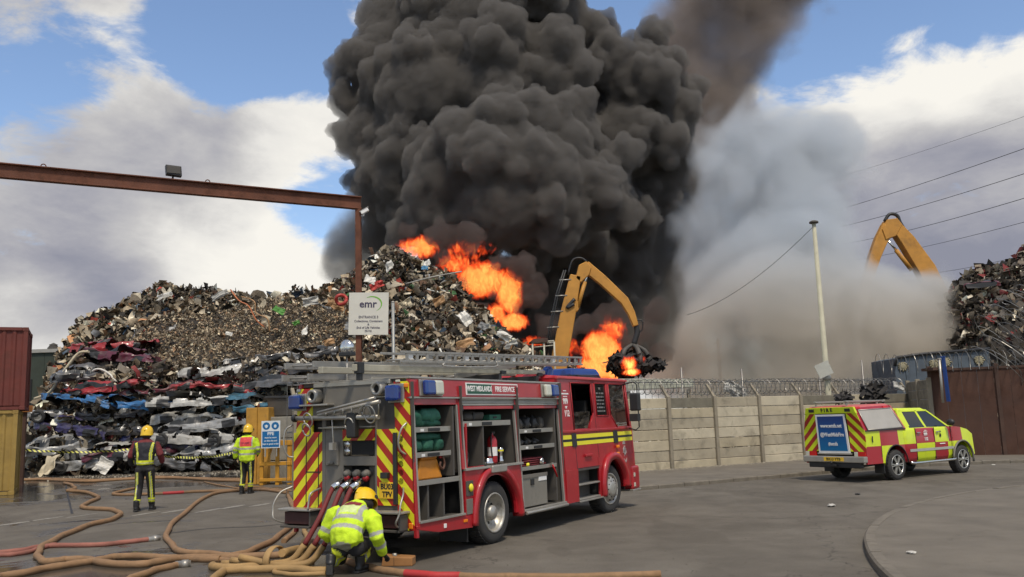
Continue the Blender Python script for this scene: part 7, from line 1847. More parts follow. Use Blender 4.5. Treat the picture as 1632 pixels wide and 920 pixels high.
mb = MB(); mb.box((dx-.35, -.05, zb_), (dx+.35, .02, zt_)); mb.build('window', hole_m, bd_)
mb = MB(); q = at(78, 553, 62); mb.lathe([(.35, 0), (.4, .1), (.25, .3), (.3, .35), (0, .5)], (q.x-(gl_.x-14), .6, bz)); mb.build('roof_vent', dgrey, bd_)
q = at(36, 652, 33); t = thing('orange_box', 'small orange box fixed behind the container stack', 'box', q)
mb = MB(); mb.box((-.22, 0, -.12), (.22, .3, .12)); mb.build('box_body', mat('weathered_orange', (.45, .17, .04), .6, var=.2, dirt=.3), t, bevel=.01)
mb = MB(); mb.box((-.08, .1, -q.z), (.08, .2, -.12)); mb.build('box_post', rust2, t)
# timber/rubbish at foot of the containers
crumple('debris', G(36, 752)+Vector((0, 0, 0)), .55, mat('debris_brown', (.07, .05, .035), .9, var=.3, bump=.5), 9, 'dark brown debris lump at the foot of the containers', 'debris', .8)

# ------------------------------------------------------------ yellow barriers, blocks and the safety notice
byel = mat('barrier_yellow', (.52, .25, .018), .5, var=.12, dirt=.3, dirt_col=(.2, .12, .04))
bcx = G(388, 775)
def trestle(label, x, y, w_, rz):
    t = thing('yellow_barrier', label, 'barrier', (x, y, 0), rz)
    for s_ in (0, w_*.5, w_-.12):
        mb = MB(); mb.box((s_, 0, 0), (s_+.12, .10, 1.35)); mb.build('upright', byel, t, bevel=.01)
        mb = MB(); mb.hexa([(s_+.02, .10, 0), (s_+.10, .10, 0), (s_+.10, .62, 0), (s_+.02, .62, 0), (s_+.02, .10, .10), (s_+.10, .10, .10), (s_+.10, .55, .10), (s_+.02, .55, .10)]); mb.build('foot', byel, t)
    for z, h_ in ((1.25, .16), (.62, .12), (.12, .10)):
        mb = MB(); mb.box((.0, -.03, z), (w_, .0, z+h_)); mb.build('rail', byel, t, bevel=.008)
    mb = MB(); mb.hexa([(w_*.18, .02, .62), (w_*.24, .02, .62), (w_*.24, .08, .62), (w_*.18, .08, .62), (w_*.36, .02, 1.25), (w_*.42, .02, 1.25), (w_*.42, .08, 1.25), (w_*.36, .08, 1.25)]); mb.build('brace', byel, t)
    return t
p1 = at(414, 700, 28.6); 
trestle('yellow slatted steel barrier standing under the blue safety notice', p1.x, 28.6, 1.0, R(3))
trestle('yellow slatted steel barrier partly hidden by the engine\'s striped tail', p1.x+1.05, 28.5, 1.2, R(-2))
# concrete blocks behind, with dark tank and yellow box on them
blkm = mat('grey_block', (.24, .225, .185), .85, var=.2, bump=.3, dirt=.4)
q0 = at(427, 712, 29.6)
t = thing('concrete_block', 'grey concrete block behind the safety notice', 'block', (q0.x-.35, 29.5, 0))
zt2 = at(440, 664, 29.5).z
for k in range(3): mb = MB(); mb.box((0, 0, k*zt2/3+.01), (2.2, 1.0, (k+1)*zt2/3-.01)); mb.build('course', blkm, t, bevel=.02)
q1 = at(415, 665, 29.6); zt3 = at(415, 650, 29.6).z
t = thing('yellow_box', 'worn yellow steel box standing left of the grey block', 'box', (at(393, 690, 29.3).x, 29.2, 0))
ww = at(429, 690, 29.3).x-at(393, 690, 29.3).x
for k in range(2): mb = MB(); mb.box((k*ww*.5+.005, 0, 0), ((k+1)*ww*.5-.005, .8, zt3)); mb.build('side_sheet', mat('ochre_yellow', (.45, .23, .03), .6, var=.2, dirt=.4), t, bevel=.015)
mb = MB(); mb.tube([(.3, .3, zt3), (.35, .3, zt3+.12)], .04, 6); mb.build('lug', rust, t)
t = thing('dark_trough', 'long dark steel trough lying on the grey block', 'trough', (at(430, 650, 29.9).x, 29.9, zt2+.01))
mb = MB(); mb.hexa([(0, 0, 0), (2.6, 0, 0), (2.6, .9, 0), (0, .9, 0), (-.1, -.1, .62), (2.7, -.1, .62), (2.7, 1, .62), (-.1, 1, .62)]); mb.build('trough_body', dgrey, t, bevel=.03)
mb = MB(); mb.box((-.14, -.14, .60), (2.74, -.08, .68)); mb.build('rim', blackp, t, bevel=.01)
ns = at(431.5, 692.5, 28.3); NW, NH = .60, .86
t = thing('safety_notice', 'blue and white PPE safety notice above the yellow barrier', 'notice', ns)
nblue = mat('notice_blue', (.0, .12, .32), .45, var=.04); nwhite = mat('notice_white', (.66, .70, .70), .5, var=.04)
mb = MB(); mb.box((-NW/2, 0, -NH/2), (NW/2, .02, NH/2)); mb.build('board', nwhite, t)
mb = MB(); mb.box((-NW/2+.03, -.004, -NH/2+.03), (NW/2-.03, 0, .10)); mb.build('blue_field', nblue, t)
for sx in (-1, 1):
    mb = MB(); mb.lathe([(.12, -.004), (0, -.004)], (sx*.142, 0, .27), 'Y', 24); rd = mb.build('roundel', nblue, t)
    mb = MB(); mb.ball((sx*.142, -.006, .255), (.045, .003, .055), 12, 8); mb.build('pictogram', nwhite, rd)
    mb = MB(); (mb.lathe([(.075, 0), (.0, 0)], (sx*.142, -.0065, .285), 'Y', 16) if sx > 0 else mb.box((sx*.142-.06, -.009, .265), (sx*.142+.06, -.007, .285))); mb.build('pictogram', nwhite if sx < 0 else nblue, rd)
NM = lambda z: frame_M((0, -.007, z), (1, 0, 0), (0, 0, 1))
text_obj('notice_text', 'PPE', .14, nwhite, t, NM(.02), bold=.004)
for tx, z in (('must be worn', -.10), ('on this site and', -.20), ('kept in good order', -.30)): text_obj('notice_text', tx, .075, nwhite, t, NM(z), bold=.002, sx=.9)
mb = MB(); mb.box((-.2, .02, -.7), (-.16, .06, .3)); mb.box((.16, .02, -.7), (.2, .06, .3)); mb.build('notice_post', steel, t)

# ------------------------------------------------------------ hoses
tan = mat('hose_tan', (.26, .150, .072), .7, var=.22, vscale=2.5, bump=.25, bscale=50, dirt=.45, dirt_col=(.11, .075, .045), dscale=2.5)
tany = mat('hose_yellow', (.33, .205, .080), .7, var=.2, vscale=2.5, bump=.25, dirt=.35, dirt_col=(.16, .10, .05))
pinkh = mat('hose_pink', (.28, .105, .075), .7, var=.22, vscale=3, bump=.25, dirt=.4, dirt_col=(.14, .08, .055))
redh = mat('hose_red', (.17, .022, .02), .65, var=.2, vscale=3, bump=.25, dirt=.25)
redn = mat('hose_bright_red', (.42, .03, .03), .6, var=.15)
def hose(label, path, m, r=.05, z0=0.0, coord='a', pre=(), post=(), bands=(), n=7, ends=()):
    pts = list(pre); r *= .86
    for q in path:
        x, y = q[0], q[1]
        if coord == 'a': x, y = x/3.264, 640+y/3.264
        elif coord == 'b': x, y = 370+x/3.795, 720+y/3.795
        zz_ = z0+(q[2] if len(q) > 2 else 0)
        pts.append(G(x, y+2, zz_+r*.8)+Vector((0, 0, 0)))
    pts += list(post); P3 = spline(pts, n)
    rs = random.Random(len(pts)); ph = rs.uniform(0, 9)
    P3 = [p+Vector((.02*math.sin(i*.7+ph), .02*math.cos(i*.5+ph), 0)) for i, p in enumerate(P3)]
    mb = MB(); mb.tube(P3, [r*(1+.05*math.sin(i*1.3)) for i in range(len(P3))], 10)
    o = tag(mb.build('fire_hose', m), label, 'hose', None)
    for a, b, mm in bands:
        k0, k1 = int(a*(len(P3)-1)), int(b*(len(P3)-1)); mb = MB(); mb.tube(P3[k0:k1+1], r*1.03+.001, 10, cap=False); mb.build('hose_sleeve', mm, o)
    # couplings
    for e in ends:
        a_ = P3[0] if e == 0 else P3[-1]; b_ = P3[1] if e == 0 else P3[-2]; d_ = (a_-b_).normalized()
        mb = MB(); mb.tube([a_-d_*.10, a_-d_*.02, a_-d_*.02, a_+d_*.07, a_+d_*.07, a_+d_*.10], [r*1.1, r*1.1, r*1.3, r*1.3, r*1.05, r*1.05], 12); mb.build('coupling', steel, o)
    return o
hose('tan hose lying furthest back along the foot of the heap', [(30, 410), (200, 400), (450, 409), (700, 396), (900, 391), (1100, 402), (1262, 407)], tan, .06)
hose('second tan hose just in front of the furthest one at the left', [(60, 402), (250, 395), (500, 402), (800, 385), (1000, 392), (1250, 398)], tan, .05)
hose('tan hose with a red sleeve passing behind the left firefighter\'s feet', [(1500, 468), (1350, 452), (1200, 456), (1000, 463), (850, 472), (690, 478), (600, 478), (608, 466), (700, 446)], tan, .055, bands=((.42, .5, redn),))
hose('tan hose crossing behind the yellow jacket firefighter to the engine', [(1540, 462), (1420, 448), (1320, 440), (1240, 444), (1180, 436), (1060, 412)], tan, .03)
hose('long tan hose snaking from the heap in tight bends to the engine', [(335, 418), (378, 430), (388, 447), (352, 458), (420, 462), (492, 478), (505, 500), (445, 525), (432, 545), (520, 552), (600, 560), (624, 580), (585, 605), (450, 640), (330, 690), (245, 732), (200, 775), (200, 805), (250, 827), (350, 815), (450, 817), (560, 835), (700, 843), (820, 828), (950, 808), (1200, 803), (1400, 795), (1500, 780), (1632, 722)], tan, .062)
hose('tan hose making the large open loop in the middle of the yard', [(1262, 452), (1100, 476), (1000, 540), (905, 620), (868, 680), (890, 740), (975, 780), (1100, 785), (1200, 797), (1300, 772), (1400, 725), (1480, 670), (1528, 600), (1522, 520), (1492, 482)], tan, .058)
hose('pinkish hose ending in the open to the left of the engine', [(-40, 782), (100, 770), (250, 745), (450, 742), (600, 732), (700, 720), (795, 709)], pinkh, .05, ends=(-1,))
hose('short pink hose running off the left edge of the yard', [(-40, 795), (80, 788), (170, 770), (240, 748), (290, 738)], pinkh, .045)
hose('tan hose entering from the bottom left corner', [(-60, 925), (0, 905), (150, 880), (300, 850), (450, 830), (600, 802), (750, 800), (900, 808), (1000, 812), (1150, 815)], tan, .06)
hose('short tan hose end lying at the bottom edge', [(640, 935), (690, 912), (780, 880), (880, 852), (950, 842)], tan, .055, ends=(-1,))
hose('ochre hose in the bundle left of the crouching firefighter, upper one', [(1110, 845), (1130, 858), (1250, 856), (1400, 846), (1500, 822), (1640, 745)], tany, .065, post=[EM@Vector((-.9, 1.6, .2))])
hose('ochre hose in the bundle left of the crouching firefighter, lower one', [(1110, 935), (1140, 888), (1200, 870), (1300, 868), (1450, 862), (1580, 870), (1700, 875)], tany, .062)
hose('tan hose in the bundle running under the crouching firefighter', [(1090, 812), (1250, 830), (1400, 842), (1500, 845), (1632, 828)], tan, .05)
hose('near hose running right from the crouching firefighter along the bottom edge, with a red sleeve', [(600, 640), (740, 668), (820, 690), (950, 715), (1100, 733), (1250, 742), (1400, 747), (1632, 750), (2000, 752), (2600, 735)], tan, .055, coord='b', bands=((.42, .66, redn),))
hose('thick ochre hose coming out from under the engine tail on the left', [(1500, 480), (1530, 560), (1545, 640), (1480, 720)], tan, .05)
hose('ochre hose standing up behind the bundle below the tail platform', [(440, 445), (445, 500), (430, 560)], tany, .05, coord='b')
# red delivery hoses dropping from the pump outlets to the ground
for k, (w_, gx_, gy_) in enumerate(((1.19, 1632, 690), (1.02, 1650, 715), (.85, 1632, 760))):
    a = EM@Vector((-.12, w_, 1.10)); b = EM@Vector((-.28, w_+.05, 1.0)); c = EM@Vector((-.52, w_+.06, .64)); d = EM@Vector((-.74, w_+.13, .30)); e = EM@Vector((-.86, w_+.28, .10)); f0 = EM@Vector((-.98, w_+.68, .06))
    mb = MB(); mb.tube(spline([a, b, c, d], 6), .036, 10); o = tag(mb.build('delivery_hose', redh), ('red delivery hose from the left pump outlet', 'red delivery hose from the middle pump outlet', 'red delivery hose from the right pump outlet')[k], 'hose')
    mb = MB(); mb.tube([a, b], .052, 12); mb.build('coupling', chrome, o)
    mb = MB(); mb.tube(spline([d, e, f0, EM@Vector((-1.15, w_+1.25, .06+.05*k))], 6), .046, 10); mb.build('lower_hose', tany, o)
# flat strap looped round the bundle
mb = MB(); cpt = G(440, 893, .1); mb.tube([cpt+Vector((.05*math.cos(a)-.02, .26*math.cos(a), .02+.16*math.sin(a))) for a in [2*math.pi*k/18 for k in range(19)]], [.05]*19, 8, flat=.25)
tag(mb.build('hose_strap', tany), 'flat ochre hose strap looped round the bundle of hoses', 'strap')
hose('flat ochre hose end trailing from the strap towards the kneeling boot', [(1430, 868), (1450, 888), (1540, 892), (1700, 890)], tany, .035)
# folded flat hose by the hand
fq = G(608, 903); t = thing('hose_ramp', 'orange brown hose ramp block by the crouching firefighter\'s hand', 'ramp', (fq.x, fq.y-.02, 0), R(-6))
mb = MB(); mb.hexa([(0, 0, 0), (.42, 0, 0), (.42, .22, 0), (-.05, .22, 0), (.02, .0, .13), (.42, 0, .11), (.42, .22, .11), (.0, .22, .14)]); mb.build('block', mat('ramp_orange', (.32, .15, .05), .7, var=.15, dirt=.2), t, bevel=.012, segs=2)
mb = MB(); mb.box((.17, -.004, .01), (.175, .0, .12)); mb.build('seam', tar, t)
mb = MB(); mb.lathe([(.03, 0), (.03, .03), (.0, .035)], (.16, .1, .125)); mb.build('knob', steel, t)

# ------------------------------------------------------------ cranes
crn = mat('crane_orange', (.50, .235, .035), .5, var=.15, vscale=1.5, dirt=.35, dirt_col=(.16, .09, .04), dscale=1.2)
hydr = mat('ram_chrome', (.7, .68, .62), .2, 1.0, var=.05)
def plate_arm(t, name, prof, width, m, y=0.0, bevel=.03):
    """side outline (x, z) extruded across"""
    mb = MB(); mb.prism(prof, lambda a, b, d: (a, d, b), y-width/2, y+width/2); return mb.build(name, m, t, bevel=bevel)
def arm_between(P, W_):
    """outline round a centre line with half widths"""
    L_, R_ = [], []
    for i, (x, z) in enumerate(P):
        a = P[max(i-1, 0)]; b = P[min(i+1, len(P)-1)]; dx_, dz_ = b[0]-a[0], b[1]-a[1]; l = math.hypot(dx_, dz_); nx, nz = -dz_/l, dx_/l
        L_.append((x+nx*W_[i], z+nz*W_[i])); R_.append((x-nx*W_[i], z-nz*W_[i]))
    return L_+R_[::-1]
def crane(label, Yc, px, mirror=False):
    pass
Y1 = 43.0
def c1(x, y): q = at(x, y, Y1); return (q.x, q.z)
o1 = c1(893, 600); base_x = o1[0]
cr = thing('material_handler', 'orange material handler crane reaching over the wall in front of the flames', 'crane', (base_x, Y1, 0))
L1 = lambda *pts: [(c1(x, y)[0]-base_x, c1(x, y)[1]) for x, y in pts]
bm_ = L1((880, 650), (893, 565), (905, 500), (917, 440)); 
plate_arm(cr, 'main_boom', arm_between(bm_, [.42, .40, .37, .27]), .6, crn)
kn = L1((917, 445), (922, 424), (934, 418), (942, 428), (938, 440), (925, 452)); plate_arm(cr, 'knuckle', kn, .60, crn)
st_ = L1((932, 424), (960, 447), (995, 480), (1006, 500), (1013, 520)); plate_arm(cr, 'stick', arm_between(st_, [.27, .25, .22, .18, .13]), .38, crn)
mb = MB(); a, b = L1((937, 432), (920, 492)); 
mb.tube([(a[0], -.15, a[1]), ((a[0]+b[0])/2, -.15, (a[1]+b[1])/2)], .06, 8); mb.build('ram_rod', hydr, cr)
mb = MB(); mb.tube([((a[0]*.7+b[0]*.3), -.15, (a[1]*.7+b[1]*.3)), (b[0], -.15, b[1])], .10, 8); mb.build('ram_cylinder', crn, cr)
bl_ = L1((921, 480), (922, 495), (913, 502), (905, 492)); plate_arm(cr, 'ram_bracket', bl_, .5, crn)
cl = L1((877, 570), (886, 520), (896, 470), (908, 432)); mb = MB()
for off in (-.15, .1): mb.tube([(x-.25+off*.4, -.30, z) for x, z in cl], .045, 6)
mb.build('hydraulic_line', blackp, cr)
for q in range(5):
    x, z = L1((876+q*6.5, 548-q*25))[0]; mb = MB(); mb.tube([(x-.35, -.32, z), (x+.25, -.3, z+.02)], .03, 6); mb.build('line_clamp', steel, cr)
mb = MB(); hx_ = L1((905, 440), (912, 418), (925, 414), (935, 420)); mb.tube(spline([(x, -.2, z+.05) for x, z in hx_], 4), .05, 6); mb.build('hydraulic_line', blackp, cr)
hz = L1((915, 478), (903, 492), (914, 486)); mb = MB(); mb.tube(spline([(x, -.34, z) for x, z in hz], 5), .09, 6); mb.build('hose_loop', blackp, cr)
x, z = L1((893, 552))[0]
text_obj('boom_lettering', 'LIEBHERR', .42, blackprint, cr, frame_M((L1((899, 535))[0][0], -.285, L1((899, 535))[0][1]), (L1((903, 512))[0][0]-L1((897, 545))[0][0], 0, L1((903, 512))[0][1]-L1((897, 545))[0][1]), (-1, 0, .2)), bold=.01)
# machine body behind the wall
mb = MB(); mb.box((-1.6, -1.3, 1.3), (1.6, 2.0, 2.9)); mb.build('machine_house', crn, cr, bevel=.1, segs=2)
mb = MB(); mb.box((-1.4, -1.6, .0), (1.4, 2.2, .9)); mb.lathe([(.9, .9), (.9, 1.3)], (0, .3, 0)); mb.build('undercarriage', dgrey, cr, bevel=.1)
mb = MB(); mb.box((.8, -1.5, 1.6), (1.8, -.3, 3.1)); mb.build('operator_cab', glass, cr, bevel=.05)
rp_ = L1((848, 548), (882, 546), (882, 575), (848, 575)); mb = MB()
mb.tube([(rp_[0][0], -.8, rp_[0][1]), (rp_[1][0], -.8, rp_[1][1])], .05, 6); mb.tube([(rp_[0][0], -.8, rp_[0][1]-.25), (rp_[1][0], -.8, rp_[1][1]-.2)], .03, 6)
for px in (848, 866, 882): q = L1((px, 547)); mb.tube([(q[0][0], -.8, q[0][1]), (q[0][0], -.8, 2.5)], .05, 6)
mb.build('guard_rail', mat('rail_pale', (.4, .38, .3), .5), cr)
mb = MB(); q = L1((843, 548), (872, 548), (872, 541), (850, 543)); mb.prism(q, lambda a, b, d: (a, d, b), -.9, .2); mb.build('canopy_plate', rust2, cr)
# grab: tines round a hub, holding scrap
gx0, gz0 = L1((1015, 520))[0]
mb = MB(); mb.tube(spline([(gx0-.05, 0, gz0+.15), (gx0, 0, gz0-.3), (gx0-.2, 0, gz0-.9)], 5), [.14]*11, 8); mb.build('grab_rotator', blackp, cr)
for k in range(5):
    a = 2*math.pi*k/5; mb = MB(); cx_, cz_ = gx0-.25, gz0-1.0
    mb.tube(spline([(cx_, 0, cz_+.1), (cx_+.55*math.cos(a), .55*math.sin(a), cz_-.2), (cx_+.75*math.cos(a), .75*math.sin(a), cz_-.8), (cx_+.3*math.cos(a), .3*math.sin(a), cz_-1.35)], 5), [.10]*5+[.13]*6+[.05]*5, 6); mb.build('grab_tine', dgrey, cr)
mb = MB(); mb.tube(spline([(gx0-.1, -.1, gz0+.3), (gx0+.25, -.15, gz0+.25), (gx0+.22, -.1, gz0-.2), (gx0-.1, 0, gz0-.4)], 5), .035, 6); mb.build('hose_loop', blackp, cr)
# scrap held in the grab
def scrap_clump(label, c, rx, n, seed, pal, ws):
    q = np.random.RandomState(seed); mb = MB()
    P = q.randn(n, 3); P /= np.linalg.norm(P, axis=1)[:, None]; P *= (q.rand(n, 1)**.4); P *= np.array(rx)
    V = P+np.array(c); V3 = V.reshape(1, n, 3); V3 = np.concatenate([V3, V3+.001], 0)
    return shards('burning_clump', label, n//3, np.stack([V[:n//2], V[n//2:n//2*2]], 0), (.2, .8), pal, ws, None, .2, seed, tmax=1.0)
def clump(label, c, rad, n, seed, m):
    q = random.Random(seed); mb = MB()
    for k in range(n):
        v = Vector((q.gauss(0, 1), q.gauss(0, 1), q.gauss(0, 1))).normalized()*(q.random()**.5); p = Vector(c)+Vector((v.x*rad[0], v.y*rad[1], v.z*rad[2]))
        d = Vector((q.gauss(0, 1), q.gauss(0, 1), q.gauss(0, 1))).normalized(); L_ = q.uniform(.2, .7); s_ = d.orthogonal().normalized()*q.uniform(.03, .16); e = d.cross(s_)*q.uniform(.5, 1)
        a, b, c_ = p-d*L_/2, p+e*1.5, p+d*L_/2
        mb.add([a-s_, a+s_, b+s_, b-s_, c_+s_*.6, c_-s_*.6], [(0, 1, 2, 3), (3, 2, 4, 5)])
    o = mb.build('scrap_load', m); tag(o, label, 'scrap'); o['kind'] = 'stuff'; return o
chrm = mat('charred_scrap', (.025, .022, .02), .7, .2, var=.5, vscale=5, dirt=.3, dirt_col=(.14, .13, .12))
q = at(998, 582, Y1-.2); clump('charred scrap held in the crane grab', q, (.9, .8, .62), 420, 3, chrm)
q = at(1033, 583, Y1-.2); clump('charred scrap trailing to the right under the grab', q, (.9, .6, .35), 200, 4, chrm)
# second crane arm in the smoke
Y2 = 60.0
def c2(x, y): q = at(x, y, Y2); return (q.x, q.z)
bx2 = c2(1470, 600)[0]; cr2 = thing('material_handler', 'orange crane arm folded at its knuckle above the pale smoke on the right', 'crane', (bx2, Y2, 0))
L2_ = lambda *pts: [(c2(x, y)[0]-bx2, c2(x, y)[1]) for x, y in pts]
plate_arm(cr2, 'main_boom', arm_between(L2_((1560, 640), (1520, 530), (1474, 430), (1444, 385), (1422, 358)), [.9, .75, .62, .5, .35]), .8, crn)
plate_arm(cr2, 'stick', arm_between(L2_((1414, 362), (1402, 385), (1392, 410), (1375, 470)), [.45, .42, .38, .3]), .55, crn, -.1)
plate_arm(cr2, 'knuckle', L2_((1402, 368), (1410, 352), (1426, 350), (1434, 360), (1424, 378), (1408, 384)), .9, crn)
mb = MB(); a, b, c = L2_((1412, 384), (1425, 400), (1450, 432)); mb.tube([(a[0], -.3, a[1]), (b[0], -.3, b[1])], .09, 8); mb.build('ram_rod', hydr, cr2)
mb = MB(); mb.tube([(b[0], -.3, b[1]), (c[0], -.3, c[1])], .16, 8); mb.build('ram_cylinder', crn, cr2)
mb = MB(); ln = L2_((1408, 356), (1416, 345), (1428, 347), (1434, 360), (1452, 388), (1476, 420), (1530, 530)); mb.tube(spline([(x, -.2, z+.1) for x, z in ln], 5), .12, 6); mb.build('hydraulic_line', blackp, cr2)
mb = MB(); mb.box((2.0, -2, 0), (6.5, 2.5, 3.4)); mb.build('machine_house', crn, cr2, bevel=.15)

# ------------------------------------------------------------ structures behind the wall
bmr = mat('pale_beam', (.40, .40, .31), .7, var=.15, dirt=.3)
Yb = 33.0; a = at(893, 590, Yb); b = at(1105, 604, Yb)
t = thing('concrete_shelter', 'pale beam and post structure behind the wall next to the engine cab', 'shelter', (a.x, Yb, 0))
mb = MB(); hb_ = a.z; mb.hexa([(0, 0, b.z-.42), (b.x-a.x, 0, b.z-.30), (b.x-a.x, .4, b.z-.30), (0, .4, b.z-.42), (0, 0, b.z+.16), (b.x-a.x, 0, b.z+.0), (b.x-a.x, .4, b.z+.0), (0, .4, b.z+.16)]); mb.build('beam', bmr, t, bevel=.015)
for f0 in (.02, .5, .955):
    mb = MB(); x_ = (b.x-a.x)*f0; mb.box((x_, .08, 0), (x_+.12, .3, b.z-.38)); mb.build('column', postm, t, bevel=.01)
# blue open container with round ornaments
Yt = 37.0; a = at(1427, 600, Yt); b = at(1576, 557, Yt); zl = at(1430, 572, Yt).z; zr = at(1574, 557, Yt).z
t = thing('blue_skip', 'blue grey steel container with round ornaments beyond the wall on the right', 'container', (a.x, Yt, 0))
bsk = mat('blue_grey_steel', (.075, .095, .115), .6, var=.2, dirt=.35, dirt_col=(.07, .06, .05))
WdT = b.x-a.x; n = 9
for k in range(n):
    x0, x1 = WdT*k/n, WdT*(k+1)/n; z0 = zl+(zr-zl)*min(1, (x0/WdT)**.7+.12*(x0 > 0)); z1 = zl+(zr-zl)*min(1, (x1/WdT)**.7+.12)
    mb = MB(); mb.hexa([(x0+.01, 0, .3), (x1-.01, 0, .3), (x1-.01, 2.4, .3), (x0+.01, 2.4, .3), (x0+.01, 0, z0), (x1-.01, 0, z1), (x1-.01, 2.4, z1), (x0+.01, 2.4, z0)]); mb.build('side_sheet', bsk, t)
mb = MB(); mb.tube([(0, -.05, zl-.3), (.1, -.05, zl+.05), (WdT*.3, -.05, zl+(zr-zl)*.6), (WdT, -.05, zr+.03)], .07, 6); mb.build('top_edge', blackp, t)
dcol = mat('ornament_straw', (.28, .25, .16), .8, var=.3, bump=.5)
for px, py in ((1440, 584), (1490, 580), (1509, 577), (1562, 574)):
    q = at(px, py, Yt-.1); mb = MB(); mb.lathe([(.0, -.05), (.07, -.06), (.17, -.02), (.18, 0), (.0, 0)], (q.x-a.x, -.02, q.z), 'Y', 12)
    for k in range(12): an = 2*math.pi*k/12; mb.tube([(q.x-a.x+.15*math.cos(an), -.05, q.z+.12*math.sin(an)), (q.x-a.x+(.24+.05*math.sin(k*5))*math.cos(an), -.02, q.z+(.19+.04*math.cos(k*7))*math.sin(an))], .035, 4)
    mb.build('round_ornament', dcol, t)
# dark scrap over the wall, small chimney, large razor coils on the right
q = at(1392, 628, 31.8); clump('dark spiky scrap standing above the wall behind the pickup', q, (.42, .3, .35), 90, 8, chrm)
q = at(1345, 634, 31.6); clump('small dark scrap bits on the wall top right of the column', q, (.25, .2, .08), 30, 9, chrm)
q = at(1432, 618, 31.5); t = sheet_piece('pale_bag', 'pale plastic bag caught in the wire near the gate', 1432, 616, 31.5, .5, .3, pm['pale'], 70)
t = sheet_piece('pale_sheet', 'pale sheet scrap behind the wall left of the cream column', 1172, 622, 32.6, .9, .45, pm['pale'], 71)
q = at(1148, 600, 90); t = thing('far_chimney', 'slender far chimney faint in the smoke', 'chimney', (q.x, 90, 0)); zc = at(1145, 540, 90).z
mb = MB(); mb.tube([(0, 0, 0), (0, 0, zc)], .16, 8); mb.build('stack', dgrey, t); mb = MB(); mb.tube([(-.5, 0, zc-.5), (.4, 0, zc-.2)], .06, 5); mb.build('crossarm', dgrey, t)
qr = at(1610, 520, 30.5)
for k, (x0, y0, x1, y1, r_, tn, lb) in enumerate(((1585, 590, 1700, 480, .95, 13, 'large tangled razor wire coils piled against the right heap, lower mass'), (1575, 540, 1690, 430, .8, 12, 'large tangled razor wire coils piled against the right heap, upper mass'), (1600, 600, 1720, 600, .5, 10, 'loose razor wire coils hanging down at the right edge'))):
    coil('razor_wire_tangle', at(x0, y0, 31.5), at(x1, y1, 31.0), r_, tn, lb, .012, 20, .35)

# grit and small rubbish on the ground, too small to count
def grit(name, label, n, fn, size, m, seed):
    q = random.Random(seed); mb = MB()
    for k in range(n):
        x, y, z = fn(q); r_ = size*q.uniform(.4, 1.6); a = q.uniform(0, 6.28); h_ = r_*q.uniform(.3, .9)
        c = [(x+r_*q.uniform(.6, 1.2)*math.cos(a+i*1.57), y+r_*q.uniform(.6, 1.2)*math.sin(a+i*1.57), z) for i in range(4)]; t_ = (x, y, z+h_)
        mb.add(c+[t_], [(0, 1, 4), (1, 2, 4), (2, 3, 4), (3, 0, 4)])
    return tag(mb.build(name, m), label, 'rubble', None, 'stuff')
gdark = mat('grit_dark', (.09, .075, .055), .9, var=.5, vscale=8); gpale = mat('grit_pale', (.30, .27, .21), .9, var=.5, vscale=8)
grit('scrap_crumbs', 'scrap crumbs and grit spilt in front of the left heap', 1500, lambda q: (q.uniform(-21, -9.5), 38.9-abs(q.gauss(0, 1.3)), .002), .05, gdark, 1)
grit('scrap_crumbs', 'pale scrap crumbs spilt in front of the left heap', 700, lambda q: (q.uniform(-21, -9.5), 38.9-abs(q.gauss(0, 1.5)), .002), .045, gpale, 2)
grit('road_grit', 'fine grit scattered over the yard and the road', 2600, lambda q: (q.uniform(-12, 13), 9+q.random()**1.4*19, .002), .009, gdark, 3)
grit('road_grit', 'pale grit and leaves gathered along the foot of the plank wall', 900, lambda q: (lambda t, o: ((wA+wd*t+wn_*o).x, (wA+wd*t+wn_*o).y, .108))(q.uniform(-2, 12), .12+abs(q.gauss(0, .22))), .018, gpale, 4)

# ------------------------------------------------------------ smoke
def vol_mat(name, color, density, aniso=0.0):
    m = bpy.data.materials.new(name); m.use_nodes = True
    T = NT(m.node_tree)
    v = T.n('ShaderNodeVolumePrincipled')
    v.inputs['Color'].default_value = color+(1,)
    v.inputs['Density'].default_value = density
    v.inputs['Anisotropy'].default_value = aniso
    T.l(v.outputs[0], T.n('ShaderNodeOutputMaterial').inputs['Volume'])
    return m, T, v

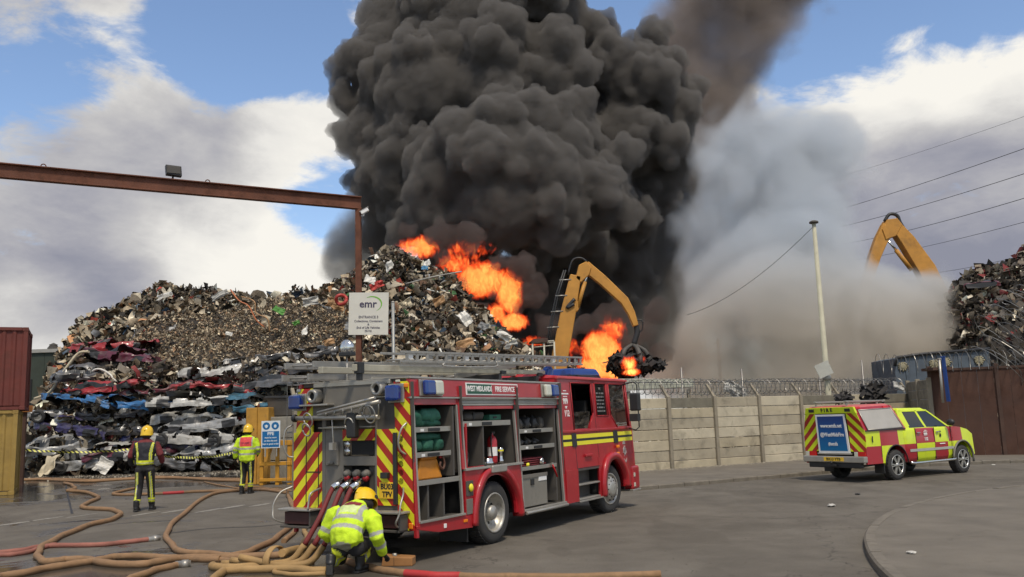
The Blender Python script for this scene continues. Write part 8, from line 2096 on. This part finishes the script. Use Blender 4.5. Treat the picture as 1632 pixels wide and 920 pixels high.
def ico_np(sub):
    bm = bmesh.new(); bmesh.ops.create_icosphere(bm, subdivisions=sub, radius=1)
    v = np.array([p.co[:] for p in bm.verts]); f = np.array([[q.index for q in p.verts] for p in bm.faces]); bm.free()
    return v, f
def billow(name, puffs, mat, voxel, label, kids=9, seed=3, up=0.35, sizes=(0.30, 0.55), gk=5, disp=0.16):
    """a mass of smoke: puffs carrying smaller puffs carrying smaller ones, fused into one skin"""
    r = random.Random(seed)
    sph = []
    def rdir(bias):
        while True:
            v = Vector((r.gauss(0, 1), r.gauss(0, 1), r.gauss(0, 1)))
            if v.length > .01:
                v.normalize(); v.z += bias; return v.normalized()
    for c, rad in puffs:
        sph.append((c, rad))
        for i in range(kids):
            d = rdir(up); k = rad*r.uniform(*sizes)
            c1 = c + d*(rad*r.uniform(.78, .98)); sph.append((c1, k))
            for j in range(gk):
                d2 = (rdir(up)+d*.8).normalized(); k2 = k*r.uniform(.3, .55)
                if k2 > voxel*1.5: sph.append((c1 + d2*(k*.92), k2))
    V, F = ico_np(2)
    n = len(sph)
    C = np.array([c[:] for c, _ in sph]); Rr = np.array([q for _, q in sph])
    VV = (V[None]*Rr[:, None, None] + C[:, None]).reshape(-1, 3)
    FF = (F[None] + (np.arange(n)*len(V))[:, None, None]).reshape(-1, 3)
    me = bpy.data.meshes.new(name)
    me.from_pydata(VV.tolist(), [], FF.tolist())
    o = bpy.data.objects.new(name, me); COL.objects.link(o)
    md = o.modifiers.new('r', 'REMESH'); md.mode = 'VOXEL'; md.voxel_size = voxel; md.use_smooth_shade = True
    dg = bpy.context.evaluated_depsgraph_get()
    me2 = bpy.data.meshes.new_from_object(o.evaluated_get(dg))
    o.modifiers.clear(); o.data = me2; bpy.data.meshes.remove(me)
    nv = len(me2.vertices)
    co = np.empty(nv*3); me2.vertices.foreach_get('co', co); co = co.reshape(-1, 3)
    nn = np.empty(nv*3); me2.vertices.foreach_get('normal', nn); nn = nn.reshape(-1, 3)
    s1, s2 = 1/(voxel*8), 1/(voxel*3.6)
    dd = np.empty(nv)
    for i in range(nv):
        p = Vector(co[i])
        # billow noise: rounded knobs with sharp creases
        a = noise.voronoi(p*s1, distance_metric='DISTANCE')[0][0]
        b = noise.voronoi(p*s2, distance_metric='DISTANCE')[0][0]
        c = noise.noise(p*(s2*1.9)); dd[i] = (.55-a)*1.0 + (.5-b)*.70 - abs(c)*.55
    co += nn*(dd*disp*voxel*9)[:, None]
    me2.vertices.foreach_set('co', co.ravel())
    me2.polygons.foreach_set('use_smooth', [True]*len(me2.polygons))
    me2.materials.clear(); me2.materials.append(mat); me2.update()
    o['label'] = label; o['category'] = 'smoke'; o['kind'] = 'stuff'
    return o
YS = 72.0
def P_(x, y, r, dy=0.0):
    return (at(x, y, YS+dy), r/FPX*(YS+dy))
black, _, _ = vol_mat('black_smoke', (0.28, 0.265, 0.248), 1.35)
main_puffs = [P_(*q) for q in [
    (655, 345, 45, 0), (640, 372, 26, -2), (598, 315, 34, 3), (596, 378, 30, 6), (575, 290, 26, 5), (700, 330, 60, -5), (715, 372, 34, -6), (800, 330, 78, -7), (875, 335, 70, -6), (945, 320, 58, -4), (860, 290, 85, -6), (725, 285, 80, -5), (690, 262, 55, -4),
    (640, 285, 60, 0), (790, 265, 75, -7), (960, 280, 50, -2), (985, 330, 32, -2), (605, 215, 62, 3), (580, 150, 52, 5), (600, 110, 68, 5), (680, 160, 90, 0), (790, 150, 95, 0), (880, 140, 75, 0), (640, 235, 50, 0),
    (800, 215, 50, -5), (850, 200, 62, -5), (910, 215, 52, -3), (760, 55, 105, 4), (860, 40, 88, 5), (680, 55, 82, 6), (760, -70, 120, 8), (870, -60, 85, 8), (650, -60, 95, 10), (900, 20, 40, 6),
    (1010, 135, 62, 5), (1052, 200, 62, 6), (1000, 225, 70, 5), (1050, 285, 50, 8), (1000, 345, 55, 7), (985, 95, 40, 4), (945, 85, 40, 6), (962, 158, 42, 7), (960, 55, 34, 8), (1040, 60, 30, 9), (1045, 120, 44, 6), (900, 380, 50, 5), (845, 385, 42, 2), (950, 400, 48, 7), (1080, 160, 40, 8),
    (760, 395, 40, 2), (700, 420, 40, 5), (880, 430, 50, 8), (820, 470, 50, 10), (880, 510, 45, 8), (960, 470, 45, 10), (980, 530, 45, 10), (900, 570, 45, 10), (1000, 420, 45, 9), (760, 460, 45, 9), (830, 560, 50, 10), (960, 600, 40, 10)]]
billow('black_smoke_plume', main_puffs, black, 0.27, 'thick black billowing smoke plume rising above the burning scrap', kids=11, gk=8, disp=.17, sizes=(.25, .58))

def cloud_vol(name, label, blobs, col, nscale, erode, dmul, step=.6, aniso=0.0, warp=.0, detail=4, low=None, pad=1.0, col2=None, core=0.0):
    """soft smoke: one box of air whose density swells round several centres and is eaten away by turbulence"""
    lo = Vector((1e9,)*3); hi = -lo
    for c, r_, k in blobs:
        for i in range(3): lo[i] = min(lo[i], c[i]-r_[i]*pad); hi[i] = max(hi[i], c[i]+r_[i]*pad)
    lo.z = max(lo.z, .05)
    mb = MB(); mb.box(lo, hi); m = bpy.data.materials.new(name); m.use_nodes = True
    T = NT(m.node_tree); oc = T.n('ShaderNodeTexCoord').outputs['Object']
    tot = None
    for c, r_, k in blobs:
        v = T.vmath('DIVIDE', T.vmath('SUBTRACT', oc, tuple(c)), tuple(r_)); d = T.vmath('LENGTH', v)
        q = T.math('MULTIPLY', T.math('MAXIMUM', T.math('SUBTRACT', 1.0, T.math('MULTIPLY', d, d)), 0.0), k)
        tot = q if tot is None else T.math('MAXIMUM', tot, q) if False else T.math('ADD', tot, q)
    nz = T.noise(oc, nscale, detail, .58, warp)
    dn = T.math('MULTIPLY', T.math('MAXIMUM', T.math('SUBTRACT', T.math('MINIMUM', tot, 1.25+core), T.math('MULTIPLY', T.map(nz, .32, .68), erode)), 0.0), dmul)
    v = T.n('ShaderNodeVolumePrincipled'); T.l(dn, v.inputs['Density']); v.inputs['Color'].default_value = col+(1,); v.inputs['Anisotropy'].default_value = aniso
    if col2:
        s_ = T.n('ShaderNodeSeparateXYZ'); T.l(oc, s_.inputs[0])
        T.l(T.mix(T.map(s_.outputs[2], col2[1], col2[2]), col, col2[0]), v.inputs['Color'])
    T.l(v.outputs[0], T.n('ShaderNodeOutputMaterial').inputs['Volume'])
    m.cycles.volume_step_rate = step
    o = mb.build(name, m); return tag(o, label, 'smoke', None, 'stuff')
def B(x, y, rx, ry, Y, k, dep=None):
    c = at(x, y, Y); s_ = Y/FPX; return (c, (rx*s_, dep or rx*s_*.8, ry*s_), k)
# soft dark smoke right of the plume and behind the left heap
cloud_vol('dark_smoke_haze', 'soft dark smoke hanging between the plume and the pale smoke', [B(1020, 380, 120, 140, 84, 1.6), B(1075, 500, 85, 110, 84, 1.5), B(1000, 540, 120, 100, 84, 1.6), B(900, 480, 130, 130, 86, 1.6), B(1100, 300, 80, 130, 84, 1.3), B(780, 470, 130, 110, 86, 1.5), B(1100, 590, 45, 50, 82, 1.2), B(1140, 430, 60, 120, 84, 1.2)],
    (.33, .31, .285), .17, .85, 1.0, .5)
cloud_vol('thin_dark_smoke', 'thin grey smoke behind the gantry post left of the plume', [B(585, 395, 80, 85, 90, 1.7), B(550, 425, 55, 45, 90, 1.5), B(610, 330, 55, 80, 90, 1.5)], (.36, .345, .325), .14, 1.1, .75, .6)
cloud_vol('brown_smoke_drift', 'brown smoke drifting away at the top right of the plume', [B(1160, 20, 165, 130, 105, 1.5), B(1120, 120, 130, 120, 105, 1.6), B(1110, 200, 90, 90, 104, 1.5), B(1190, -90, 190, 130, 105, 1.5), B(1150, 230, 110, 110, 105, 1.1), B(1260, -30, 120, 100, 108, 1.1)], (.44, .38, .34), .12, .95, .42, .6)
# pale smoke and steam on the right
cloud_vol('pale_smoke', 'pale beige and blue grey smoke cloud filling the yard on the right', [B(1140, 500, 70, 110, 53, 1.9), B(1165, 555, 95, 80, 49, 2.3), B(1495, 500, 65, 100, 50, 2.3), B(1440, 510, 95, 95, 50, 2.5), B(1485, 470, 60, 55, 52, 2.2), B(1345, 470, 70, 70, 50, 2.0), B(1090, 610, 80, 60, 50, 2.0), B(1230, 620, 160, 60, 47, 2.2), B(1040, 615, 50, 40, 52, 1.6), B(1180, 450, 95, 95, 52, 2.1), B(1380, 480, 90, 70, 50, 1.7), B(1240, 430, 130, 110, 51, 2.0), B(1130, 380, 80, 110, 56, 1.9), B(1130, 270, 50, 90, 60, 1.3), B(1290, 230, 90, 80, 58, 1.6), B(1270, 530, 200, 150, 47, 2.8), B(1410, 540, 130, 125, 46, 2.5), B(1160, 570, 120, 110, 48, 2.1), B(1240, 330, 150, 190, 54, 1.9), B(1330, 270, 80, 110, 56, 1.9), B(1190, 250, 100, 130, 56, 1.6), B(1460, 490, 80, 80, 48, 2.1), B(1300, 420, 140, 140, 50, 2.1), B(1500, 570, 60, 70, 44, 1.8), B(1140, 430, 80, 110, 54, 1.7), B(1485, 530, 60, 90, 45, 1.9), B(1345, 215, 50, 60, 57, 1.9)],
    (.86, .80, .70), .28, 1.35, .50, .5, .1, .6, 6, col2=((.78, .83, .88), 4.5, 13.0), core=.6)
# flames
def fire(name, label, blobs, nscale, strength, thr=.9, seed=0.0):
    lo = Vector((1e9,)*3); hi = -lo
    for c, r_, k in blobs:
        for i in range(3): lo[i] = min(lo[i], c[i]-r_[i]); hi[i] = max(hi[i], c[i]+r_[i])
    lo.z = max(lo.z, .1)
    mb = MB(); mb.box(lo, hi); m = bpy.data.materials.new(name); m.use_nodes = True
    T = NT(m.node_tree); oc = T.n('ShaderNodeTexCoord').outputs['Object']; tot = None
    for c, r_, k in blobs:
        d = T.vmath('LENGTH', T.vmath('DIVIDE', T.vmath('SUBTRACT', oc, tuple(c)), tuple(r_)))
        q = T.math('MULTIPLY', T.math('MAXIMUM', T.math('SUBTRACT', 1.0, T.math('MULTIPLY', d, d)), 0.0), k); tot = q if tot is None else T.math('MAXIMUM', tot, q)
    mp = T.n('ShaderNodeMapping'); mp.inputs['Scale'].default_value = (1.0, .8, .6); mp.inputs['Location'].default_value = (seed, 0, seed); T.l(oc, mp.inputs[0])
    nz = T.noise(mp.outputs[0], nscale*1.9, 8, .66, 1.4); n2 = T.noise(mp.outputs[0], nscale*.45, 3, .5, .8)
    heat = T.math('SUBTRACT', T.math('ADD', T.math('MULTIPLY', tot, 1.2), T.math('MULTIPLY', n2, 1.0)), T.math('MULTIPLY', nz, thr*3.35))
    f_ = T.map(heat, .0, .6, smooth=False)
    colr = T.ramp(f_, [(0.0, (.35, .010, .005)), (.25, (1.0, .05, .012)), (.62, (1.0, .135, .024)), (1.0, (1.0, .46, .10))])
    v = T.n('ShaderNodeVolumePrincipled'); v.inputs['Color'].default_value = (.05, .02, .01, 1)
    T.l(T.math('MULTIPLY', f_, 3.2), v.inputs['Density']); T.l(colr, v.inputs['Emission Color']); T.l(T.math('MULTIPLY', f_, strength*2.2), v.inputs['Emission Strength'])
    T.l(v.outputs[0], T.n('ShaderNodeOutputMaterial').inputs['Volume']); m.cycles.volume_step_rate = .18
    o = mb.build(name, m); return tag(o, label, 'fire', None, 'stuff')
YF = 57.0
wisps = [(at(x, y, Y_), r_/FPX*Y_) for x, y, r_, Y_ in [(706, 412, 15, 55), (792, 420, 17, 55), (738, 455, 11, 55), (848, 470, 24, 55), (768, 492, 13, 54.5), (803, 542, 14, 54.5), (700, 375, 22, 55), (750, 378, 26, 55), (650, 370, 15, 55), (832, 430, 24, 55.5),
    (985, 500, 22, 48), (930, 517, 18, 48), (1008, 548, 15, 48.5), (905, 535, 14, 48.5), (960, 500, 16, 48), (872, 520, 20, 55), (786, 470, 9, 55), (826, 493, 10, 55), (1030, 530, 18, 49), (1055, 565, 18, 49), (1045, 500, 22, 50)]]
thinb, _, _ = vol_mat('thin_black_smoke', (0.20, 0.165, 0.15), 1.0)
billow('black_smoke_wisps', wisps, thinb, 0.16, 'smaller dark puffs of smoke curling in front of the flames', kids=8, gk=4, disp=.2, seed=12)
fire('flames', 'orange flames burning behind the right slope of the heap', [B(666, 395, 52, 28, YF, 1.35, 1.2), B(765, 447, 66, 44, YF, 1.6, 1.6), B(725, 422, 46, 30, YF, 1.25, 1.2), B(812, 468, 34, 56, YF, 1.45, 1.4), B(790, 503, 36, 32, YF, 1.3, 1.2), B(818, 513, 36, 22, YF, 1.6, 1.2), B(745, 398, 70, 26, YF+1, 1.0, 1.2), B(850, 545, 32, 16, YF, 1.15, 1.0)], 1.15, 2.1)
fire('flames', 'fierce orange flames below the crane arm', [B(958, 560, 46, 48, 50, 1.7, 1.6), B(978, 525, 38, 40, 50, 1.1, 1.2), B(945, 588, 38, 36, 50, 1.6, 1.2), B(910, 558, 30, 34, 51, 1.0, 1.0), B(975, 590, 48, 26, 50, 1.45, 1.2)], 1.3, 2.3, seed=4.0)
fire('flames', 'yellow flames licking the scrap in the crane grab', [B(1003, 580, 20, 20, Y1-1.4, 1.3, .7), B(1008, 593, 24, 10, Y1-1.4, 1.4, .7), B(1026, 572, 9, 12, Y1-1.3, 1.0, .5)], 2.6, 5.0, seed=9.0)
fire('flames', 'faint orange flame glow behind the smoke beside the right heap', [B(1533, 535, 24, 38, 49, 1.0, 1.5)], 1.0, .8, .8, 13.0)
